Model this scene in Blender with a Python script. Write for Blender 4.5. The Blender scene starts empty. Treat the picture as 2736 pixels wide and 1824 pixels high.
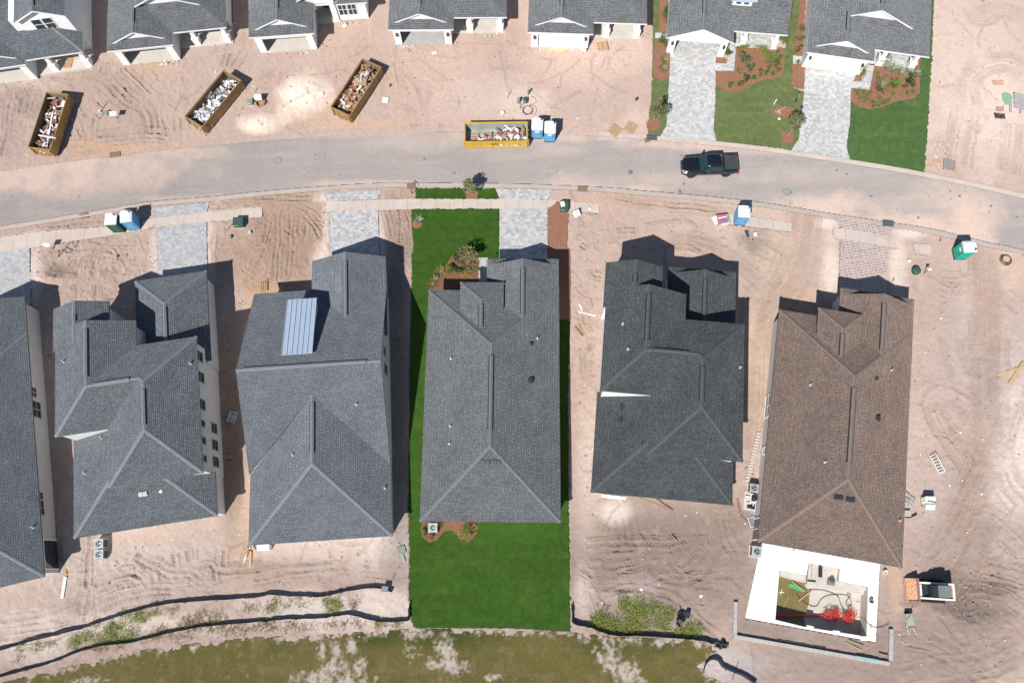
import bpy, bmesh, math, random
import numpy as np
from mathutils import Vector, Matrix
rad = math.radians
rnd = random.Random(11)
S = bpy.context.scene
COL = S.collection
# ---------------------------------------------------------------- camera survey
F, CX, CY, H = 2128.0, 1368.0, 912.0, 74.0
D_ = Vector(((1390 - CX) / F, -(1530 - CY) / F, -1)).normalized()      # straight down, in camera axes
E_ = (Vector((1, 0, 0)) - D_ * D_.x).normalized()
U_ = -D_
N_ = U_.cross(E_)

def ray(u, v):
    d = Vector(((u - CX) / F, -(v - CY) / F, -1.0))
    return Vector((d.dot(E_), d.dot(N_), d.dot(U_)))

def P(u, v, z=0.0):
    """survey: the ground point (at height z) seen at photo pixel u, v"""
    w = ray(u, v)
    s = (z - H) / w.z
    return Vector((w.x * s, w.y * s, z))

def Z(x0, y0, k):
    """pixel of an enlarged crop -> photo pixel"""
    return lambda x, y: (x0 + x / k, y0 + y / k)

# ---------------------------------------------------------------- objects
def link(o, parent=None):
    COL.objects.link(o)
    if parent is not None:
        o.parent = parent
    return o

def tag(o, label=None, cat=None, group=None, kind=None):
    if label: o['label'] = label
    if cat: o['category'] = cat
    if group: o['group'] = group
    if kind: o['kind'] = kind
    return o

def empty(name, label, cat, loc=(0, 0, 0), rz=0.0, group=None):
    o = bpy.data.objects.new(name, None)
    o.empty_display_size = 0.3
    link(o)
    o.location = loc
    o.rotation_euler = (0, 0, rz)
    return tag(o, label, cat, group)

def copy_tree(o, parent=None):
    c = o.copy()
    COL.objects.link(c)
    if parent is not None:
        c.parent = parent
    for ch in [k for k in bpy.data.objects if k.parent == o]:
        copy_tree(ch, c)
    return c

def place_copy(o, loc, rz, label, group=None, scale=None):
    c = copy_tree(o)
    c.location = loc
    c.rotation_euler = (0, 0, rz)
    if scale: c.scale = (scale,) * 3 if not hasattr(scale, '__len__') else scale
    c['label'] = label
    if group: c['group'] = group
    return c

class MB:
    """collects shapes into one mesh"""
    def __init__(s):
        s.v = []; s.f = []; s.m = []
    def add(s, vs, fs, m=0):
        o = len(s.v)
        s.v += [tuple(p) for p in vs]
        for f in fs:
            s.f.append([i + o for i in f]); s.m.append(m)
        return s
    def box(s, c, d, rz=0.0, m=0, tilt=None, taper=1.0):
        x, y, z = d[0] / 2, d[1] / 2, d[2] / 2
        pts = [(-x, -y, -z), (x, -y, -z), (x, y, -z), (-x, y, -z),
               (-x * taper, -y * taper, z), (x * taper, -y * taper, z), (x * taper, y * taper, z), (-x * taper, y * taper, z)]
        M = Matrix.Rotation(rz, 3, 'Z')
        if tilt: M = M @ Matrix.Rotation(tilt[0], 3, 'X') @ Matrix.Rotation(tilt[1], 3, 'Y')
        c = Vector(c)
        return s.add([M @ Vector(p) + c for p in pts],
                     [(3, 2, 1, 0), (4, 5, 6, 7), (0, 1, 5, 4), (1, 2, 6, 5), (2, 3, 7, 6), (3, 0, 4, 7)], m)
    def bx(s, x0, x1, y0, y1, z0, z1, m=0):
        return s.box(((x0 + x1) / 2, (y0 + y1) / 2, (z0 + z1) / 2), (x1 - x0, y1 - y0, z1 - z0), 0, m)
    def rbox(s, c, d, r, rz=0.0, m=0, n=4, top=0.0):
        """box with rounded vertical corners and an optional softened top"""
        pts = []
        for cx, cy, a0 in ((1, 1, 0), (-1, 1, 90), (-1, -1, 180), (1, -1, 270)):
            for i in range(n + 1):
                a = rad(a0 + 90 * i / n)
                pts.append((cx * (d[0] / 2 - r) + r * math.cos(a), cy * (d[1] / 2 - r) + r * math.sin(a)))
        rings = [(-d[2] / 2, 1.0), (d[2] / 2 - top, 1.0)]
        if top: rings += [(d[2] / 2 - top * .3, 1 - top * .5 / max(d[0], d[1])), (d[2] / 2, 1 - 2.2 * top / max(d[0], d[1]))]
        M = Matrix.Rotation(rz, 3, 'Z'); k = len(pts); vs = []
        for z, q in rings:
            vs += [M @ Vector((p[0] * q, p[1] * q, z)) + Vector(c) for p in pts]
        fs = [tuple(range(k - 1, -1, -1)), tuple(range((len(rings) - 1) * k, len(rings) * k))]
        for r_ in range(len(rings) - 1):
            fs += [(r_ * k + i, r_ * k + (i + 1) % k, (r_ + 1) * k + (i + 1) % k, (r_ + 1) * k + i) for i in range(k)]
        return s.add(vs, fs, m)
    def tube(s, pts, r, n=8, m=0, r2=None, cap=True):
        pts = [Vector(p) for p in pts]; k = len(pts); vs = []
        for i, p in enumerate(pts):
            t = (pts[min(i + 1, k - 1)] - pts[max(i - 1, 0)]).normalized()
            a = t.cross(Vector((0, 0, 1)))
            if a.length < 1e-3: a = t.cross(Vector((1, 0, 0)))
            a.normalize(); b = a.cross(t)
            q = r if r2 is None else r + (r2 - r) * i / max(1, k - 1)
            for j in range(n):
                w = 2 * math.pi * j / n
                vs.append(p + a * q * math.cos(w) + b * q * math.sin(w))
        fs = [(i * n + j, i * n + (j + 1) % n, (i + 1) * n + (j + 1) % n, (i + 1) * n + j) for i in range(k - 1) for j in range(n)]
        if cap: fs += [tuple(range(n - 1, -1, -1)), tuple(range((k - 1) * n, k * n))]
        return s.add(vs, fs, m)
    def lathe(s, c, prof, n=16, m=0):
        c = Vector(c); vs = []; k = len(prof)
        for r, z in prof:
            vs += [c + Vector((r * math.cos(2 * math.pi * j / n), r * math.sin(2 * math.pi * j / n), z)) for j in range(n)]
        fs = [(i * n + j, i * n + (j + 1) % n, (i + 1) * n + (j + 1) % n, (i + 1) * n + j) for i in range(k - 1) for j in range(n)]
        fs += [tuple(range(n - 1, -1, -1)), tuple(range((k - 1) * n, k * n))]
        return s.add(vs, fs, m)
    def prism(s, poly, axis, a, b, m=0):
        """poly of 2D points extruded from a to b along axis x, y or z"""
        def pt(q, t):
            return {'x': (t, q[0], q[1]), 'y': (q[0], t, q[1]), 'z': (q[0], q[1], t)}[axis]
        k = len(poly)
        vs = [pt(q, a) for q in poly] + [pt(q, b) for q in poly]
        fs = [tuple(range(k - 1, -1, -1)), tuple(range(k, 2 * k))] + [(i, (i + 1) % k, k + (i + 1) % k, k + i) for i in range(k)]
        return s.add(vs, fs, m)
    def build(s, name, mats, parent=None, smooth=False, loc=None, rz=None, bevel=0.0):
        me = bpy.data.meshes.new(name)
        me.from_pydata(s.v, [], s.f)
        if not isinstance(mats, (list, tuple)): mats = [mats]
        for q in mats: me.materials.append(q)
        for p, i in zip(me.polygons, s.m):
            p.material_index = min(i, len(mats) - 1); p.use_smooth = smooth
        b = bmesh.new(); b.from_mesh(me)
        bmesh.ops.recalc_face_normals(b, faces=b.faces)
        b.to_mesh(me); b.free()
        o = bpy.data.objects.new(name, me)
        link(o, parent)
        if loc is not None: o.location = loc
        if rz is not None: o.rotation_euler = (0, 0, rz)
        if bevel:
            bv = o.modifiers.new('bevel', 'BEVEL'); bv.width = bevel; bv.segments = 2; bv.limit_method = 'ANGLE'
        return o

# ---------------------------------------------------------------- materials
def nt(name):
    m = bpy.data.materials.new(name); m.use_nodes = True
    t = m.node_tree; b = t.nodes['Principled BSDF']
    return m, t, b

def N(t, typ, **kw):
    n = t.nodes.new(typ)
    for k, v in kw.items():
        if k in n.inputs: n.inputs[k].default_value = v
        else: setattr(n, k, v)
    return n

def c4(c): return (c[0], c[1], c[2], 1)

def mixc(t, fac, a, b, mode='MIX'):
    n = t.nodes.new('ShaderNodeMix'); n.data_type = 'RGBA'; n.blend_type = mode
    for i, v in ((0, fac), (6, a), (7, b)):
        if hasattr(v, 'is_linked'): t.links.new(v, n.inputs[i])
        else: n.inputs[i].default_value = v if i == 0 else c4(v)
    return n.outputs[2]

def ramp(t, src, stops):
    n = t.nodes.new('ShaderNodeValToRGB'); e = n.color_ramp.elements
    while len(e) < len(stops): e.new(0.5)
    for q, (p, c) in zip(e, stops):
        q.position = p; q.color = c4(c) if hasattr(c, '__len__') else (c, c, c, 1)
    t.links.new(src, n.inputs[0])
    return n.outputs[0]

def mat(name, col, rough=0.7, var=0.12, scale=3.0, metal=0.0, bump=0.0, bscale=20.0, spec=0.4, dirt=None):
    m, t, b = nt(name)
    tc = N(t, 'ShaderNodeTexCoord')
    n = N(t, 'ShaderNodeTexNoise', Scale=scale, Detail=6.0, Roughness=0.65); t.links.new(tc.outputs['Object'], n.inputs['Vector'])
    f = ramp(t, n.outputs[0], ((0.3, 0.0), (0.7, 1.0)))
    lo = [max(0, x * (1 - var)) for x in col]; hi = [min(1, x * (1 + var)) for x in col]
    out = mixc(t, f, lo, hi)
    if dirt:
        n2 = N(t, 'ShaderNodeTexNoise', Scale=scale * 0.35, Detail=8.0, Roughness=0.7); t.links.new(tc.outputs['Object'], n2.inputs['Vector'])
        out = mixc(t, ramp(t, n2.outputs[0], ((0.5, 0.0), (0.72, dirt[1]))), out, dirt[0])
    t.links.new(out, b.inputs['Base Color'])
    b.inputs['Roughness'].default_value = rough; b.inputs['Metallic'].default_value = metal
    b.inputs['Specular IOR Level'].default_value = spec
    if bump:
        n3 = N(t, 'ShaderNodeTexNoise', Scale=bscale, Detail=4.0); t.links.new(tc.outputs['Object'], n3.inputs['Vector'])
        bp = N(t, 'ShaderNodeBump', Strength=bump, Distance=0.05); t.links.new(n3.outputs[0], bp.inputs['Height']); t.links.new(bp.outputs[0], b.inputs['Normal'])
    return m

def shingle(name, c1, c2, slot, streak=0.15):
    """laminated asphalt shingles laid out in metres along eave (u) and slope (v)"""
    m, t, b = nt(name)
    uv = N(t, 'ShaderNodeUVMap'); uv.uv_map = 'UVMap'
    w = N(t, 'ShaderNodeTexNoise', Scale=1.3, Detail=2.0); t.links.new(uv.outputs[0], w.inputs['Vector'])
    jit = N(t, 'ShaderNodeVectorMath', operation='MULTIPLY_ADD'); t.links.new(w.outputs[1], jit.inputs[0]); jit.inputs[1].default_value = (.05, .012, 0); t.links.new(uv.outputs[0], jit.inputs[2])
    br = N(t, 'ShaderNodeTexBrick', Scale=1.0); t.links.new(jit.outputs[0], br.inputs['Vector'])
    br.inputs['Brick Width'].default_value = 0.34; br.inputs['Row Height'].default_value = 0.165
    br.inputs['Mortar Size'].default_value = 0.021; br.inputs['Mortar Smooth'].default_value = 0.3
    br.inputs['Color1'].default_value = c4(c1); br.inputs['Color2'].default_value = c4(c2); br.inputs['Mortar'].default_value = c4(slot)
    br.offset = 0.37; br.offset_frequency = 3; br.squash = 0.72; br.squash_frequency = 2
    n = N(t, 'ShaderNodeTexNoise', Scale=0.45, Detail=5.0, Roughness=0.6); t.links.new(uv.outputs[0], n.inputs['Vector'])
    n2 = N(t, 'ShaderNodeTexNoise', Scale=7.0, Detail=3.0); t.links.new(uv.outputs[0], n2.inputs['Vector'])
    o = mixc(t, 1.0, br.outputs[0], ramp(t, n.outputs[0], ((0.25, 1 - streak), (0.75, 1 + streak))), 'MULTIPLY')
    o = mixc(t, 1.0, o, ramp(t, n2.outputs[0], ((0.3, 0.78), (0.7, 1.18))), 'MULTIPLY')
    t.links.new(o, b.inputs['Base Color'])
    b.inputs['Roughness'].default_value = 0.88; b.inputs['Specular IOR Level'].default_value = 0.25; b.inputs['Diffuse Roughness'].default_value = 1.0
    bp = N(t, 'ShaderNodeBump', Strength=0.6, Distance=0.03); t.links.new(br.outputs[1], bp.inputs['Height']); bp.invert = True
    t.links.new(bp.outputs[0], b.inputs['Normal'])
    return m

def paver(name, c1, c2, joint, rot, bw=0.42, rh=0.26, ms=0.012):
    m, t, b = nt(name)
    tc = N(t, 'ShaderNodeTexCoord')
    mp = N(t, 'ShaderNodeMapping'); mp.inputs['Rotation'].default_value = (0, 0, rad(rot)); t.links.new(tc.outputs['Object'], mp.inputs[0])
    br = N(t, 'ShaderNodeTexBrick', Scale=1.0); t.links.new(mp.outputs[0], br.inputs['Vector'])
    br.inputs['Brick Width'].default_value = bw; br.inputs['Row Height'].default_value = rh; br.inputs['Mortar Size'].default_value = ms
    br.inputs['Color1'].default_value = c4(c1); br.inputs['Color2'].default_value = c4(c2); br.inputs['Mortar'].default_value = c4(joint)
    br.squash = 0.6; br.squash_frequency = 2
    n = N(t, 'ShaderNodeTexNoise', Scale=0.6, Detail=6.0, Roughness=0.7); t.links.new(tc.outputs['Object'], n.inputs['Vector'])
    o = mixc(t, ramp(t, n.outputs[0], ((0.50, 0.0), (0.85, 0.6))), br.outputs[0], [min(1, x * 1.05) for x in joint])
    n2 = N(t, 'ShaderNodeTexNoise', Scale=2.6, Detail=3.0); t.links.new(tc.outputs['Object'], n2.inputs['Vector'])
    o = mixc(t, 1.0, o, ramp(t, n2.outputs[0], ((0.3, 0.93), (0.7, 1.06))), 'MULTIPLY')
    t.links.new(o, b.inputs['Base Color']); b.inputs['Roughness'].default_value = 0.85
    return m

def grassmat(name, a, b_, c, bump=0.9, scale=9.0):
    m, t, b = nt(name)
    tc = N(t, 'ShaderNodeTexCoord')
    n = N(t, 'ShaderNodeTexNoise', Scale=scale, Detail=5.0, Roughness=0.75); t.links.new(tc.outputs['Object'], n.inputs['Vector'])
    n2 = N(t, 'ShaderNodeTexNoise', Scale=0.35, Detail=6.0, Roughness=0.65, Distortion=0.6); t.links.new(tc.outputs['Object'], n2.inputs['Vector'])
    n3 = N(t, 'ShaderNodeTexNoise', Scale=1.7, Detail=4.0, Roughness=0.6); t.links.new(tc.outputs['Object'], n3.inputs['Vector'])
    o = mixc(t, ramp(t, n.outputs[0], ((0.3, 0.0), (0.7, 1.0))), a, b_)
    o = mixc(t, ramp(t, n2.outputs[0], ((0.5, 0.0), (0.8, 0.55))), o, c)
    o = mixc(t, 1.0, o, ramp(t, n3.outputs[0], ((0.3, 0.82), (0.7, 1.15))), 'MULTIPLY')
    br = N(t, 'ShaderNodeTexBrick', Scale=1.0); t.links.new(tc.outputs['Object'], br.inputs['Vector']); br.inputs['Brick Width'].default_value = 2.6; br.inputs['Row Height'].default_value = .62; br.inputs['Mortar Size'].default_value = .012
    br.inputs['Color1'].default_value = (.90, .90, .90, 1); br.inputs['Color2'].default_value = (1.12, 1.10, 1.05, 1); br.inputs['Mortar'].default_value = (.86, .88, .84, 1)
    o = mixc(t, .7, o, br.outputs[0], 'MULTIPLY')
    t.links.new(o, b.inputs['Base Color']); b.inputs['Roughness'].default_value = 0.95; b.inputs['Specular IOR Level'].default_value = 0.1
    bp = N(t, 'ShaderNodeBump', Strength=bump, Distance=0.06); t.links.new(n.outputs[0], bp.inputs['Height']); t.links.new(bp.outputs[0], b.inputs['Normal'])
    return m

def attrmat(name, attr, grain=0.25, gscale=14.0, bump=0.5, rough=0.95):
    """ground whose colour comes from the painted soil map, with fine grain on top"""
    m, t, b = nt(name)
    at = N(t, 'ShaderNodeAttribute'); at.attribute_name = attr
    tc = N(t, 'ShaderNodeTexCoord')
    n = N(t, 'ShaderNodeTexNoise', Scale=gscale, Detail=5.0, Roughness=0.75); t.links.new(tc.outputs['Object'], n.inputs['Vector'])
    n2 = N(t, 'ShaderNodeTexNoise', Scale=3.1, Detail=6.0, Roughness=0.7, Distortion=0.8); t.links.new(tc.outputs['Object'], n2.inputs['Vector'])
    o = mixc(t, 1.0, at.outputs['Color'], ramp(t, n.outputs[0], ((0.25, 1 - grain), (0.75, 1 + grain))), 'MULTIPLY')
    o = mixc(t, 1.0, o, ramp(t, n2.outputs[0], ((0.3, 0.9), (0.7, 1.08))), 'MULTIPLY')
    sp = N(t, 'ShaderNodeTexNoise', Scale=5.5, Detail=2.0, Roughness=0.5); t.links.new(tc.outputs['Object'], sp.inputs['Vector'])
    o = mixc(t, ramp(t, sp.outputs[0], ((0.735, 0.0), (0.76, 0.55))), o, (0.17, 0.13, 0.11))
    t.links.new(o, b.inputs['Base Color']); b.inputs['Roughness'].default_value = rough; b.inputs['Specular IOR Level'].default_value = 0.1; b.inputs['Diffuse Roughness'].default_value = 0.6
    if bump:
        bp = N(t, 'ShaderNodeBump', Strength=bump, Distance=0.06); t.links.new(n.outputs[0], bp.inputs['Height']); t.links.new(bp.outputs[0], b.inputs['Normal'])
    return m

def leafmat(name, col, var=0.5):
    m, t, b = nt(name)
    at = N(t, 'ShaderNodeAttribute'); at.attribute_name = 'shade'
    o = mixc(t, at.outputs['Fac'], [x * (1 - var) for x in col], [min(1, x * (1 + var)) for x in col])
    t.links.new(o, b.inputs['Base Color']); b.inputs['Roughness'].default_value = 0.6; b.inputs['Specular IOR Level'].default_value = 0.25
    return m

WHITE = mat('white stucco', (.80, .80, .79), .8, .03, 2.0, bump=.15, bscale=60)
TRIM = mat('white trim', (.80, .80, .80), .6, .03, 4)
OFFW = mat('warm white stucco', (.74, .73, .69), .8, .04, 2.0, bump=.15, bscale=60)
GREYW = mat('grey stucco', (.56, .56, .55), .85, .05, 1.5, bump=.2, bscale=50)
GREYL = mat('pale grey stucco', (.66, .66, .66), .85, .05, 1.5, bump=.2, bscale=50)
DRIP = mat('drip edge', (.12, .125, .13), .6, .06, 3)
DRIPB = mat('brown drip edge', (.12, .095, .085), .6, .06, 3)
GLASS = mat('window glass', (.035, .045, .05), .08, .25, 2.0, spec=.8)
DARK = mat('black plastic', (.022, .023, .026), .5, .2, 6)
BLACKM = mat('black metal', (.02, .02, .022), .4, .2, 5, spec=.5)
CONC = mat('pale concrete', (.56, .52, .47), .9, .09, 1.2, bump=.25, bscale=25, dirt=((.50, .42, .36), .5))
CONCG = mat('grey concrete', (.42, .41, .40), .9, .12, 1.5, bump=.3, bscale=25, dirt=((.52, .46, .41), .6))
GALV = mat('galvanised metal', (.45, .47, .48), .42, .12, 4, metal=.7)
STEELD = mat('dark steel', (.12, .125, .13), .5, .2, 4, metal=.6)
SH3 = shingle('slate grey shingles', (.158, .173, .197), (.222, .238, .265), (.085, .094, .108))
SH2 = shingle('dusty slate shingles', (.142, .155, .173), (.212, .227, .248), (.070, .077, .088))
SH4 = shingle('mid grey shingles', (.138, .146, .156), (.202, .212, .222), (.068, .073, .080))
SH5 = shingle('charcoal shingles', (.067, .073, .078), (.105, .113, .119), (.032, .035, .038), .22)
SH6 = shingle('brown shingles', (.178, .130, .110), (.252, .192, .166), (.105, .077, .065))
SHN = shingle('weathered grey shingles', (.148, .156, .166), (.225, .233, .241), (.060, .064, .069))
CAP3 = mat('slate ridge caps', (.175, .188, .208), .9, .12, 3); CAP4 = mat('grey ridge caps', (.145, .152, .16), .9, .14, 3)
CAP5 = mat('charcoal ridge caps', (.075, .08, .086), .9, .16, 3); CAP6 = mat('brown ridge caps', (.195, .146, .125), .9, .14, 3)
CAPN = mat('weathered ridge caps', (.175, .182, .192), .9, .12, 3)
WOOD = mat('pale lumber', (.50, .34, .20), .85, .2, 5); WOODD = mat('brown lumber', (.27, .16, .09), .85, .25, 5)
CARD = mat('cardboard', (.40, .25, .15), .9, .15, 3)
PAPER = mat('white debris', (.74, .73, .72), .8, .1, 4)
# ---------------------------------------------------------------- small noise toolkit (numpy)
def vnoise(x, y, seed):
    xi = np.floor(x).astype(np.int64); yi = np.floor(y).astype(np.int64)
    fx = x - xi; fy = y - yi
    fx = fx * fx * (3 - 2 * fx); fy = fy * fy * (3 - 2 * fy)
    r = np.random.RandomState(seed).rand(256, 256)
    def g(a, b): return r[a & 255, b & 255]
    return (g(xi, yi) * (1 - fx) + g(xi + 1, yi) * fx) * (1 - fy) + (g(xi, yi + 1) * (1 - fx) + g(xi + 1, yi + 1) * fx) * fy

def fbm(x, y, size, octv=4, seed=1, gain=.5):
    a = 1.0; s = 0.0; n = 0.0
    x = x / size; y = y / size
    for i in range(octv):
        s = s + a * vnoise(x * 2 ** i + 17.3 * i, y * 2 ** i + 9.1 * i, seed + i); n += a; a *= gain
    return s / n - .5

def inpoly(x, y, poly):
    r = np.zeros(x.shape, bool); k = len(poly)
    px = [p[0] for p in poly]; py = [p[1] for p in poly]
    bb = (x >= min(px)) & (x <= max(px)) & (y >= min(py)) & (y <= max(py))
    if not bb.any(): return r
    X = x[bb]; Y = y[bb]; q = np.zeros(X.shape, bool)
    j = k - 1
    for i in range(k):
        if py[i] != py[j]:
            c = ((py[i] > Y) != (py[j] > Y)) & (X < (px[j] - px[i]) * (Y - py[i]) / (py[j] - py[i]) + px[i])
            q ^= c
        j = i
    r[bb] = q
    return r

def px(poly, z=0.0):
    return [P(u, v, z).to_2d() for u, v in poly]

def spline(pts, n=6):
    """Catmull-Rom through 2D points"""
    pts = [Vector((p[0], p[1])) for p in pts]; out = []
    q = [pts[0] * 2 - pts[1]] + pts + [pts[-1] * 2 - pts[-2]]
    for i in range(1, len(q) - 2):
        for k in range(n):
            t = k / n
            out.append(.5 * ((2 * q[i]) + (q[i + 1] - q[i - 1]) * t + (2 * q[i - 1] - 5 * q[i] + 4 * q[i + 1] - q[i + 2]) * t * t + (3 * q[i] - q[i - 1] - 3 * q[i + 1] + q[i + 2]) * t ** 3))
    return out + [pts[-1]]
# ---------------------------------------------------------------- roofs and walls
def mass(x0, x1, y0, y1, ze, p=.5, f='hip', b='hip', d=.65, D=1.1):
    """roof planes of one wing, ridge along y; f = end at y1, b = end at y0"""
    xm = (x0 + x1) / 2; w = (x1 - x0) / 2; zr = ze + p * w
    def end(y, s, kind):
        if kind == 'hip': return [], [(xm, y - s * w, zr)], [[(x0, y, ze), (x1, y, ze), (xm, y - s * w, zr)]]
        if kind == 'gable': return [], [(xm, y, zr)], []
        return [d], [(xm, y - s * d, zr)], [[(x0, y, ze), (x1, y, ze), (x1 - D, y - s * D, ze + p * D), (x0 + D, y - s * D, ze + p * D)]]
    kf, rf, ef = end(y1, 1, f); kb, rb, eb = end(y0, -1, b)
    L = [(x0, y0, ze)] + ([(x0 + d, y0 + d, ze + p * d)] if kb else []) + rb + rf + ([(x0 + d, y1 - d, ze + p * d)] if kf else []) + [(x0, y1, ze)]
    Rr = [(2 * xm - q[0], q[1], q[2]) for q in L]
    return [L, Rr] + ef + eb

def newell(pts):
    n = Vector((0, 0, 0))
    for i, a in enumerate(pts):
        b = pts[(i + 1) % len(pts)]
        n += Vector(((a[1] - b[1]) * (a[2] + b[2]), (a[2] - b[2]) * (a[0] + b[0]), (a[0] - b[0]) * (a[1] + b[1])))
    return n.normalized()

def roof(parent, name, polys, m, trim, cap=None, thick=.2, vents=(), ventmat=None, pitch=.5):
    idx = {}; V = []
    def vid(p):
        k = (round(p[0], 2), round(p[1], 2), round(p[2], 2))
        if k not in idx: idx[k] = len(V); V.append(Vector(p))
        return idx[k]
    T = []
    for q in polys:
        if newell(q).z < 0: q = q[::-1]
        T.append([vid(p) for p in q])
    edges = {}
    for fi, f in enumerate(T):
        for i in range(len(f)):
            a, b = f[i], f[(i + 1) % len(f)]
            edges.setdefault((min(a, b), max(a, b)), []).append((fi, a, b))
    n = len(V); vs = V + [v - Vector((0, 0, thick)) for v in V]
    fs = [list(f) for f in T]; ms = [0] * len(T)
    for f in T: fs.append([i + n for i in reversed(f)]); ms.append(1)
    for e, u in edges.items():
        if len(u) == 1:
            a, b = u[0][1], u[0][2]; fs.append([b, a, a + n, b + n]); ms.append(1)
    me = bpy.data.meshes.new(name); me.from_pydata([tuple(v) for v in vs], [], fs)
    me.materials.append(m); me.materials.append(trim)
    uv = me.uv_layers.new(name='UVMap')
    for p, k in zip(me.polygons, ms):
        p.material_index = k
        nn = newell([me.vertices[i].co for i in p.vertices])
        h = Vector((0, 0, 1)).cross(nn)
        if h.length < .02: h = Vector((1, 0, 0))
        h.normalize(); s = nn.cross(h)
        for li in p.loop_indices:
            co = me.vertices[me.loops[li].vertex_index].co
            uv.data[li].uv = (co.dot(h) + 20, co.dot(s) + 20)
    o = bpy.data.objects.new(name, me); link(o, parent)
    if cap:
        caps = []
        for e, u in edges.items():
            if len(u) != 2: continue
            fa, fb = T[u[0][0]], T[u[1][0]]
            na = newell([V[i] for i in fa]); cen = sum((V[i] for i in fb), Vector()) / len(fb)
            if (cen - V[fa[0]]).dot(na) > -.02: continue
            grp = [c_ for c_ in caps if e[0] in c_[0] or e[1] in c_[0]]; new = [set(e), [e]]
            for c_ in grp: new[0] |= c_[0]; new[1] += c_[1]; caps.remove(c_)
            caps.append(new)
        for _, es in caps:
            cb = MB()
            for e in es: strip(cb, V[e[0]], V[e[1]], .30, .03, pitch)
            cb.build('ridge_cap', cap, o)
    for a, b in vents:
        vb = MB(); strip(vb, Vector(a), Vector(b), .50, .055, pitch, .02); k_ = len(vb.f); strip(vb, Vector(a), Vector(b), .33, .13, pitch, .05); vb.m = [1] * k_ + [0] * (len(vb.f) - k_); vb.build('ridge_vent', [ventmat or cap, DARK], o)
    return o

def strip(mb, a, b, w, up, pitch=.5, side=.02):
    t = (b - a); hl = Vector((t.x, t.y, 0))
    if hl.length < .05: return
    q = Vector((-t.y, t.x, 0)).normalized()
    drop = (pitch if abs(t.z) < .05 else pitch * .7) * w / 2
    r = []
    for p in (a, b):
        r += [p + q * w / 2 + Vector((0, 0, up - drop - side - .02)), p + q * w / 2 + Vector((0, 0, up - drop)), p + Vector((0, 0, up)),
              p - q * w / 2 + Vector((0, 0, up - drop)), p - q * w / 2 + Vector((0, 0, up - drop - side - .02))]
    mb.add(r, [(0, 1, 6, 5), (1, 2, 7, 6), (2, 3, 8, 7), (3, 4, 9, 8), (4, 3, 2, 1, 0), (5, 6, 7, 8, 9)])

def zroof(polys, x, y):
    """height of the highest roof plane above x, y"""
    best = None
    for q in polys:
        if newell(q).z < 0: q = q[::-1]
        if inpoly(np.array([x]), np.array([y]), [(p[0], p[1]) for p in q])[0]:
            nn = newell(q); z = q[0][2] - (nn.x * (x - q[0][0]) + nn.y * (y - q[0][1])) / nn.z
            if best is None or z > best: best = z
    return best

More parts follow.
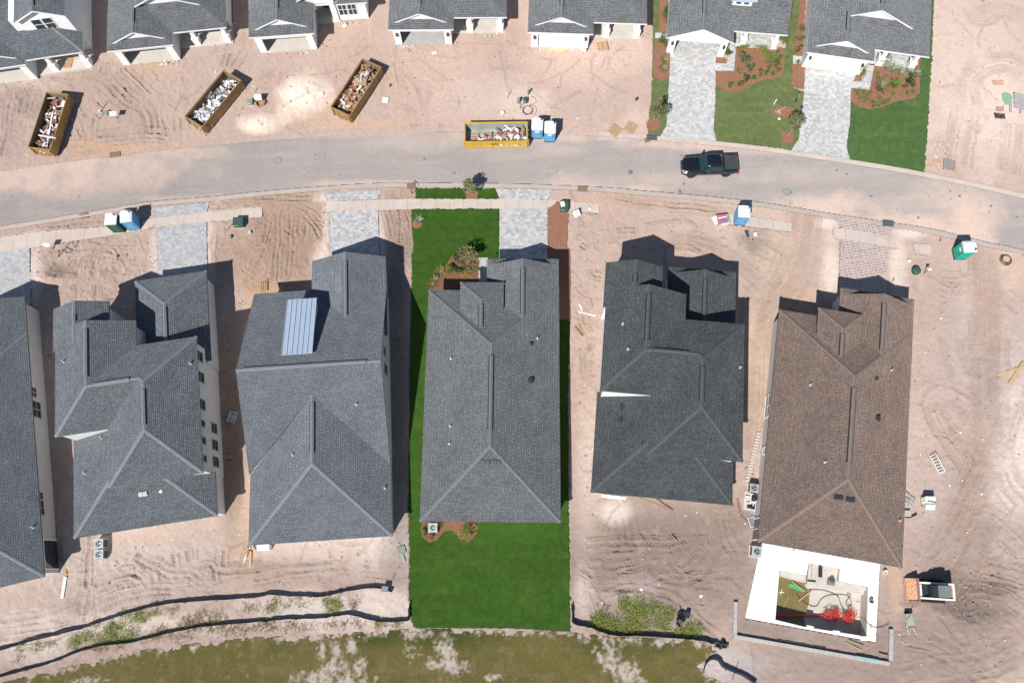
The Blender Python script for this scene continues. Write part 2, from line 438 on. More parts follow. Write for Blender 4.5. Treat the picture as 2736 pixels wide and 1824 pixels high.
class House:
    def __init__(s, name, label, cat, o, ang, group=None):
        s.o = o; s.ang = ang
        s.e = empty(name, label, cat, (o.x, o.y, 0), ang, group)
        s.polys = []
    def loc(s, w):
        d = Vector((w[0] - s.o.x, w[1] - s.o.y)); c, q = math.cos(s.ang), math.sin(s.ang)
        return Vector((d.x * c + d.y * q, -d.x * q + d.y * c, w[2] if len(w) > 2 else 0))
    def wall_at(s, uv, axis, c):
        """where the line of sight through a pixel meets the wall plane x=c or y=c"""
        a = s.loc(Vector((0, 0, H))); b = s.loc(P(uv[0], uv[1], 0)); i = 0 if axis == 'x' else 1
        t = (c - a[i]) / (b[i] - a[i]); return a + (b - a) * t
    def on_roof(s, uv):
        lo, hi = 2.5, 9.0
        a = s.loc(Vector((0, 0, H))); b = s.loc(P(uv[0], uv[1], 0))
        for k in range(140):
            z = hi - k * .05; t = (z - H) / (0 - H); q = a + (b - a) * t
            zz = zroof(s.polys, q.x, q.y)
            if zz is not None and zz >= z: return Vector((q.x, q.y, zz))
        return None
    def roof(s, name, polys, m, trim, cap, **k):
        s.polys += polys
        r = roof(s.e, name, polys, m, trim, cap, **k)
        return r
    def walls(s, mb, m, name='walls'):
        return mb.build(name, m, s.e)
    def window(s, uv, axis, c, w, h, out, fm=None, panes=1, cen=None):
        """window in the wall plane axis=c; out = +1/-1 facing direction"""
        q = cen or s.wall_at(uv, axis, c)
        fr = MB(); gl = MB(); t = .07
        def b(mb, a0, a1, z0, z1, dep, m=0):
            lo, hi = sorted((c + out * -.02, c + out * dep))
            if axis == 'x': mb.bx(lo, hi, q.y + a0, q.y + a1, q.z + z0, q.z + z1, m)
            else: mb.bx(q.x + a0, q.x + a1, lo, hi, q.z + z0, q.z + z1, m)
        b(fr, -w / 2 - t, -w / 2, -h / 2 - t, h / 2 + t, .06); b(fr, w / 2, w / 2 + t, -h / 2 - t, h / 2 + t, .06)
        b(fr, -w / 2, w / 2, h / 2, h / 2 + t, .055); b(fr, -w / 2, w / 2, -h / 2 - t, -h / 2, .075); b(fr, -w / 2, w / 2, -.025, .025, .045)
        for i in range(1, panes): b(fr, -w / 2 + w * i / panes - .03, -w / 2 + w * i / panes + .03, -h / 2, h / 2, .043)
        b(gl, -w / 2, w / 2, -h / 2, h / 2, .025)
        f = fr.build('window', fm or TRIM, s.e)
        gl.build('pane', GLASS, f)
        return f
    def pipe(s, uv, h=.35, r=.06, m=None):
        q = s.on_roof(uv)
        if q is None: return
        mb = MB(); mb.tube([q - Vector((0, 0, .1)), q + Vector((0, 0, h))], r, 10)
        mb.lathe(q + Vector((0, 0, -.02)), [(.13, -.06), (.12, .03), (.06, .10)], 12)
        mb.build('plumbing_vent', m or PIPE, s.e)
    def boxvent(s, uv, w, l, h=.14, rz=0, m=None, name='roof_vent', n=1):
        q = s.on_roof(uv)
        if q is None: return
        mb = MB()
        for i in range(n):
            mb.rbox((q.x + (i - (n - 1) / 2) * w * 1.06, q.y, q.z + h / 2), (w, l, h), .03, rz, top=.03)
            mb.box((q.x + (i - (n - 1) / 2) * w * 1.06, q.y, q.z + .01), (w * 1.02, l * 1.25, .03), rz)
        mb.build(name, m or VENTG, s.e)

PIPE = mat('pale pvc pipe', (.50, .50, .49), .5, .1, 6)
VENTG = mat('grey vent hood', (.10, .105, .11), .6, .1, 6)
VENTD = mat('dark vent hood', (.03, .033, .045), .5, .15, 6)

# ================================================================ south row
qd = lambda c, r, x, y: ([0, 680, 1360, 2036][c] + x / 3.36, [0, 440, 900, 1364][r] + y / 3.36)

def ranch(name, label, org, ang, sh, cap, trim, wallm, entry=(3.1, 7.15), deep=True):
    h = House(name, label, 'house', org, rad(ang), 'houses along the near side of the street')
    w = 12.3
    h.roof('roof', mass(0, w, 0, 21.4, 3.0, f='hip', b='hip'), sh, trim, cap, vents=[((w / 2, 7.6, 6.075), (w / 2, 14.2, 6.075))])
    h.roof('garage_roof', mass(5.48, w + .03, 15.9, 24.6, 3.0, f='dutch', b='gable'), sh, trim, cap, vents=[((8.905, 18.6, 4.71), (8.905, 23.0, 4.71))])
    h.roof('entry_roof', mass(entry[0], entry[1], 15.6, 21.75, 4.2, f='hip', b='gable'), sh, trim, cap, vents=[(((entry[0] + entry[1]) / 2, 17.2, 5.21), ((entry[0] + entry[1]) / 2, 19.2, 5.21))])
    m = MB()
    m.bx(.35, w - .35, .35, 21.05, 0, 2.95); m.bx(5.85, w - .345, 20, 24.2, 0, 2.94); m.bx(entry[0] + .35, entry[1] - .35, 17, 21.35, 0, 4.12)
    m.prism([(6.5, 3.4), (11.3, 3.4), (8.905, 4.6)], 'y', 23.45, 23.55)
    h.walls(m, wallm)
    gd = MB()
    for i in range(4): gd.bx(6.6, 11.4, 24.17, 24.24, .05 + i * .54, .57 + i * .54)
    gd.build('garage_door', TRIM, h.e)
    dr = MB(); dr.bx(4.6, 5.6, 21.32, 21.40, 0.02, 2.3); dr.build('front_door', STEELD, h.e)
    return h

# brown house with the pool, and its sister across the lawn
h4 = ranch('house', 'mid grey shingled house standing in the long green lawn', P(1121.4, 1392.3, 3.0), -.43, SH4, CAP4, DRIP, OFFW)
h6 = ranch('house', 'brown shingled house with the white pool deck at its rear', P(2025, 1446, 3.0), -10.26, SH6, CAP6, DRIPB, GREYW, entry=(3.2, 7.15))
for uv in (qd(1, 2, 1765, 195), qd(1, 2, 1757, 800), qd(1, 2, 1752, 957), qd(2, 2, 255, 15)): h4.pipe(uv)
h4.boxvent(qd(2, 2, 198, 62), .26, .26, .2, m=VENTD); h4.boxvent(qd(2, 2, 195, 390), .42, .42, .22, m=VENTD)
h4.boxvent(qd(1, 2, 2074, 1125), .36, .36, .18, n=2); h4.boxvent(qd(1, 2, 2171, 1125), .36, .36, .18, n=2)
for uv in (qd(3, 2, 435, 430), qd(3, 2, 1160, 300), qd(3, 2, 565, 1122), qd(3, 3, 1232, 88)): h6.pipe(uv)
h6.boxvent(qd(3, 2, 1024, 375), .22, .22, .2, m=VENTD); h6.boxvent(qd(3, 2, 1036, 728), .40, .40, .22, m=VENTD)
h6.boxvent(qd(3, 2, 683, 1435), .36, .36, .18, n=2, m=VENTD); h6.boxvent(qd(3, 2, 790, 1455), .36, .36, .18, n=2, m=VENTD)
for uv, w, hh, k in ((qd(3, 2, 58, 570), 1.0, 1.4, 1), (qd(3, 2, 48, 668), 1.0, 1.4, 1), (qd(3, 2, 24, 1020), .6, .9, 1)):
    h6.window(uv, 'x', .35, w, hh, -1)
q = h6.wall_at(Z(1960, 1200, 5.6)(345, 1190), 'x', .35)
sd = MB(); sd.bx(.27, .40, q.y - 1.0, q.y - .9, 0, 2.3); sd.bx(.27, .40, q.y + .9, q.y + 1.0, 0, 2.3); sd.bx(.272, .395, q.y - .9, q.y + .9, 2.15, 2.3); sd.bx(.29, .37, q.y - .04, q.y + .04, 0.02, 2.14)
sdo = sd.build('sliding_door', TRIM, h6.e); g = MB(); g.bx(.31, .36, q.y - .9, q.y + .9, .03, 2.14); g.build('pane', GLASS, sdo)

def twostorey(label, org, ang, sh, cap, wallm, w, garage, a1, lowr):
    h = House('house', label, 'house', org, rad(ang), 'houses along the near side of the street')
    z6 = 6.0
    low = [[(0, 0, 3), (w, 0, 3), (w - 3.9, 3.9, 4.95), (7.85, 4.7, 5.35), (4.7, 4.7, 5.35)],
           [(0, 0, 3), (4.7, 4.7, 5.35), (4.7, 9.05, 5.35), (0, 9.05, 3)], [(w, 0, 3), (w, 3.85, 3), (w - 3.85, 3.85, 4.925), (w - 3.9, 3.9, 4.95)]]
    low[2] = [(w, 0, 3), (w, 3.9, 3), (w - 3.9, 3.9, 4.95)]
    h.roof('lower_roof', low, sh, DRIP, cap)
    e = w + .05; xr = e - 4.01
    U = [[(0, 8.48, z6), (0, 18.05, z6), (3.6, 18.05, 7.8), (3.6, 12.08, 7.8)],
         [(3.6, 18.05, 7.8), (7.2, 18.05, z6), (7.2, 15.68, z6), (3.6, 12.08, 7.8)],
         [(0, 8.48, z6), (3.6, 12.08, 7.8), (xr - .41, 12.08, 7.8), (xr - 4.01, 8.48, z6)],
         [(xr - 4.01, 8.48, z6), (xr - .41, 12.08, 7.8), (xr, 11.67, 8.005), (xr, 7.41, 8.005), (xr - 4.01, 3.4, z6)],
         [(3.6, 12.08, 7.8), (7.2, 15.68, z6), (e, 15.68, z6), (xr, 11.67, 8.005), (xr - .41, 12.08, 7.8)],
         [(e, 15.68, z6), (e, 3.4, z6), (xr, 7.41, 8.005), (xr, 11.67, 8.005)],
         [(e, 3.4, z6), (xr - 4.01, 3.4, z6), (xr, 7.41, 8.005)]]
    h.roof('roof', U, sh, cap, cap, thick=.14, vents=[((3.6, 12.9, 7.8), (3.6, 17.2, 7.8)), ((xr, 7.9, 8.0), (xr, 10.9, 8.0)), ((4.3, 12.08, 7.8), (xr - 1.2, 12.08, 7.8))])
    g0, g1, gy, ge = garage
    h.roof('garage_roof', mass(g0, g1, 14.2, gy, 3.0, f=ge, b='gable'), sh, DRIP, cap, vents=[(((g0 + g1) / 2, 16.0, 3 + (g1 - g0) / 4 - .01), ((g0 + g1) / 2, gy - (3.8 if ge == 'hip' else 1.6), 3 + (g1 - g0) / 4 - .01))])
    x0, x1, ay, az, ae = a1
    h.roof('gable_roof', mass(x0, x1, 16.2, ay, az, f=ae, b='gable'), sh, DRIP, cap, vents=[(((x0 + x1) / 2, 18.4, az + (x1 - x0) / 4 - .01), ((x0 + x1) / 2, ay - 1.4, az + (x1 - x0) / 4 - .01))])
    m = MB()
    m.bx(.35, w - .35, .35, 9.5, 0, 2.95)
    m.bx(.32, 7.0, 8.60, 17.6, 0, 5.95); m.bx(xr - 3.7, e - .33, 3.75, 15.3, 0, 5.94)
    m.prism([(.7, 5.9), (6.5, 5.9), (3.6, 7.55)], 'y', 17.4, 17.57)
    m.bx(g0 + .35, g1 - .35, 14, gy - .4, 0, 2.93)
    m.bx(x0 + .34, x1 - .34, 17, ay - .45, 0, az - .06)
    m.prism([(x0 + .9, az - .1), (x1 - .9, az - .1), ((x0 + x1) / 2, az + (x1 - x0) / 4 - .25)], 'y', ay - 1.35, ay - 1.2)
    h.walls(m, wallm)
    gd = MB()
    for i in range(4): gd.bx(g0 + 1.1, g1 - 1.1, gy - .43, gy - .36, .05 + i * .54, .57 + i * .54)
    gd.build('garage_door', TRIM, h.e)
    return h

h2 = twostorey('two storey grey house with tan framed windows down its right wall', P(*qd(0, 3, 662, 248), 3.0), 8.9, SH2, CAP3, GREYL, 12.5, (5.85, 12.66, 23.2, 'hip'), (-.2, 4.8, 20.3, 6.0, 'gable'), None)
h5 = twostorey('two storey charcoal shingled house between the lawn and the brown house', P(*qd(2, 2, 735, 1392), 3.0), -5.3, SH5, CAP5, WHITE, 12.38, (5.94, 12.38, 21.83, 'dutch'), (-.2, 4.98, 20.5, 6.0, 'gable'), None)
TAN = mat('tan window frame', (.52, .47, .42), .7, .05, 4)
for (x, y), w, hh in (((1785, 170), .9, 1.5), ((1797, 357), .9, 1.5), ((1807, 603), .9, 1.5), ((1805, 770), .55, 1.45), ((1813, 925), .55, 1.45), ((1820, 1085), .55, 1.45),
                      ((1920, 820), .9, 1.3), ((1928, 970), .9, 1.3), ((1935, 1120), .9, 1.3)):
    h2.window(qd(0, 2, x, y), 'x', 12.22, w, hh, 1, TAN)
for uv in (qd(0, 2, 575, 222), qd(0, 2, 1712, 240), qd(0, 2, 912, 905), qd(0, 2, 762, 1220)): h2.pipe(uv)
h2.boxvent(qd(0, 2, 1290, 1408), .36, .34, .2, rz=.1, n=2, m=PIPE); h2.boxvent(qd(0, 2, 1445, 1385), .25, .2, .08, rz=.5, m=TRIM, name='flashing_scrap')
for uv in (qd(2, 1, 1022, 1430), qd(2, 2, 1070, 110), qd(2, 2, 2073, 275)): h5.pipe(uv)
for q_, a in ((qd(2, 2, 1018, 628), .2), (qd(2, 2, 1008, 742), -.6)): h5.boxvent(q_, .42, .5, .1, rz=a, m=VENTD, name='loose_roof_vent', n=1)
for (x, y) in ((865, 1275), (860, 1350)): h5.window(qd(2, 1, x, y), 'x', .32, .5, .6, -1)

# large slate house with the metal shed dormer
h3 = House('house', 'large slate grey house with a pale metal shed dormer', 'house', P(663.5, 1456.5, 3.0), rad(3.66), 'houses along the near side of the street')
h3.roof('roof', [[(-.1, 23.15, 3), (12.47, 23.15, 3), (12.47, 14.62, 7.3), (-.1, 14.62, 7.3)],
                 [(-.1, 14.62, 7.3), (12.47, 14.62, 7.3), (12.47, 6.15, 3.05), (6.25, 12.23, 6.115), (-.1, 6.15, 3.05)]], SH3, DRIP, CAP3, vents=[((.6, 14.62, 7.3), (11.2, 14.62, 7.3))], pitch=.5)
h3.roof('rear_roof', [[(0, 0, 3), (12.5, 0, 3), (6.25, 6.25, 6.125)], [(0, 0, 3), (6.25, 6.25, 6.125), (6.25, 12.23, 6.125), (0, 6.1, 3)], [(12.5, 0, 3), (6.25, 6.25, 6.125), (6.25, 12.23, 6.125), (12.5, 6.1, 3)]],
        SH3, DRIP, CAP3, vents=[((6.25, 7.2, 6.12), (6.25, 11.6, 6.12))])
h3.roof('garage_roof', mass(5.35, 12.43, 18.2, 26.1, 3.0, f='gable', b='gable'), SH3, DRIP, CAP3, vents=[((8.89, 19.9, 4.76), (8.89, 25.2, 4.76))])
m = MB(); m.bx(.35, 12.14, .35, 7.5, 0, 2.94); m.prism([(6.5, 0), (22.8, 0), (22.8, 2.97), (14.62, 7.05), (6.5, 2.97)], 'x', .3, 12.17); m.bx(5.7, 12.1, 22, 25.7, 0, 2.93)
m.prism([(5.7, 2.9), (12.1, 2.9), (8.89, 4.5)], 'y', 25.5, 25.68)
h3.walls(m, GREYL)
dm = MB(); dm.prism([(21.15, 3.4), (21.15, 5.36), (15.9, 6.80), (15.9, 5.5)], 'x', 3.95, 6.22); dmo = dm.build('dormer', GREYL, h3.e)
METAL = mat('pale blue standing seam metal', (.40, .49, .60), .45, .05, 2, spec=.5)
mr = MB(); mr.prism([(21.45, 5.38), (21.45, 5.46), (15.75, 7.03), (15.75, 6.95)], 'x', 3.72, 6.45)
for i in range(7):
    x = 3.74 + i * .4475; mr.prism([(21.45, 5.45), (21.45, 5.52), (15.75, 7.09), (15.75, 7.02)], 'x', x, x + .03)
mr.build('metal_roof', METAL, dmo)
for (x, y), w, hh in (((1165, 130), .8, 1.0), ((1176, 292), .9, 1.5)): h3.window(qd(1, 2, x, y), 'x', 12.17, w, hh, 1, TAN)
for uv in (qd(1, 2, 915, 605), qd(1, 2, 347, 1060), qd(1, 2, 1170, 1355)): h3.pipe(uv)

# left-most house of the near row
h1 = House('house', 'slate grey house cut off by the left edge with a long pale side wall', 'house', P(118.5, 1539.6, 3.0), rad(13.55), 'houses along the near side of the street')
h1.roof('roof', mass(-12.4, 0, 0, 22.6, 3.0, f='hip', b='hip'), SH3, DRIP, CAP3, vents=[((-6.2, 7.6, 6.1), (-6.2, 15, 6.1))])
h1.roof('garage_roof', mass(-6.9, .03, 17.4, 26.2, 3.0, f='gable', b='gable'), SH3, DRIP, CAP3, vents=[((-3.435, 19.4, 4.73), (-3.435, 25.2, 4.73))])
m = MB(); m.bx(-12.05, -.34, .4, 22.2, 0, 2.95); m.bx(-6.5, -.335, 20, 25.85, 0, 2.94); m.prism([(-6.4, 2.9), (-.45, 2.9), (-3.435, 4.5)], 'y', 25.6, 25.83)
h1.walls(m, GREYW)
for (x, y), w, hh, k in (((300, 495), .9, .7, 2), ((327, 650), 1.5, 1.2, 2), ((355, 1425), .6, .8, 1), ((361, 1497), .6, .8, 1)): h1.window(qd(0, 2, x, y), 'x', -.335, w, hh, 1, TAN, k)
h1.window(qd(0, 3, 368, 5), 'x', -.335, .6, .8, 1, TAN)
q = h1.wall_at(qd(0, 3, 405, 390), 'x', -.335)
sd = MB(); sd.bx(-.36, -.27, q.y - 1.35, q.y + 1.35, 2.2, 2.32); sd.bx(-.36, -.272, q.y - 1.35, q.y - 1.23, 0, 2.2); sd.bx(-.36, -.272, q.y + 1.23, q.y + 1.35, 0, 2.2); o = sd.build('sliding_door', TRIM, h1.e)
g = MB(); g.bx(-.36, -.31, q.y - 1.23, q.y + 1.23, .03, 2.2); g.build('pane', GLASS, o)
h1.pipe(qd(0, 3, 300, 148))
# ================================================================ far (north) row
GNAME = 'white fronted houses across the street'
def column(parent, x, y, w=.68, m=None):
    mb = MB()
    mb.box((x, y, .55), (w, w, 1.10)); mb.box((x, y, 1.13), (w + .08, w + .08, .07))
    mb.box((x, y, 1.9), (w * .66, w * .66, 1.5), taper=.86); mb.box((x, y, 2.69), (w * .78, w * .78, .10))
    return mb.build('porch_column', m or TRIM, parent)

def lantern(parent, x, y, z):
    mb = MB(); mb.box((x, y - .03, z), (.14, .05, .30)); mb.box((x, y - .14, z - .03), (.19, .19, .30), taper=1.15); mb.box((x, y - .14, z + .16), (.26, .26, .07), taper=.4)
    mb.box((x, y - .14, z - .22), (.10, .10, .08))
    return mb.build('wall_lantern', BLACKM, parent)

def garage_front(h, wallm, door=False, gable=False, floor=None):
    m = MB()
    m.bx(0, .74, 0, .2, 0, 2.93); m.bx(5.40, 6.12, 0, .2, 0, 2.93); m.bx(.74, 5.40, .004, .2, 2.2, 2.926)
    m.bx(.003, .18, .2, 6.4, 0, 2.92); m.bx(5.94, 6.115, .2, 6.4, 0, 2.92); m.bx(.18, 5.94, 6.3, 6.4, 0, 2.91)
    if gable: m.prism([(.003, 2.92), (6.117, 2.92), (6.117, 3.1), (3.06, 4.58), (.003, 3.1)], 'y', .003, .2)
    fl = MB(); fl.bx(.18, 5.94, -.02, 6.3, -.1, .07); fl.build('garage_floor', floor or CONC, h.e)
    if door:
        gd = MB()
        for i in range(4): gd.bx(.74, 5.40, .10, .15, .09 + i * .53, .60 + i * .53)
        gd.build('garage_door', TRIM, h.e)
        s = MB(); s.bx(.74, .80, .05, .10, .09, 2.2); s.build('door_track', DARK, h.e)
    return m

def north(label, org, ang, wallm=WHITE, door=False, fullgable=False, porchfloor=None, lamps=False, up=True, gfloor=None):
    h = House('house', label, 'house', org, rad(ang), GNAME)
    if fullgable:
        h.roof('roof', [[(-.4, 1.1, 3), (12.1, 1.1, 3), (12.1, 10, 7.45), (-.4, 10, 7.45)], [(12.1, 10, 7.45), (-.4, 10, 7.45), (-.4, 18.9, 3), (12.1, 18.9, 3)]], SHN, TRIM, CAPN)
        h.roof('garage_roof', mass(-.43, 6.52, -.37, 9.5, 3.0, f='hip', b='gable'), SHN, TRIM, CAPN, vents=[((3.045, 1.6, 4.73), (3.045, 5.5, 4.73))])
    else:
        h.roof('roof', mass(-.4, 12.1, 1.1, 19.5, 3.0, f='hip', b='dutch', d=2.2, D=2.75), SHN, TRIM, CAPN, vents=[((5.85, 4.2, 6.12), (5.85, 12.0, 6.12))])
        h.roof('garage_roof', mass(-.38, 6.5, -.37, 5.2, 3.0, f='gable', b='dutch', d=.62, D=1.0), SHN, TRIM, CAPN, vents=[((3.06, 1.6, 4.71), (3.06, 3.9, 4.71))])
        g = MB(); g.prism([(2.3, 4.33), (9.4, 4.33), (5.85, 5.95)], 'y', 3.82, 3.95); g.build('gable_wall', TRIM, h.e)
        g = MB(); g.prism([(.6, 3.46), (5.52, 3.46), (3.06, 4.6)], 'y', .56, .69); g.build('gable_wall', TRIM, h.e)
    m = garage_front(h, wallm, door, fullgable, gfloor)
    m.bx(.006, 11.72, 6.4, 19.1, 0, 2.9); m.bx(6.12, 11.715, 4.0, 6.41, 0, 2.89); m.bx(11.55, 11.712, 3.5, 4.0, 0, 2.88)
    h.walls(m, wallm)
    pf = MB(); pf.bx(6.13, 11.85, 1.42, 3.99, -.1, .10); pf.build('porch_floor', porchfloor or CONC, h.e)
    bm = MB(); bm.bx(6.13, 11.66, 1.62, 1.86, 2.72, 2.90); bm.bx(11.40, 11.655, 1.86, 3.5, 2.72, 2.895); bm.build('porch_beam', TRIM, h.e)
    column(h.e, 8.06, 1.84); column(h.e, 11.33, 1.84)
    d = MB(); d.bx(6.9, 7.9, 3.95, 4.02, .1, 2.25); d.build('front_door', STEELD, h.e)
    h.window(None, 'y', 4.0, 1.6, 1.4, -1, cen=Vector((9.8, 4, 1.6)), panes=2)
    if lamps:
        lantern(h.e, .36, 0, 1.85); lantern(h.e, 5.78, 0, 1.85)
    return h

PAVE_A = paver('grey cobble pavers', (.36, .36, .36), (.58, .575, .57), (.55, .52, .50), 5.7)
a2 = Z(260, 0, 6.189)
o2 = P(*a2(1380, 990)); an = 6.6
org2 = o2 - Vector((6.12 * math.cos(rad(an)), 6.12 * math.sin(rad(an)), 0))
n2 = north('white house with open garage and two leaning porch posts behind the leftmost dumpster', org2, an)
org4 = P(*Z(1020, 0, 6.189)(235, 745)); n4 = north('white house with black lanterns beside an open garage and grey concrete garage floor', org4, -.06, lamps=True, gfloor=CONCG)
org5 = P(*Z(1380, 0, 6.189)(240, 785)); n5 = north('white house with closed garage door on bare sand beside the first lawn', org5, -2.6, door=True, lamps=True)
org6 = P(*Z(1740, 0, 5.8075)(228, 825)); n6 = north('white house with plain full garage gable and a cobbled driveway', org6, -5.7, fullgable=True, porchfloor=PAVE_A, gfloor=PAVE_A, lamps=True)
org7 = P(*Z(2100, 0, 5.226)(210, 940)); n7 = north('white house with closed garage at the far right end of the lawns', org7, -9.9, wallm=GREYL, door=True, lamps=True, porchfloor=PAVE_A)
# white front leaf on the grey-sided house
fw = MB(); fw.bx(-.004, .738, -.012, -.003, 0, 2.93); fw.bx(5.402, 6.124, -.012, -.003, 0, 2.93); fw.bx(.738, 5.402, -.012, -.003, 2.2, 2.93); fw.build('garage_front', WHITE, n7.e)
# shed dormer on the cobbled-drive house
dm = MB(); dm.prism([(3.35, 4.0), (3.35, 5.25), (6.6, 5.95), (6.6, 5.5)], 'x', 5.95, 7.95); do = dm.build('dormer', TRIM, n6.e)
dr = MB(); dr.prism([(2.95, 5.2), (2.95, 5.3), (7.4, 6.25), (7.4, 6.15)], 'x', 5.6, 8.3); dr.build('dormer_roof', METAL, do)
for x in (6.55, 7.35): n6.window(None, 'y', 3.35, .5, .7, -1, cen=Vector((x, 3.35, 4.72)))
# loose things stored in the open garage
# ---- two-storey house in the top left corner
ang1 = 9.4
og = P(*Z(0, 0, 6.8176)(695, 1440)); org1 = og - Vector((6.12 * math.cos(rad(ang1)), 6.12 * math.sin(rad(ang1)), 0))
n1 = House('house', 'two storey white house in the upper left corner with twin windows in its front gable', 'house', org1, rad(ang1), GNAME)
n1.roof('roof', [[(-.4, .12, 3), (7.3, .12, 3), (7.3, 8.6, 7.24), (-.4, 8.6, 7.24)], [(7.3, 8.6, 7.24), (-.4, 8.6, 7.24), (-.4, 17, 3.04), (7.3, 17, 3.04)]], SH2, TRIM, CAPN)
n1.roof('porch_roof', [[(6.4, .13, 3.01), (12.5, .13, 3.01), (10.0, 2.63, 4.26), (6.4, 2.63, 4.26)], [(12.5, .13, 3.01), (12.5, 2.63, 3.01), (10.0, 2.63, 4.26)]], SH2, TRIM, CAPN)
n1.roof('garage_roof', mass(-.38, 6.5, -.37, 5.0, 3.0, f='gable', b='dutch', d=.62, D=1.0), SH2, TRIM, CAPN)
n1.roof('gable_roof', mass(7.1, 12.25, 2.25, 15, 6.0, f='gable', b='gable'), SH2, TRIM, CAPN, vents=[((9.675, 3.0, 7.28), (9.675, 12, 7.28))])
n1.roof('gable_roof', mass(-.35, 4.4, 3.6, 15, 6.2, f='gable', b='gable'), SH2, TRIM, CAPN)
m = garage_front(n1, WHITE)
m.bx(6.5, 12.0, 2.72, 14.5, 0, 5.93); m.bx(.02, 6.5, 6.4, 14.4, 0, 2.9); m.prism([(7.5, 5.9), (11.9, 5.9), (9.675, 7.02)], 'y', 2.73, 2.9)
m.bx(.1, 4.0, 4.2, 14, 3.0, 6.1); m.prism([(.1, 6.0), (4.0, 6.0), (2.03, 7.05)], 'y', 4.205, 4.35)
n1.walls(m, WHITE)
g = MB(); g.prism([(.6, 3.46), (5.52, 3.46), (3.06, 4.6)], 'y', .56, .69); g.build('gable_wall', TRIM, n1.e)
a1 = Z(0, 0, 6.8176)
for x, y in ((708, 450), (903, 420)): n1.window(a1(x, y), 'y', 2.72, .92, 1.5, -1)
n1.window(None, 'y', 4.2, .92, 1.5, -1, cen=Vector((3.0, 4.2, 5.0)))
pf = MB(); pf.bx(6.13, 12.1, .35, 2.7, -.1, .10); pf.build('porch_floor', CONC, n1.e)
bm = MB(); bm.bx(6.13, 12.0, .66, .9, 2.72, 2.92); bm.build('porch_beam', TRIM, n1.e)
column(n1.e, 8.15, .84); column(n1.e, 11.7, .84)
d = MB(); d.bx(7.0, 8.0, 2.66, 2.74, .1, 2.25); d.build('front_door', STEELD, n1.e)

# ---- house with the front room and tall entry
a3 = Z(640, 0, 6.189); o3 = P(*a3(355, 880))
n3 = House('house', 'white house with a paned double window front room and tall entry, behind the middle dumpster', 'house', o3, rad(4.2), GNAME)
n3.roof('roof', mass(-.4, 12.2, 3.4, 20, 3.0, f='hip', b='hip'), SHN, TRIM, CAPN)
n3.roof('garage_roof', mass(-.38, 6.5, -.27, 10.0, 3.0, f='gable', b='dutch', d=.62, D=1.0), SHN, TRIM, CAPN, vents=[((3.06, 1.8, 4.71), (3.06, 7, 4.71))])
n3.roof('entry_roof', mass(4.9, 8.78, 2.95, 11, 4.1, f='gable', b='gable'), SHN, TRIM, CAPN)
n3.roof('room_roof', mass(8.6, 12.25, 3.1, 9.0, 3.02, f='hip', b='hip'), SHN, TRIM, CAPN)
m = garage_front(n3, WHITE)
m.bx(.01, 11.85, 6.4, 19.5, 0, 2.9); m.bx(8.72, 11.8, 3.45, 6.41, 0, 2.93); m.bx(6.13, 8.71, 5.2, 6.39, 0, 2.88)
m.bx(8.02, 8.62, 3.32, 3.92, 0, 4.05); m.bx(5.25, 6.62, 3.45, 3.7, 2.0, 4.05); m.bx(6.62, 8.02, 3.40, 3.65, 2.6, 4.06)
m.prism([(5.3, 4.0), (8.4, 4.0), (6.84, 4.85)], 'y', 3.43, 3.6)
n3.walls(m, WHITE)
g = MB(); g.prism([(.6, 3.46), (5.52, 3.46), (3.06, 4.6)], 'y', .66, .79); g.build('gable_wall', TRIM, n3.e)
for x, y in ((1705, 158), (1862, 150)): n3.window(a3(x, y), 'y', 3.45, .85, 1.7, -1, panes=2)
pf = MB(); pf.bx(6.13, 8.7, 3.2, 5.2, -.1, .12); pf.build('porch_floor', CONC, n3.e)
d = MB(); d.bx(6.9, 7.9, 5.12, 5.21, .12, 2.3); d.build('front_door', STEELD, n3.e)
# ================================================================ ground, road, paving, lawns
G3 = lambda c, r, pts: [qd(c, r, x, y) for x, y in pts]
road_top = [(-900, 560), (-400, 500), (0, 446), (250, 412), (500, 384), (780, 360), (1000, 347), (1240, 341), (1560, 351), (1762, 366), (1914, 379), (2036, 393), (2266, 427), (2470, 462), (2736, 520), (3200, 640), (3900, 860)]
road_bot = [(-900, 730), (-400, 665), (0, 605), (119, 586), (268, 562), (402, 540), (565, 526), (700, 512), (858, 499), (1007, 490), (1111, 489), (1245, 490), (1380, 492), (1479, 495), (1613, 501), (1747, 513), (1896, 526), (2060, 545), (2200, 568), (2357, 592), (2482, 611), (2652, 651), (2736, 669), (3200, 790), (3900, 1010)]
RT = spline(px(road_top), 6); RB = spline(px(road_bot), 6)
CURBW = .46
def offset(line, d):
    out = []
    for i, p in enumerate(line):
        t = (line[min(i + 1, len(line) - 1)] - line[max(i - 1, 0)]).normalized()
        out.append(p + Vector((-t.y, t.x)) * d)
    return out
CT = RT; RT = offset(RT, -CURBW); CBt = offset(RB, -CURBW)
road_poly = RT + RB[::-1]

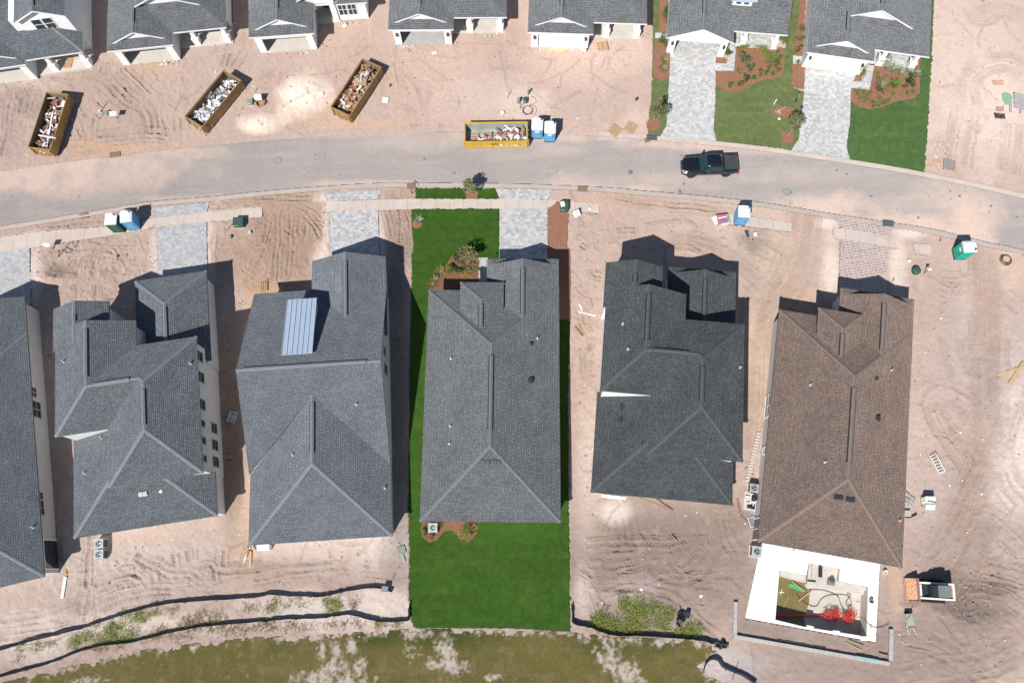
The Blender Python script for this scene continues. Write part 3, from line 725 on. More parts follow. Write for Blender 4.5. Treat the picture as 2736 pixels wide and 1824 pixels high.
side = {  # pavement slabs that show through the sand
    'a': [(-80, 652), (0, 634), (150, 615), (283, 607), (417, 583), (553, 566), (700, 553), (700, 580), (553, 593), (417, 608), (283, 631), (80, 663), (0, 675), (-80, 694)],
    'b': [(870, 538), (1103, 532), (1335, 532), (1480, 534), (1600, 546), (1600, 570), (1463, 560), (1335, 559), (1103, 559), (872, 566)],
    'c': [(1937, 570), (2060, 587), (2116, 597), (2112, 620), (2060, 612), (1937, 599)],
    'd': [(2226, 608), (2246, 611), (2375, 629), (2391, 634), (2400, 664), (2372, 661), (2245, 640), (2226, 632)],
    'e': [(2440, 650), (2487, 655), (2487, 683), (2445, 676)],
}
drive = {
    's1': ('A', [(-80, 690), (0, 675), (80, 663), (83, 812), (-80, 850)]),
    's2': ('A', [(421, 608), (552, 593), (554, 735), (423, 752)]),
    's2a': ('A', [(415, 556), (560, 542), (553, 566), (417, 583)]),
    's3': ('B', [(882, 566), (1011, 561), (1013, 712), (882, 712)]),
    's3a': ('B', [(866, 517), (1022, 508), (1010, 532), (879, 537)]),
    's4': ('B', [(1334.5, 559), (1463, 559), (1463, 706), (1334.5, 706)]),
    's4a': ('B', [(1324, 505), (1476, 508), (1463, 533), (1335, 532)]),
    's4w': ('B', [(1278, 689), (1304, 689), (1304, 790), (1278, 790)]),
    's6': ('C', [(2245, 640), (2372, 661), (2369, 785), (2241, 772)]),
    's6a': ('C', [(2235, 584), (2387, 609), (2375, 629), (2246, 611)]),
    'n6': ('D', [(1791, 143), (1913, 152), (1911, 171), (1942, 171), (1951, 126), (1966, 127), (1960, 192), (1911, 190), (1911, 262), (1906, 350), (1914, 378), (1764, 366), (1780, 339), (1787, 226)]),
    'n7': ('D', [(2150, 187), (2286, 199), (2279, 219), (2304, 219), (2314, 176), (2336, 172), (2322, 242), (2273, 237), (2270, 327), (2261, 393), (2270, 426), (2114, 402), (2133, 375), (2148, 247)]),
    'n7w': ('D', [(2118, 150), (2143, 152), (2140, 172), (2118, 171)]),
    'n6w': ('D', [(1750, 90), (1782, 90), (1780, 105), (1750, 104)]),
}
lawns = {
    's4': ('V', [(1101, 560), (1334, 558), (1334, 700), (1500, 830), (1524, 845), (1517, 1000), (1518, 1326), (1521, 1513), (1524, 1686), (1380, 1677), (1111, 1675), (1098, 1656), (1097, 1617), (1092, 1602), (1094, 1507), (1092, 1364), (1095, 1168), (1095, 1043), (1098, 900), (1100, 767), (1101, 678), (1106, 654), (1100, 607)]),
    's4p': ('V', [(1110.6, 504), (1323, 504.5), (1333, 531), (1110.6, 531.6)]),
    'n6l': ('O', [(1746, -60), (1745, 120), (1741, 260), (1735, 300), (1733, 363), (1764, 364), (1780, 339), (1787, 226), (1791, 143), (1783, -60)]),
    'n6': ('O', [(1911, 190), (1960, 192), (1966, 125), (2100, 130), (2112, -60), (2152, -60), (2142, 90), (2143, 152), (2118, 171), (2118, 235), (2148, 247), (2133, 375), (2115, 401), (2060, 392), (1914, 378), (1906, 350), (1911, 262)]),
    'n7': ('G', [(2273, 237), (2322, 242), (2336, 150), (2450, 120), (2470, -60), (2497, -60), (2493, 40), (2490, 134), (2479, 321), (2470, 460), (2270, 426), (2261, 393), (2270, 327)]),
}
k6 = Z(1740, 0, 5.8075); k7 = Z(2100, 0, 5.226); kf = Z(1080, 460, 4.9)
def circ(u, v, rx, ry=None, n=18, jit=.08):
    r = random.Random(int(u * 7 + v)); ry = ry or rx
    return [(u + rx * (1 + r.uniform(-jit, jit)) * math.cos(2 * math.pi * i / n), v + ry * (1 + r.uniform(-jit, jit)) * math.sin(2 * math.pi * i / n)) for i in range(n)]
mulch = {
    'a': ('bark mulch bed along the left wall of the cobbled-drive house', [(1764, -60), (1783, -60), (1780, 88), (1761, 88)]),
    'b': ('bark mulch bed beside the top of the cobbled driveway', [(1750, 110), (1779, 100), (1791, 143), (1788, 210), (1765, 218), (1746, 205), (1745, 150)]),
    'c': ('round mulch ring under the tree left of the cobbled driveway', circ(1747, 334, 19, 17)),
    'd': ('curved mulch bed of green shrubs between the two cobbled driveways', [k6(*p) for p in ((1300, 735), (1920, 740), (2040, 760), (2060, 880), (2050, 1100), (1990, 1210), (1780, 1240), (1600, 1300), (1400, 1430), (1200, 1450), (1080, 1370), (1000, 1320), (1000, 1112), (1278, 1120), (1292, 960))]),
    'e': ('small mulch patch beside the open garage of the cobbled drive', [k6(*p) for p in ((1005, 900), (1110, 900), (1165, 925), (1160, 985), (1080, 995), (1005, 970))]),
    'f': ('narrow mulch strip between lawn and the last grey-sided house', [(2142, -60), (2156, -60), (2145, 152), (2122, 149), (2131, 60)]),
    'g': ('mulch patch left of the last cobbled driveway', [(2116, 172), (2140, 172), (2152, 186), (2149, 238), (2115, 232)]),
    'h': ('round mulch ring under the slim tree beside the last driveway', circ(2104, 368, 18, 17)),
    'i': ('oval mulch patch on the lawn beside the mailbox', circ(2092, 301, 29, 16)),
    'j': ('large curved mulch bed of spiky plants at the last house', [k7(*p) for p in ((1240, 880), (1185, 950), (1172, 1255), (900, 1232), (890, 1290), (900, 1420), (1000, 1490), (1200, 1530), (1350, 1500), (1550, 1420), (1800, 1380), (1865, 1300), (1865, 1190), (1850, 1000), (1885, 830), (1700, 860))]),
    'k': ('small round mulch patch at the closed garage of the last house', [k7(*p) for p in ((930, 1060), (985, 1050), (1055, 1060), (1050, 1120), (1000, 1150), (940, 1130), (912, 1090))]),
    'l': ('mulch bed at the front corner of the lawn house', [kf(*p) for p in ((640, 1095), (760, 1085), (972, 1130), (976, 1500), (330, 1560), (325, 1440), (400, 1340), (560, 1200))]),
    'm': ('square mulch patch under the street tree', [kf(*p) for p in ((805, 250), (975, 255), (962, 352), (820, 352))]),
    'n': ('bare mulch ring round the small plant at the lawn corner', circ(1114, 600, 14, 11)),
    'o': ('long red mulch strip on the right of the lawn house', [(1463, 560), (1491, 538), (1519, 571), (1515, 660), (1524, 668), (1524, 855), (1470, 855), (1470, 706), (1463, 706)]),
    'p': ('mulch bed round the air conditioner behind the lawn house', G3(1, 3, [(1500, 60), (1985, 60), (2000, 200), (1930, 282), (1840, 250), (1780, 180), (1720, 180), (1640, 262), (1560, 282), (1500, 220)])),
}
field = [(-120, 1850), (0, 1822), (89, 1801), (253, 1763), (387, 1733), (488, 1721), (680, 1700), (799, 1699), (992, 1685), (1111, 1676), (1524, 1687), (1637, 1699), (1836, 1706), (1911, 1721), (1915, 1745), (1890, 1765), (1880, 1793), (1950, 1835), (2120, 1850), (2200, 1900), (2200, 2100), (-120, 2100)]
deck = [(2034.6, 1449.6), (2350.7, 1506), (2339.8, 1714.4), (1990.9, 1650.2)]
pool_open = Z(1940, 1420, 4.127)

# ---- terrain grid
STEP = .092
gx = np.concatenate(([-900, -420, -220, -130, -95, -76], np.arange(-66, 62.01, STEP), [70, 95, 130, 220, 420, 900]))
gy = np.concatenate(([-900, -420, -220, -110, -60, -34, -20], np.arange(-13, 66.01, STEP), [76, 95, 130, 220, 420, 900]))
X, Y = np.meshgrid(gx, gy)
inside = (X > -66.1) & (X < 62.1) & (Y > -13.1) & (Y < 66.1)

BN = 1 + .9 * fbm(X, Y, 2.2, 4, 71)
def softblob(u, v, ru, rv, pw=2.0):
    """soft oval patch given in photo pixels"""
    c = P(u, v); a = (P(u + ru, v) - c).to_2d(); b = (P(u, v - rv) - c).to_2d()
    det = a.x * b.y - a.y * b.x
    e = 2.9 * (a.length + b.length); i0, i1 = np.searchsorted(gx, (c.x - e, c.x + e)); j0, j1 = np.searchsorted(gy, (c.y - e, c.y + e))
    out = np.zeros(X.shape); sl = (slice(j0, j1), slice(i0, i1))
    dx = X[sl] - c.x; dy = Y[sl] - c.y
    s = (dx * b.y - dy * b.x) / det; t = (a.x * dy - a.y * dx) / det
    r = np.sqrt(s * s + t * t)
    r = r * BN[sl]
    out[sl] = np.clip(1.5 - r, 0, 1) ** .9 if pw == 2 else np.clip(1 - r, 0, 1)
    return out

# roughness of the sand: high where churned up
rough = np.full(X.shape, .55)
for u, v, ru, rv, s in ((230, 730, 170, 110, 1.0), (770, 640, 110, 120, .8), (110, 290, 150, 80, .8), (330, 200, 130, 70, .7), (1560, 690, 110, 110, .7), (1080, 640, 35, 130, .7),
                        (1760, 1540, 190, 110, .7), (330, 1530, 220, 70, .8), (2640, 1600, 120, 140, .8), (1640, 240, 90, 70, .3), (1180, 120, 90, 90, .3), (860, 240, 200, 80, .3), (2640, 1200, 90, 250, .3), (1560, 1000, 40, 150, .6)):
    rough = rough + s * softblob(u, v, ru, rv)
h = .16 * fbm(X, Y, 14, 3, 3) + rough * (.10 * fbm(X, Y, 2.4, 5, 8, .6) + .10 * (np.abs(fbm(X, Y, 1.3, 5, 21, .68)) * -2 + .25) + .09 * np.clip(np.abs(fbm(X + .4 * Y, Y, .62, 3, 37)) - .08, -.1, .2)) + .07 * fbm(X, Y, .36, 2, 33) + .05 * rough * (fbm(X, Y, .55, 2, 39) > .14)
st = fbm(X * .35 + Y * .1, Y * 2.2, 1.3, 3, 44)          # raking along the street
h += .05 * st * (fbm(X, Y, 9, 2, 51) > 0)

# ---- wheel and crawler tracks
tracks = []   # (pixels, half width, depth, cleats, gauge)
def tr(pts, w=.24, d=.08, cl=0, g=0.0): tracks.append((pts, w, d, cl, g))
tr(G3(3, 1, [(1500, 330), (1780, 420), (1930, 560), (1990, 800), (1990, 1100), (2000, 1546)]), .30, .07, 1, 1.9)
tr(G3(3, 2, [(1960, 0), (1990, 300), (2010, 700), (2000, 1000), (1900, 1300), (1800, 1546)]), .30, .08, 1, 1.9)
tr(G3(3, 2, [(2120, 0), (2110, 500), (2130, 900), (2200, 1250), (2352, 1460)]), .28, .08, 1, 1.7)
tr(G3(3, 2, [(1700, 0), (1760, 260), (1820, 420)]), .2, .07, 0, 1.6)
tr(G3(3, 2, [(1470, 640), (1530, 510), (1660, 490), (1850, 600), (1890, 760), (1800, 930), (1740, 1000)]), .22, .09, 0, 1.3)
tr(G3(3, 2, [(1530, 600), (1600, 780), (1750, 1000), (1860, 1180), (1900, 1400), (1850, 1546)]), .26, .09, 1, 1.7)
tr(G3(3, 2, [(1540, 880), (1680, 900), (1760, 1000)]), .2, .10)
tr(G3(3, 2, [(2140, 850), (2060, 1000), (1990, 1250), (1880, 1500)]), .25, .08, 1, 1.5)
tr(G3(3, 2, [(2352, 380), (2250, 520), (2150, 800), (2080, 1100)]), .2, .07, 0, 1.5)
tr(G3(3, 3, [(1860, 0), (1760, 200), (1640, 420), (1560, 500)]), .28, .09, 1, 1.8)
tr(G3(3, 3, [(1960, 0), (1900, 220), (1860, 460), (1740, 640), (1680, 700)]), .28, .09, 1, 1.6)
tr(G3(3, 3, [(1960, 60), (2100, 120), (2250, 260), (2352, 380)]), .2, .08, 0, 1.5)
tr(G3(3, 3, [(1920, 500), (2050, 540), (2200, 580), (2352, 620)]), .2, .10, 0, 1.4)
tr(G3(3, 3, [(1830, 680), (2000, 700), (2180, 750), (2352, 860)]), .2, .08, 0, 1.4)
tr(G3(3, 3, [(1560, 930), (1640, 1000), (1760, 1150), (1900, 1270)]), .2, .11, 0, 0)
tr(G3(3, 3, [(1280, 1270), (1500, 1310), (1640, 1430)]), .16, .08, 0, 1.2)
tr(G3(3, 3, [(1500, 1180), (1700, 1290), (1900, 1400), (2100, 1546)]), .28, .08, 1, 1.6)
tr(G3(3, 3, [(1250, 1500), (1600, 1440), (2000, 1380), (2352, 1240)]), .26, .08, 1, 1.6)
tr(G3(3, 3, [(1200, 1110), (1400, 1120)]), .12, .09)
tr(G3(3, 0, [(2352, 640), (2200, 560), (2000, 590), (1870, 700), (1840, 850), (1900, 1050), (2000, 1120)]), .30, .07, 0, 1.9)
tr(G3(3, 0, [(1870, 60), (1930, 170), (2050, 150), (2100, 40)]), .24, .06, 0, 1.5)
tr(G3(3, 0, [(2352, 150), (2200, 100), (2060, 60)]), .2, .06, 0, 1.5)
tr(G3(3, 0, [(1840, 860), (1780, 1200), (1740, 1500)]), .25, .05, 0, 1.6)
tr(G3(3, 0, [(2260, 1100), (2230, 1400), (2200, 1546)]), .2, .05, 0, 1.5)
tr([(2150, 545), (2140, 620), (2120, 720), (2060, 830), (2035, 950)], .34, .07, 1, 1.7)
tr([(2135, 640), (2085, 760), (2010, 840)], .3, .06, 1, 1.6)
tr(G3(2, 1, [(1480, 680), (1700, 700), (1950, 800), (2200, 980), (2352, 1150)]), .26, .06, 1, 1.5)
tr(G3(2, 1, [(2352, 1000), (2250, 1150), (2200, 1350), (2180, 1546)]), .3, .05, 0, 1.5)
tr(G3(2, 2, [(2200, 0), (2180, 300), (2170, 700), (2130, 1000)]), .34, .05, 0, 0)
for pts in ([(700, 340), (1000, 320), (1400, 330), (1600, 290)], [(720, 430), (1000, 410), (1240, 380)], [(700, 490), (1100, 500), (1240, 400)], [(960, 530), (1150, 480), (1230, 430)],
            [(830, 690), (1100, 690), (1320, 600), (1700, 600), (1980, 590)], [(1250, 400), (1290, 550), (1450, 640), (1620, 640), (1780, 540), (1900, 330), (1950, 200)],
            [(1550, 530), (1680, 420), (1820, 200), (1880, 0)], [(1180, 190), (1300, 330)], [(740, 580), (800, 700), (840, 800)], [(1600, 800), (1700, 680), (1880, 700)], [(1620, 840), (1760, 1000), (1900, 1100)],
            [(1060, 60), (1090, 200), (1100, 300)], [(1900, 0), (1930, 200), (2030, 400)], [(900, 740), (1150, 700), (1450, 770), (1560, 860)], [(650, 510), (760, 590)]):
    tr(G3(2, 3, pts), .27, .10, 1, .55 if rnd.random() < .5 else 0)
tr(G3(2, 3, [(1465, 210), (1680, 380)]), .10, .16); tr(G3(2, 3, [(1240, 235), (1500, 290)]), .09, .12); tr(G3(2, 3, [(1640, 210), (1770, 205)]), .09, .14); tr(G3(2, 3, [(1350, 810), (1540, 900)]), .09, .12)
tr(G3(2, 3, [(1670, 825), (1750, 830)]), .12, .2); tr(G3(2, 3, [(1730, 650), (1840, 630)]), .12, .18)
for pts in ([(820, 150), (790, 500), (800, 800), (760, 1000)], [(700, 900), (760, 760), (780, 620)], [(860, 700), (1050, 620), (1200, 590), (1300, 700)], [(1050, 680), (1250, 640)], [(1210, 400), (1370, 500), (1420, 640)],
            [(1360, 470), (1500, 560), (1700, 560), (1800, 640)], [(1500, 690), (1690, 690), (1720, 620)], [(1800, 500), (1900, 480), (1940, 600), (1870, 700)], [(1560, 380), (1570, 500)], [(1690, 350), (1700, 450)],
            [(0, 980), (400, 920), (700, 800), (780, 600)], [(0, 1060), (500, 980), (760, 900), (850, 850)], [(0, 1120), (400, 1080), (700, 980)], [(850, 870), (1200, 740), (1600, 700), (1950, 680)], [(2000, 500), (2020, 350)], [(1920, 520), (2080, 540), (2352, 520)]):
    tr(G3(0, 3, pts), .25, .11, rnd.random() < .4, .5 if rnd.random() < .4 else 0)
for pts in ([(0, 620), (400, 540), (850, 515)], [(0, 500), (400, 470), (700, 460)], [(570, 590), (720, 600)], [(980, 480), (1100, 500)], [(600, 680), (900, 660), (1100, 610)], [(1000, 590), (1200, 590)]): tr(G3(1, 3, pts), .2, .09)
for pts in ([(950, 560), (880, 680), (700, 700), (300, 690)], [(930, 740), (1060, 880), (1250, 1000)], [(1010, 760), (1250, 960), (1330, 1180)], [(1040, 660), (1200, 820), (1380, 1000), (1400, 1200)], [(1110, 620), (1350, 850)],
            [(20, 1400), (80, 1150), (90, 930)], [(230, 860), (180, 1010)], [(320, 900), (290, 1000)], [(0, 920), (300, 800), (400, 830)], [(720, 1080), (760, 1250)], [(850, 1050), (840, 1280)], [(1180, 1250), (1400, 1180), (1480, 1240)],
            [(880, 1250), (1350, 1200), (1500, 1220)], [(660, 1340), (1000, 1290)], [(2100, 300), (2050, 500), (2020, 600)], [(2200, 230), (2190, 420), (2080, 620)], [(1470, 1060), (1500, 1160)], [(1600, 1060), (1610, 1180)]):
    tr(G3(0, 0, pts), .24, .10, 0, .6 if rnd.random() < .35 else 0)
for pts in ([(700, 1000), (730, 880), (830, 800), (900, 700)], [(840, 930), (880, 800), (1000, 780), (1030, 880)], [(820, 960), (850, 860)], [(900, 1000), (980, 930)], [(1050, 800), (1130, 900)], [(1240, 640), (1330, 800)], [(700, 880), (600, 980)],
            [(860, 1200), (870, 1080)], [(930, 1200), (1040, 1180)], [(680, 640), (900, 700), (1200, 720)], [(450, 560), (700, 510), (940, 500)], [(420, 600), (900, 550)], [(1900, 350), (2352, 270)], [(1950, 390), (2352, 340)], [(700, 1200), (690, 1060)],
            [(2200, 910), (2300, 980)], [(2250, 760), (2210, 900)]):
    tr(G3(0, 1, pts), .2, .12)
for pts in ([(220, 430), (215, 700), (190, 1040)], [(340, 440), (330, 800), (315, 1000)], [(150, 480), (90, 700)], [(260, 580), (330, 620)], [(450, 440), (560, 560), (600, 660)], [(380, 560), (420, 640)], [(465, 530), (460, 620), (430, 690)], [(0, 560), (120, 440)],
            [(410, 390), (520, 440), (600, 540)], [(540, 500), (630, 530)], [(30, 900), (100, 760)], [(0, 330), (540, 280)], [(0, 300), (530, 320)]):
    tr(G3(1, 1, pts), .2, .12, 1, .4 if rnd.random() < .3 else 0)
tr(G3(1, 1, [(1265, 375), (1300, 440), (1310, 560), (1300, 690)]), .12, .25); tr(G3(1, 1, [(1180, 400), (1210, 520), (1230, 640)]), .2, .12); tr(G3(1, 1, [(1350, 400), (1390, 540), (1380, 700)]), .16, .16)
for pts in ([(640, 470), (690, 560)], [(730, 430), (810, 500)], [(960, 600), (1140, 600)], [(900, 700), (1010, 640)], [(1120, 560), (1140, 600)], [(1220, 520), (1400, 490), (1640, 490), (1700, 600)], [(640, 720), (700, 760)], [(1500, 740), (1600, 700), (1730, 760)], [(740, 930), (760, 990), (830, 1010)],
            [(600, 1100), (700, 1180)], [(660, 1300), (700, 1450)], [(950, 300), (1300, 350), (2000, 430)], [(1100, 340), (1800, 400)]):
    tr(G3(2, 1, pts), .2, .13)
for pts in ([(650, 140), (660, 300), (690, 680)], [(740, 200), (750, 400)], [(700, 130), (760, 60)], [(720, 380), (740, 460)]): tr(G3(2, 2, pts), .16, .13)
for pts in ([(1600, 1000), (1780, 1010)], [(1590, 1050), (1700, 1090)], [(1560, 1290), (1640, 1210), (1720, 1240)], [(1690, 1130), (1760, 1060)], [(1500, 1180), (1640, 1170), (1800, 1280)], [(2120, 780), (2100, 1000), (2150, 1250)], [(2110, 1160), (2300, 1330)], [(30, 700), (280, 830)]):
    tr(G3(3, 1, pts), .2, .11)
for pts in ([(1270, 560), (1300, 800)], [(1190, 620), (1200, 720)], [(1100, 620), (1050, 700)], [(1600, 820), (1560, 930)], [(940, 800), (900, 880)]): tr(G3(1, 0, pts), .22, .08)

def stamp(poly, w, d, cl):
    global h
    for i in range(len(poly) - 1):
        a, b = poly[i], poly[i + 1]; L = (b - a).length
        if L < 1e-4: continue
        R_ = w * 3
        x0, x1 = min(a.x, b.x) - R_, max(a.x, b.x) + R_; y0, y1 = min(a.y, b.y) - R_, max(a.y, b.y) + R_
        i0, i1 = np.searchsorted(gx, (x0, x1)); j0, j1 = np.searchsorted(gy, (y0, y1))
        if i1 <= i0 or j1 <= j0: continue
        sx = X[j0:j1, i0:i1] - a.x; sy = Y[j0:j1, i0:i1] - a.y
        tx, ty = (b - a) / L
        s = sx * tx + sy * ty; q = np.abs(-sx * ty + sy * tx + WOB[j0:j1, i0:i1])
        ok = (s >= 0) & (s < L) if i < len(poly) - 2 else (s >= 0) & (s <= L)
        e = q / (w * .9); am = AMP[j0:j1, i0:i1]
        prof = (-.75 * d * np.exp(-(e ** 4)) + d * .66 * np.exp(-((e - 1.35) / .26) ** 2)) * am
        if cl: prof = prof + .030 * np.sin((s + stamp.s) * 2 * math.pi / .28) * np.exp(-(e ** 6))
        h[j0:j1, i0:i1] += np.where(ok, prof, 0)
        TM[j0:j1, i0:i1] = np.maximum(TM[j0:j1, i0:i1], np.where(ok, np.exp(-(e / 1.5) ** 4) * np.clip(am, 0, 1), 0))
        stamp.s += L
stamp.s = 0.0
WOB = .30 * fbm(X, Y, 1.1, 3, 301); AMP = np.clip(.75 + 2.4 * fbm(X, Y, 1.6, 4, 302, .6), .05, 1.5); TM = np.zeros(X.shape)
rt = random.Random(77)
for pts, w, d, cl, g in tracks:
    c = spline(px(pts), 6)
    for o in ([0] if not g else [-g / 2, g / 2]):
        stamp.s = 0.0; stamp(offset(c, o), w, d, cl)
        for k in range(2): stamp.s = 0.0; stamp(offset(c, o + rt.choice((-1, 1)) * w * rt.uniform(1.1, 3.4)), .08, d * rt.uniform(.35, .8), 0)
# faint criss-cross of old wheel marks everywhere on the open sand
for i in range(260):
    u, v = rt.uniform(-60, 2800), rt.choice((rt.uniform(90, 340), rt.uniform(90, 340), rt.uniform(560, 900), rt.uniform(900, 1600), rt.uniform(1400, 1800)))
    p = P(u, v).to_2d(); a = rt.uniform(0, 6.28); q = [p]
    for k in range(5): a += rt.gauss(0, .22); q.append(q[-1] + Vector((math.cos(a), math.sin(a))) * rt.uniform(.5, 1.3))
    stamp.s = 0.0; stamp(q, rt.uniform(.07, .16), rt.uniform(.03, .075), rt.random() < .25)

# heaps and holes
for u, v, ru, rv, s in ((150, 745, 50, 22, .5), (807, 250, 60, 45, .45), (690, 335, 50, 22, .4), (2600, 1620, 70, 40, -.3), (2660, 1590, 60, 40, .35), (2010, 640, 40, 30, -.35), (1640, 125, 24, 10, .1), (1930, 640, 16, 10, .2), (1080, 300, 40, 25, .15), (2430, 1620, 40, 18, .2), (600, 440, 60, 8, .12), (300, 180, 50, 30, .2)):
    h += s * np.clip(softblob(u, v, ru, rv, 1), 0, 1) * (1 + .8 * fbm(X, Y, .5, 3, 90))

# ---- soil colours
PALE = (.580, .475, .420); PINK = (.460, .348, .296); GREYB = (.285, .218, .188); WARM = (.355, .240, .178); ORNG = (.58, .365, .215); WHT = (.66, .56, .505); DKB = (.205, .160, .132); LILAC = (.42, .345, .325); SOOT = (.13, .105, .095)
col = np.empty(X.shape + (3,)); col[:] = PINK
def lay(k, c, amt=1.0):
    global col
    k = np.clip(k * amt, 0, 1)[..., None]
    col = col * (1 - k) + np.array(c) * k
big = fbm(X, Y, 11, 4, 61); mid = fbm(X, Y, 3.3, 5, 62, .6); sm = fbm(X, Y, .9, 4, 63, .6)
lay(np.clip(.4 + 2.2 * big + mid, 0, 1), PALE, .30); lay(np.clip(2.4 * mid + .3 * sm, 0, 1), WARM, .30); lay(np.clip(-2.5 * mid + .6 * big, 0, 1), LILAC, .45)
for u, v, ru, rv, c, s in ((1770, 1490, 230, 150, GREYB, .95), (1660, 1560, 150, 90, GREYB, .7), (1880, 1420, 90, 120, GREYB, .7), (1800, 1400, 160, 50, DKB, .35), (1700, 1440, 50, 26, DKB, .5), (1640, 1600, 50, 20, PALE, .5), (1690, 1560, 60, 24, LILAC, .7), (2560, 1660, 190, 150, GREYB, .62), (2300, 1780, 330, 70, GREYB, .60), (2640, 1500, 130, 130, GREYB, .42), (2250, 1690, 220, 40, GREYB, .55),
                           (2540, 1590, 60, 50, DKB, .55), (2600, 1610, 90, 60, SOOT, .45), (770, 650, 110, 130, WARM, .85), (780, 560, 70, 60, (.44, .315, .235), .55), (1090, 620, 30, 100, WARM, .7), (1040, 540, 60, 25, WARM, .5), (600, 700, 70, 60, WARM, .6), (700, 760, 45, 60, ORNG, .45),
                           (150, 722, 32, 18, DKB, .6), (130, 270, 110, 60, (.40, .30, .255), .6), (300, 230, 110, 90, (.46, .345, .29), .5), (400, 180, 60, 26, ORNG, .35), (280, 395, 90, 18, ORNG, .3), (820, 300, 110, 40, ORNG, .25), (1000, 330, 150, 12, ORNG, .35), (330, 400, 120, 20, ORNG, .35),
                           (807, 252, 58, 46, (.80, .685, .575), 1.0), (690, 335, 42, 22, (.78, .66, .55), .95), (2020, 640, 45, 36, DKB, .55), (1995, 560, 40, 12, (.52, .43, .28), .5), (1620, 540, 180, 16, ORNG, .28), (2130, 830, 55, 60, ORNG, .35), (2020, 960, 26, 160, (.66, .50, .36), .55), (2040, 1200, 20, 160, PALE, .5),
                           (330, 1500, 260, 120, WHT, .55), (60, 1640, 120, 60, WHT, .4), (860, 1450, 180, 60, WHT, .6), (770, 1410, 60, 26, ORNG, .28), (1020, 1450, 70, 40, WHT, .5), (660, 1360, 30, 110, (.66, .48, .36), .6), (640, 1490, 40, 50, ORNG, .3), (400, 1440, 90, 12, ORNG, .30),
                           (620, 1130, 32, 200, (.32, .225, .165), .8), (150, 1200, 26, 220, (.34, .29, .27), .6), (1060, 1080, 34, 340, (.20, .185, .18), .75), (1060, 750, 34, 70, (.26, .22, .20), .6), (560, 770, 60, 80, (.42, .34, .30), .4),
                           (1640, 1370, 45, 26, WHT, .9), (1570, 1240, 30, 180, PALE, .7), (1560, 870, 40, 120, PINK, .5), (2080, 700, 40, 130, (.55, .43, .34), .5), (2220, 720, 22, 70, WHT, .85), (2400, 720, 20, 70, WHT, .8), (2430, 620, 40, 16, WHT, .8), (2210, 596, 24, 10, WHT, .9), (860, 720, 24, 60, WHT, .9), (870, 620, 10, 70, WHT, .7), (1020, 640, 10, 80, WHT, .7), (90, 720, 20, 60, WHT, .8), (412, 690, 12, 70, WHT, .7), (562, 660, 12, 70, WHT, .7), (580, 545, 14, 8, WHT, .8), (850, 526, 22, 12, WHT, .8), (100, 630, 40, 10, WHT, .7),
                           (2560, 150, 180, 160, PALE, .55), (2640, 300, 120, 110, (.66, .535, .475), .6), (2700, 1200, 60, 200, WHT, .9), (2690, 900, 70, 120, LILAC, .5), (2630, 950, 55, 300, (.50, .405, .36), .55), (2480, 820, 70, 120, (.40, .30, .25), .45), (2450, 1250, 60, 120, PALE, .3), (2560, 900, 60, 160, LILAC, .4), (2690, 700, 60, 50, (.60, .43, .33), .5), (2540, 1350, 90, 120, LILAC, .5), (2640, 1420, 120, 60, GREYB, .3),
                           (1540, 150, 150, 60, (.62, .455, .385), .6), (1640, 150, 80, 50, (.60, .45, .38), .5), (1500, 130, 40, 8, (.75, .52, .31), .9), (1180, 200, 110, 110, (.54, .40, .335), .6), (1400, 280, 60, 36, WHT, .5), (1300, 260, 120, 60, PALE, .4), (60, 210, 90, 26, PALE, .6), (600, 110, 40, 40, (.47, .345, .28), .5), (850, 130, 90, 60, (.50, .37, .31), .5), (900, 60, 60, 40, (.56, .40, .31), .5), (1700, 330, 40, 40, (.60, .46, .40), .5),
                           (300, 1665, 330, 26, WHT, .95), (900, 1640, 190, 40, WHT, .95), (900, 1610, 190, 30, WHT, .7), (1000, 1600, 80, 30, WHT, .7), (90, 1700, 110, 60, WHT, .9), (1560, 1590, 24, 60, PALE, .9), (1700, 1640, 130, 40, LILAC, .7), (1910, 1760, 50, 30, WHT, .8), (1950, 1770, 110, 50, (.50, .45, .43), .7), (2000, 1720, 60, 20, ORNG, .25), (2395, 1540, 16, 120, (.60, .40, .28), .5), (2060, 1690, 60, 60, GREYB, .4)):
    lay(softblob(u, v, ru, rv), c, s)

def paint(pts, w, c, amt):
    q = spline(px(pts), 5); k = np.zeros(X.shape)
    for i in range(len(q) - 1):
        a, b = q[i], q[i + 1]; L = (b - a).length
        i0, i1 = np.searchsorted(gx, (min(a.x, b.x) - 2 * w, max(a.x, b.x) + 2 * w)); j0, j1 = np.searchsorted(gy, (min(a.y, b.y) - 2 * w, max(a.y, b.y) + 2 * w)); sl = (slice(j0, j1), slice(i0, i1))
        sx = X[sl] - a.x; sy = Y[sl] - a.y; t = np.clip((sx * (b - a).x + sy * (b - a).y) / L ** 2, 0, 1)
        k[sl] = np.maximum(k[sl], np.exp(-((np.hypot(sx - t * (b - a).x, sy - t * (b - a).y) + 2.2 * w * WOB[sl]) / w) ** 4))
    lay(k * np.clip(.85 + 1.3 * mid, 0, 1.2), c, amt)
paint([(2590, 610), (2630, 720), (2636, 800), (2632, 1000), (2622, 1130), (2590, 1260), (2560, 1400)], 1.5, (.385, .285, .238), .75)
paint([(2632, 760), (2634, 960)], .5, (.43, .30, .235), .6); paint([(2640, 960), (2640, 1080)], 1.2, (.33, .275, .265), .55)
paint([(2150, 545), (2140, 620), (2120, 720), (2060, 830), (2035, 950), (2030, 1150)], 1.1, (.44, .315, .245), .6)
paint(G3(2, 1, [(1480, 680), (1700, 700), (1950, 800), (2200, 980)]), .9, (.37, .275, .228), .6)
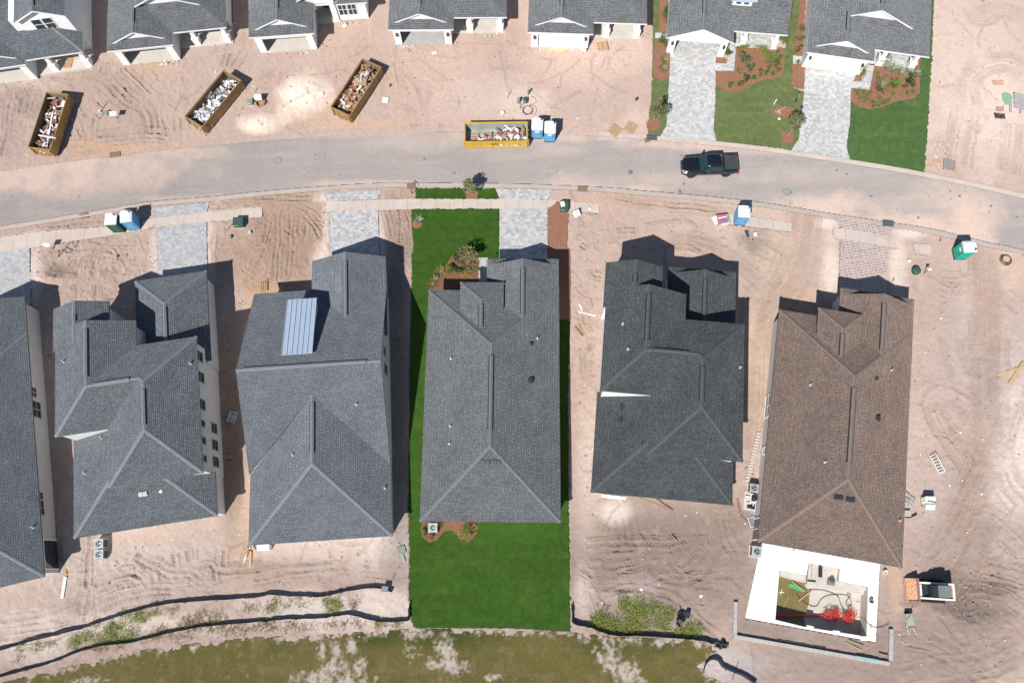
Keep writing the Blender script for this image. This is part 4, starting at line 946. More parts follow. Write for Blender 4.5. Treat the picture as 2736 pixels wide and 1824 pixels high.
paint(G3(2, 3, [(1250, 400), (1290, 550), (1450, 640), (1620, 640), (1780, 540), (1900, 330), (1950, 100)]), .35, (.25, .19, .162), .5)
paint(G3(0, 0, [(880, 680), (1060, 880), (1300, 1060)]), 1.6, (.36, .275, .235), .5); paint(G3(0, 0, [(60, 900), (70, 1300)]), 1.8, (.37, .29, .255), .5); paint(G3(0, 0, [(200, 880), (330, 1000)]), 1.2, (.33, .26, .23), .5)
paint(G3(1, 1, [(0, 300), (560, 270)]), .5, (.40, .275, .205), .7); paint(G3(0, 1, [(1900, 370), (2352, 290)]), .5, (.40, .275, .205), .7); paint(G3(2, 1, [(900, 290), (1400, 340), (1900, 410)]), .5, (.42, .30, .235), .6)
paint(G3(1, 1, [(1200, 400), (1240, 560), (1270, 690)]), 1.0, (.37, .25, .185), .7); paint(G3(1, 1, [(100, 480), (90, 700), (60, 1000)]), 1.4, (.35, .24, .178), .6); paint(G3(1, 1, [(330, 440), (330, 700), (300, 960)]), 1.2, (.37, .255, .19), .55)
lay(TM, (.315, .238, .198), .42); lay(np.clip(3 * sm - .25, 0, 1), DKB, .15); lay(np.clip(-3 * sm - .3, 0, 1), PALE, .30)

def flatten(polys, to=-.22, grow=0.0):
    global h
    for p in polys: h = np.where(inpoly(X, Y, [(q[0], q[1]) for q in p]), np.minimum(h, to), h)
h = np.clip(h, -.32, .55)
# sand lies over the pavement in places, elsewhere the ground drops below the paving
flatten([road_poly, CT[60:] + RT[60:][::-1], CBt + RB[::-1]], -.25)
flatten([px(v) for v in side.values()] + [px(v[1]) for v in drive.values()] + [px(v[1]) for v in lawns.values()] + [px(v[1]) for v in mulch.values()], -.2)
flatten([px(deck)], -2.2)
for hs in (h1, h2, h3, h4, h5, h6, n1, n2, n3, n4, n5, n6, n7):
    c, s = math.cos(hs.ang), math.sin(hs.ang); far = hs in (n1, n2, n3, n4, n5, n6, n7)
    loc_ = [(.2, 0.05), (11.8, 0.05), (11.8, 18), (.2, 18)] if far else ([(-12, .6), (-.5, .6), (-.5, 24), (-12, 24)] if hs is h1 else [(.6, .6), (11.8, .6), (11.8, 20), (.6, 20)])
    flatten([[(hs.o.x + x * c - y * s, hs.o.y + x * s + y * c) for x, y in loc_]], -.12)
h[~inside] = np.minimum(h[~inside], 0) * 0 - .02
fld = px(field); FM = inpoly(X, Y, [(q[0], q[1]) for q in fld])

def gridmesh(name, keep, zz, colour, m, attr='soil'):
    idx = -np.ones(X.shape, int)
    k = keep[:-1, :-1] & keep[1:, :-1] & keep[:-1, 1:] & keep[1:, 1:]
    use = np.zeros(X.shape, bool)
    for a in (slice(None, -1), slice(1, None)):
        for b in (slice(None, -1), slice(1, None)): use[a, b] |= k
    idx[use] = np.arange(use.sum())
    co = np.stack((X[use], Y[use], zz[use]), 1).astype(np.float32)
    j, i = np.nonzero(k)
    q = np.stack((idx[j, i], idx[j, i + 1], idx[j + 1, i + 1], idx[j + 1, i]), 1).astype(np.int32)
    me = bpy.data.meshes.new(name)
    me.vertices.add(len(co)); me.vertices.foreach_set('co', co.ravel())
    me.loops.add(q.size); me.loops.foreach_set('vertex_index', q.ravel())
    me.polygons.add(len(q)); me.polygons.foreach_set('loop_start', np.arange(0, q.size, 4, dtype=np.int32))
    at = me.attributes.new(attr, 'FLOAT_COLOR', 'POINT')
    rgba = np.ones((len(co), 4), np.float32); rgba[:, :3] = colour[use]; at.data.foreach_set('color', rgba.ravel())
    me.update(); me.validate()
    me.polygons.foreach_set('use_smooth', np.ones(len(q), bool))
    me.materials.append(m)
    o = bpy.data.objects.new(name, me); link(o)
    return o

SOIL = attrmat('sandy soil', 'soil')
deckhole = inpoly(X, Y, [(q[0], q[1]) for q in px([(deck[0][0] + 6, deck[0][1] + 8), (deck[1][0] - 6, deck[1][1] + 6), (deck[2][0] - 6, deck[2][1] - 6), (deck[3][0] + 6, deck[3][1] - 8)])])
ground = gridmesh('ground', ~deckhole, h, col, SOIL); tag(ground, kind='structure')

# ---- dry grass field along the bottom, with bare sandy patches
gm = .5 + .5 * np.clip(3 * fbm(X * .5, Y * 1.6, 3.0, 5, 101, .6), -1, 1)
gc = np.empty(X.shape + (3,)); gc[:] = (.130, .116, .036)
sv = col; col = gc
lay(gm, (.185, .146, .056), .75); lay(np.clip(2.5 * fbm(X, Y, 5, 4, 103), 0, 1), (.088, .096, .026), .8); lay(np.clip(np.sin(Y * 5.2 + .5 * fbm(X, Y, 6, 2, 130)) * .5, 0, 1), (.16, .14, .045), .35); lay(np.clip(3 * fbm(X, Y, .8, 4, 104, .65), 0, 1), (.27, .205, .115), .5)
for u, v, ru, rv, s in ((1190, 1700, 150, 26, .7), (1000, 1700, 60, 30, .7), (1700, 1720, 130, 26, .35), (1560, 1700, 60, 30, .5)): lay(softblob(u, v, ru, rv), (.060, .078, .018), s)
bare = np.zeros(X.shape)
for u, v, ru, rv, s in ((862, 1740, 12, 24, 1), (895, 1745, 15, 32, 1), (900, 1790, 42, 30, 1), (940, 1735, 14, 34, .9), (890, 1815, 105, 26, 1), (960, 1780, 26, 30, .7), (1190, 1722, 22, 26, 1), (1195, 1765, 24, 34, 1), (1215, 1785, 34, 22, .9), (1150, 1775, 20, 18, .8), (1310, 1808, 26, 12, .8), (1625, 1750, 34, 60, .85), (1680, 1800, 34, 34, 1), (1690, 1822, 40, 16, 1), (1555, 1705, 16, 18, .7), (1760, 1716, 14, 14, .8), (1100, 1745, 26, 24, .4), (1900, 1712, 26, 12, .8), (230, 1820, 60, 20, .8), (1112, 1690, 34, 14, .8), (1640, 1720, 14, 30, .5)):
    bare = np.maximum(bare, s * softblob(u, v, ru, rv) * np.clip(1.0 + 2.2 * fbm(X, Y, .7, 4, 105, .65), 0, 1))
edge = np.zeros(X.shape)
for i in range(len(fld) - 1):
    a, b = fld[i], fld[i + 1]; L = (b - a).length
    sx, sy = X - a.x, Y - a.y; t = np.clip((sx * (b - a).x + sy * (b - a).y) / L ** 2, 0, 1)
    dd = np.hypot(sx - t * (b - a).x, sy - t * (b - a).y)
    if i < 17: edge = np.maximum(edge, np.exp(-(dd / .55) ** 2))
bare = np.maximum(bare, np.clip(edge * (.5 + 2.5 * fbm(X, Y, .8, 4, 106, .65)), 0, 1))
spk = 1.1 * fbm(X * 1.6, Y, .55, 4, 109, .7) + .8 * fbm(X, Y, .24, 2, 110)
lay(np.clip((bare + 1.2 * spk - .36) * 1.5, 0, 1) * np.clip(bare * 6, 0, 1), (.53, .45, .395), .95); lay(np.clip(5 * fbm(X, Y, .3, 3, 111, .7) - 1.0, 0, 1), (.40, .33, .25), .45)
fcol = col; col = sv
keep = FM & (edge + 2.6 * fbm(X, Y, .7, 4, 108, .65) < 1.1) & inside
FIELD = attrmat('dry grass', 'soil', .30, 11.0, .8)
o = gridmesh('field_grass', keep, np.maximum(.045 + .05 * fbm(X, Y, .5, 3, 107) + .1 * fbm(X, Y, 14, 3, 3), h + .02), fcol, FIELD)
tag(o, 'patchy olive brown grass field along the bottom edge', 'grass', kind='stuff')

# ---- road with drifted sand
def dust_grid():
    k = inpoly(X, Y, [(q[0], q[1]) for q in road_poly])
    c = np.empty(X.shape + (3,)); c[:] = (.345, .305, .288)
    global col
    sv = col; col = c
    along = fbm(X * .25 + Y * .06, Y * 2.0 - X * .12, 1.2, 4, 201, .6)
    lay(np.clip(.4 + 2.4 * along, 0, 1), (.395, .352, .330), .75); lay(np.clip(-3 * fbm(X, Y, 4, 4, 202), 0, 1), (.300, .278, .270), .6); lay(np.clip(3 * fbm(X, Y, .6, 3, 203) - .5, 0, 1), (.42, .37, .34), .5)
    for u, v, ru, rv, s in ((30, 480, 300, 40, 1.1), (250, 440, 200, 26, 1.0), (480, 405, 120, 14, .9), (900, 352, 220, 12, .9), (1100, 375, 140, 24, .45), (1560, 365, 200, 12, .8), (1500, 405, 60, 14, .35), (1850, 385, 200, 14, .8), (2030, 400, 120, 14, .6), (1510, 500, 60, 26, .6), (1640, 505, 200, 10, .7), (2170, 560, 110, 34, 1.0), (2240, 545, 60, 24, .8), (2330, 590, 130, 14, .9), (2470, 610, 110, 34, 1.0), (2590, 590, 70, 90, 1.0), (2600, 640, 40, 50, 1.0), (2500, 520, 60, 50, .5), (1000, 492, 160, 9, .8), (600, 530, 200, 8, .7), (2380, 560, 40, 30, .4), (1750, 480, 200, 20, .35), (2110, 470, 120, 20, .3)):
        lay(softblob(u, v, ru, rv) * np.clip(.85 + 1.6 * fbm(X, Y, 1.5, 4, 204, .6), 0, 1), (.575, .445, .380), s)
    r = col; col = sv
    return k, r
rk, rc = dust_grid()
# oil spots
ROAD = attrmat('dusty asphalt', 'soil', .12, 16.0, .25, .9)
mb = MB(); k = len(RT)
o = gridmesh('road', rk & inside, np.full(X.shape, .02) + .012 * fbm(X, Y, 3, 2, 205), rc, ROAD); tag(o, kind='structure')
mb = MB()
def ribbon(mb, A, B, z0, z1, zb=-.3):
    n = len(A); vs = []
    for a, b in zip(A, B): vs += [(a.x, a.y, zb), (a.x, a.y, z0), (b.x, b.y, z1), (b.x, b.y, zb)]
    fs = []
    for i in range(n - 1):
        for j in range(3): fs.append((i * 4 + j, i * 4 + j + 1, i * 4 + j + 5, i * 4 + j + 4))
    mb.add(vs, fs)
KERB = mat('sandy kerb concrete', (.50, .425, .375), .9, .10, .7, bump=.2, bscale=20, dirt=((.53, .42, .355), .9))
for A, B in ((RT, CT), (RB, CBt)):
    i0 = next(i for i, p in enumerate(A) if p.x > 7) if A is RT else 0
    mb = MB(); ribbon(mb, A[i0:], B[i0:], .03, .10); tag(mb.build('curb', KERB), kind='structure')
# ---- sheets
def sheet(name, poly2, z, m, th=.3, jag=0.0, step=.25, seed=1):
    pts = [Vector(p) for p in poly2]
    if jag:
        r = random.Random(seed); q = []
        for i, a in enumerate(pts):
            b = pts[(i + 1) % len(pts)]; n = max(1, int((b - a).length / step))
            for t in range(n):
                d = Vector((-(b - a).y, (b - a).x)).normalized()
                q.append(a + (b - a) * t / n + (d * r.gauss(0, jag) if t else Vector((0, 0))))
        pts = q
    mb = MB(); mb.prism([(p.x, p.y) for p in pts], 'z', z - th, z)
    return mb.build(name, m)
SLAB = mat('pavement concrete', (.55, .47, .415), .9, .07, .9, bump=.2, bscale=20, dirt=((.49, .38, .32), .95))
t_ = SLAB.node_tree; b_ = t_.nodes['Principled BSDF']; src = b_.inputs['Base Color'].links[0].from_socket; tc_ = N(t_, 'ShaderNodeTexCoord'); mp_ = N(t_, 'ShaderNodeMapping'); mp_.inputs['Location'].default_value = (0, 50, 0); t_.links.new(tc_.outputs['Object'], mp_.inputs[0])
bj = N(t_, 'ShaderNodeTexBrick', Scale=1.0); bj.offset = 0; t_.links.new(mp_.outputs[0], bj.inputs['Vector']); bj.inputs['Brick Width'].default_value = 1.42; bj.inputs['Row Height'].default_value = 400; bj.inputs['Mortar Size'].default_value = .03
for k_, c_ in (('Color1', 1.0), ('Color2', .95), ('Mortar', .72)): bj.inputs[k_].default_value = (c_, c_, c_, 1)
t_.links.new(mixc(t_, 1.0, src, bj.outputs[0], 'MULTIPLY'), b_.inputs['Base Color'])
for i, v in enumerate(side.values()): tag(sheet('sidewalk', px(v), .055 + .002 * i, SLAB, jag=.03, seed=i), kind='structure')
PV = {'A': paver('grey driveway pavers', (.31, .318, .340), (.45, .455, .47), (.45, .40, .365), 8),
      'B': paver('mottled driveway pavers', (.30, .315, .335), (.52, .52, .52), (.50, .44, .40), 0),
      'C': paver('mauve driveway pavers', (.30, .225, .215), (.40, .305, .29), (.60, .51, .46), -9, .5, .28, .03), 'D': PAVE_A}
for i, (k, (t, v)) in enumerate(drive.items()): tag(sheet('driveway', px(v), .078 + .002 * i, PV[t], jag=.02, seed=i + 30), kind='structure')
LV = {'V': grassmat('green turf', (.026, .072, .010), (.054, .115, .018), (.078, .130, .028)), 'O': grassmat('faded turf', (.105, .145, .050), (.160, .190, .080), (.25, .215, .125)), 'G': grassmat('mown turf', (.055, .115, .032), (.095, .160, .055), (.140, .170, .075))}
LL = {'s4': 'deep green lawn surrounding the single finished house', 's4p': 'narrow green turf strip between road and pavement', 'n6l': 'thin faded lawn left of the cobbled driveway', 'n6': 'faded lawn between the two cobbled driveways', 'n7': 'green lawn at the right end of the far row'}
for i, (k, (t, v)) in enumerate(lawns.items()): tag(sheet('lawn', px(v), .070 + .001 * i, LV[t], jag=.055, step=.18, seed=i + 60), LL[k], 'grass', kind='stuff')
BARK = mat('red bark mulch', (.27, .130, .080), .95, .40, 9.0, bump=.8, bscale=14, dirt=((.36, .21, .14), .6)); BARKD = mat('brown bark mulch', (.20, .095, .055), .95, .45, 9.0, bump=.8, bscale=14, dirt=((.28, .16, .10), .6))
for i, (k, (l, v)) in enumerate(mulch.items()): tag(sheet('mulch_bed', px(v), .088 + .001 * i, BARKD if k in 'lp' else BARK, jag=.05, step=.2, seed=i + 90), l, 'mulch', kind='stuff')
# ================================================================ things on the ground
def gz(p):
    """sand height under a point"""
    i = min(max(int(np.searchsorted(gx, p[0])), 0), len(gx) - 1); j = min(max(int(np.searchsorted(gy, p[1])), 0), len(gy) - 1)
    return float(max(h[j, i], -.05))

def PG(u, v):
    p = P(u, v, 0); p.z = gz(p); return p

RUST = mat('weathered ochre steel', (.37, .225, .085), .6, .2, 1.6, bump=.1, dirt=((.19, .115, .06), .8))
RUSTI = mat('worn steel inside', (.16, .12, .075), .6, .3, 1.4, dirt=((.30, .27, .24), .6))
YELL = mat('yellow painted steel', (.58, .36, .045), .45, .1, 1.6, dirt=((.60, .50, .32), .5))
GREYI = mat('grey painted inside', (.33, .36, .34), .6, .2, 1.4, dirt=((.22, .17, .12), .6))

def dumpster(label, a, corners, m, mi, hgt=1.52, gate_end=1, L=6.5, W=2.32):
    q = [P(*a(*c), hgt).to_2d() for c in corners]      # left-near, left-far, right-far, right-near around the rim
    cen = sum(q, Vector((0, 0))) / 4; u = ((q[1] - q[0]) + (q[2] - q[3])).normalized()
    ang = math.atan2(u.y, u.x)
    e = empty('dumpster', label, 'dumpster', (cen.x, cen.y, gz(cen)), ang, 'open roll-off dumpsters')
    t = .07; x, y = L / 2, W / 2
    b = MB(); b.bx(-x, x, -y, y, .16, .24)
    for s in (-1, 1): b.prism([(s * y, .24), (s * (y - t), .24), (s * (y - t), hgt - .1), (s * y, hgt - .1)], 'x', -x, x)
    for s in (-1, 1): b.bx(s * x - (t if s > 0 else 0), s * x + (0 if s > 0 else t), -y + t, y - t, .24, hgt - .1)
    b.build('body', m, e)
    li = MB()
    for s in (-1, 1): li.bx(-x + t, x - t, s * (y - t) - (.012 if s > 0 else 0), s * (y - t) + (0 if s > 0 else .012), .25, hgt - .12)
    for s in (-1, 1): li.bx(s * (x - t) - (.012 if s > 0 else 0), s * (x - t) + (0 if s > 0 else .012), -y + t + .013, y - t - .013, .25, hgt - .12)
    li.bx(-x + t, x - t, -y + t, y - t, .242, .252); li.build('lining', mi, e)
    r = MB()
    for s in (-1, 1): r.bx(-x - .03, x + .03, s * y - .04, s * y + .04, hgt - .1, hgt)
    for s in (-1, 1): r.bx(s * x - .04, s * x + .04, -y + .04, y - .04, hgt - .1, hgt - .003)
    r.build('rim', m, e)
    rb = MB()
    if gate_end:
        g = MB(); s = gate_end
        for yy in (-y + .06, -.25, .25, y - .06): g.bx(s * x + (.056 if s > 0 else -.14), s * x + (.14 if s > 0 else -.056), yy - .05, yy + .05, .25, hgt - .12)
        for zz in (.5, .95): g.bx(s * x + (.058 if s > 0 else -.12), s * x + (.12 if s > 0 else -.058), -y + .1, y - .1, zz - .05, zz + .05)
        g.tube([(s * (x + .16), -y + .25, .3), (s * (x + .16), -y + .25, hgt - .15)], .045, 8); g.tube([(s * (x + .18), y - .3, .35), (s * (x + .34), y - .5, .35)], .05, 8)
        g.build('tailgate', m, e)
        f = MB(); s = -s
        f.bx(s * x + (.056 if s > 0 else -.12), s * x + (.12 if s > 0 else -.056), -y + .1, -y + .25, .2, hgt - .12); f.bx(s * x + (.056 if s > 0 else -.12), s * x + (.12 if s > 0 else -.056), y - .25, y - .1, .2, hgt - .12)
        f.bx(s * x + (.057 if s > 0 else -.13), s * x + (.13 if s > 0 else -.057), -.5, .5, .25, .5); f.tube([(s * (x + .2), -.12, .45), (s * (x + .28), 0, .45), (s * (x + .2), .12, .45)], .035, 8)
        f.build('hook_plate', m, e)
    sk = MB()
    for s in (-1, 1): sk.bx(-x + .05, x - .05, s * .45 - .06, s * .45 + .06, .02, .17)
    sk.build('skid_rail', m, e)
    for sx in (-1, 1):
        for sy in (-1, 1):
            w = MB(); w.tube([(sx * (x - .45), sy * .75 - .08, .12), (sx * (x - .45), sy * .75 + .08, .12)], .12, 12); w.build('roller', STEELD, e)
    return e, cen, ang

def junk(label, e, cen, ang, spots, cols, n, seed, L=6.3, W=2.1, z0=.42, top=.9, sizes=(.2, 1.15)):
    """loose heap of broken boards and wrapping inside a dumpster"""
    r = random.Random(seed); mb = MB()
    for i in range(n):
        cx, cy, sx, sy, hh = r.choice(spots)
        x = min(max(r.gauss(cx, sx), -L / 2 + .35), L / 2 - .35); y = min(max(r.gauss(cy, sy), -W / 2 + .3), W / 2 - .3)
        z = z0 + r.random() * hh * 1.15
        l = min(r.uniform(*sizes), 1.5)
        mb.box((x, y, z), (l, r.uniform(.06, .32), r.uniform(.015, .08)), r.uniform(0, 3.14), r.randrange(len(cols)), (r.gauss(0, .35), r.gauss(0, .3)))
    for cx, cy, sx, sy, hh in spots:
        mb.lathe((cx, cy, z0 - .08), [(max(sx, sy) * 1.1, 0), (max(sx, sy) * .8, hh * .4), (max(sx, sy) * .3, hh * .6)], 9, r.randrange(len(cols)))
    o = mb.build('debris_pile', cols, None, loc=(cen.x, cen.y, e.location.z), rz=ang)
    return tag(o, label, 'debris', kind='stuff')

RED = mat('rusty red scrap', (.33, .13, .10), .8, .25, 4); TARP = mat('dark wrapping', (.09, .09, .10), .7, .3, 4); TANS = mat('tan scrap wood', (.45, .27, .15), .85, .25, 5)
LILACM = mat('white plastic sheeting', (.70, .69, .74), .5, .08, 4)
dA, cA, aA = dumpster('ochre dumpster tilted furthest left with long white planks lying in its red scrap', Z(60, 220, 7.467), ((140, 1300), (490, 190), (915, 240), (530, 1380)), RUST, RUSTI)
dB, cB, aB = dumpster('ochre dumpster heaped with white sheeting and marked with a black S', Z(480, 170, 7.838), ((140, 1105), (915, 150), (1275, 350), (450, 1310)), RUST, RUSTI)
dC, cC, aC = dumpster('ochre dumpster full of cardboard boxes with a pallet on top', Z(860, 130, 6.818), ((180, 1055), (735, 175), (1080, 335), (485, 1215)), RUST, RUSTI)
dD, cD, aD = dumpster('bright yellow dumpster parked along the road beside blue toilets', Z(1220, 220, 7.84), ((175, 1230), (1485, 1225), (1470, 815), (175, 850)), YELL, GREYI, L=6.4, W=2.2)
junk('red scrap and white wrapping heaped in the leftmost dumpster', dA, cA, aA, [(2.3, .1, .5, .5, .7), (.9, .2, .8, .5, .5), (-1, 0, .8, .5, .4), (-2.4, .1, .5, .5, .4)], [RED, PAPER, TARP, TANS, RED, CARD, LILACM], 190, 1)
junk('white sheeting and grey panels heaped in the S-marked dumpster', dB, cB, aB, [(2.2, -.1, .5, .5, .5), (.6, 0, .9, .45, .7), (-1.3, .1, .8, .45, .45), (-2.5, 0, .4, .4, .3)], [PAPER, LILACM, PAPER, LILACM, TARP, TANS, PAPER, GALV], 220, 2)
junk('cardboard, wood and white wire racks heaped in the pallet dumpster', dC, cC, aC, [(2.3, .3, .5, .4, .7), (.6, 0, .9, .5, .6), (-.7, .2, .5, .5, .5), (-2.3, .1, .6, .5, .45)], [CARD, TANS, CARD, PAPER, RED, CARD, GALV], 170, 3)
junk('torn white plasterboard and brown slats in the yellow dumpster', dD, cD, aD, [(-.4, -.35, .7, .3, .35), (.5, -.3, .6, .3, .35), (1.7, -.1, .5, .45, .65), (2.4, -.3, .35, .4, .5)], [PAPER, PAPER, TANS, RED, PAPER, CARD, GALV], 230, 4)

def local(e, x, y, z): return e.matrix_basis @ Vector((x, y, z))

def board(label, a, b, w=.14, th=.04, m=WOOD, z=.02, name='board', cat='board', group=None, z2=None):
    a = Vector(a); b = Vector(b); d = (b - a); c = (a + b) / 2
    mb = MB(); mb.box((0, 0, 0), (d.length, w, th), 0)
    o = mb.build(name, m, None)
    o.location = c; o.rotation_euler = (0, -math.atan2(d.z, d.to_2d().length), math.atan2(d.y, d.x))
    return tag(o, label, cat, group)

board('long white plank laid lengthwise in the leftmost dumpster', local(dA, -2.9, -.35, .95), local(dA, 1.3, .15, 1.05), .13, .05, TRIM, name='plank', cat='plank')
board('short white plank crossing the rim of the leftmost dumpster', local(dA, -1.75, .55, 1.43), local(dA, -1.9, -1.35, 1.47), .14, .05, TRIM, name='plank', cat='plank')

def pallet(label, c, ang, w=1.2, l=1.0, m=WOOD, tilt=(0, 0), group='wooden pallets', n=7):
    e = empty('pallet', label, 'pallet', c, ang, group); e.rotation_euler = (tilt[0], tilt[1], ang)
    d = MB()
    for i in range(n): d.box((-l / 2 + l * (i + .5) / n, 0, .125), (l / n * .72, w, .022))
    d.build('deck_boards', m, e)
    s = MB()
    for y in (-w / 2 + .06, 0, w / 2 - .06): s.box((0, y, .062), (l, .07, .10))
    s.build('stringers', WOODD, e)
    return e
pc = local(dC, .95, .12, .95); pallet('slatted pallet on top of cardboard in a dumpster', pc, aC + .5, tilt=(.06, .05))
pallet('slatted pallet lying at the left end of the yellow dumpster', local(dD, -2.25, -.35, .45), aD + 1.57, .8, 1.35, n=5)
def cbox(label, c, ang, s, m=CARD, group=None, tilt=(0, 0)):
    e = empty('cardboard_box', label, 'box', c, ang, group); e.rotation_euler = (tilt[0], tilt[1], ang)
    b = MB(); x, y, z = s[0] / 2, s[1] / 2, s[2]
    b.bx(-x, x, -y, y, 0, .02)
    for k in (-1, 1): b.bx(-x, x, k * y - .012, k * y + .012, .02, z); b.bx(k * x - .012, k * x + .012, -y + .012, y - .012, .02, z)
    b.build('carton', m, e)
    f = MB(); f.box((-x - .1, 0, z - .05), (.24, s[1] * .9, .015), 0, 0, (0, -.5)); f.box((x + .1, 0, z - .05), (.24, s[1] * .9, .015), 0, 0, (0, .5)); f.build('flap', m, e)
    return e
for i, (x, y, z, a, s, l) in enumerate(((2.5, .45, .6, .5, (.9, .8, .55), 'tall open carton in the far corner of the pallet dumpster'), (1.25, .75, .6, .1, (.6, .5, .35), 'flat brown carton beside the pallet in the dumpster'), (-.25, .1, .7, .9, (.65, .5, .4), 'brown taped carton in the middle of the pallet dumpster'),
                                 (-.85, .75, .55, -.2, (.6, .5, .45), 'tilted carton against the left side of the pallet dumpster'), (-.9, -.55, .5, .3, (.7, .55, .35), 'dark brown carton on the right side of the pallet dumpster'))):
    cbox(l, local(dC, x, y, z), aC + a, s, group='cartons in the pallet dumpster', tilt=(.15 * (-1) ** i, .1))
# letters painted on the dumpsters
def letters(text, parent, loc, rot, size, m):
    cu = bpy.data.curves.new('lettering', 'FONT'); cu.body = text; cu.size = size; cu.extrude = .006; cu.align_x = 'CENTER'; cu.align_y = 'CENTER'
    t = bpy.data.objects.new('lettering', cu); COL.objects.link(t)
    dg = bpy.context.evaluated_depsgraph_get(); me = bpy.data.meshes.new_from_object(t.evaluated_get(dg)); bpy.data.objects.remove(t)
    o = bpy.data.objects.new('lettering', me); me.materials.clear(); me.materials.append(m); link(o, parent); o.location = loc; o.rotation_euler = rot
    return o
letters('S', dB, (-2.65, -1.17, .72), (rad(90), 0, 0), .95, BLACKM)
letters('OSS', dD, (-.15, -1.115, .95), (rad(90), 0, 0), .5, BLACKM)
dt = MB()
for i in range(8): dt.box((-1.75 + i * .56, -1.112, .55), (.14, .012, .09))
dt.build('reflector', TRIM, dD)

# ---- portable toilets
TB = mat('blue moulded plastic', (.13, .36, .62), .45, .08, 2); TG = mat('dark green moulded plastic', (.025, .115, .075), .45, .1, 2); TT = mat('teal moulded plastic', (.015, .42, .31), .45, .08, 2); TW = mat('white roof plastic', (.80, .80, .80), .45, .03, 3); TDK = mat('dark skid plastic', (.06, .07, .08), .6, .1, 3)
def toilet(label, fl, fr, m, wrap=0.0, sign=True, dome=.16, w=1.12, d=1.16):
    a = P(*fl); b = P(*fr); u = (b - a).to_2d().normalized(); nrm = Vector((-u.y, u.x)); c = (a + b).to_2d() / 2 + nrm * d / 2
    ang = math.atan2(u.y, u.x)
    e = empty('portable_toilet', label, 'portable toilet', (c.x, c.y, max(.0, gz(c))), ang, 'portable toilets')
    x, y = w / 2, d / 2
    s = MB(); s.bx(-x, x, -y, y, 0, .12); s.build('base', TDK, e)
    k = MB(); k.bx(-x + .03, x - .03, -y + .05, y - .03, .12, 2.02)
    for sx in (-1, 1):
        for sy in (-1, 1): k.bx(sx * (x - .04) - .04, sx * (x - .04) + .04, sy * (y - .04) - .04, sy * (y - .04) + .04, .12, 2.02)
    for i in range(4):
        for sx in (-1, 1): k.box((sx * (x - .02), -y + .3 + i * .19, 1.0), (.03, .05, 1.5))
    k.build('cabin', m, e)
    r = MB(); n = 10; prof = []
    for i in range(n + 1):
        t = -1 + 2 * i / n; prof.append((t * (x + .03), 2.03 + dome * (1 - abs(t) ** 2.4)))
    r.prism([(-x - .03, 1.97)] + prof + [(x + .03, 1.97)], 'y', -y - .02, y + .02)
    r.build('roof', TW, e, smooth=False)
    if wrap:
        wb = MB(); wb.prism([(-x - .01, 1.98), (x + .01, 1.98), (x + .01, 1.98 - wrap * .7), (x * .55, 1.98 - wrap), (-x * .55, 1.98 - wrap), (-x - .01, 1.98 - wrap * .7)], 'y', -y - .012, -y + .04); wb.build('front_hood', TW, e)
    dr = MB(); dr.bx(-x + .14, x - .14, -y + .015, -y + .045, .2, 1.86 - wrap * .6); dr.bx(-x + .25, x - .25, -y, -y + .013, .35, .85); dr.bx(-x + .25, x - .25, -y, -y + .013, 1.0, 1.25)
    do = dr.build('door', m, e)
    hb = MB(); hb.bx(x - .28, x - .2, -y - .03, -y + .0, 1.0, 1.12); hb.build('handle', TDK, do)
    if sign:
        sg = MB(); sg.bx(-.22, .22, -y - .008, -y + .012, 1.28, 1.52); sg.build('door_sign', PAPER, do)
    v = MB(); v.tube([(x - .16, y - .2, 1.9), (x - .16, y - .2, 2.38)], .055, 10); v.lathe((x - .16, y - .2, 2.36), [(.085, 0), (.085, .05), (.03, .08)], 10); v.build('vent_pipe', TDK, e)
    return e
kt = Z(260, 540, 13.067)
toilet('dark green portable toilet with a white roof at the far left', kt(600, 1085), kt(985, 1065), TG, sign=False, dome=.12)
toilet('blue portable toilet standing against the dark green one', kt(1150, 1010), kt(1510, 960), TB, sign=False)
kt = Z(1220, 220, 7.84)
toilet('blue portable toilet with white hood right beside the yellow dumpster', kt(1575, 1188), kt(1782, 1196), TB, wrap=.28)
toilet('blue portable toilet with white hood, right of its twin near the yellow dumpster', kt(1838, 1255), kt(2045, 1263), TB, wrap=.28)
kt = Z(1880, 520, 11.2)
toilet('lone blue portable toilet standing on the pavement by the red paver stack', kt(905, 918), kt(1210, 942), TB, sign=False)
kt = Z(2400, 600, 7.84)
toilet('teal portable toilet standing askew on the sand at the right edge', kt(1120, 545), kt(1157, 725), TT, wrap=.1)

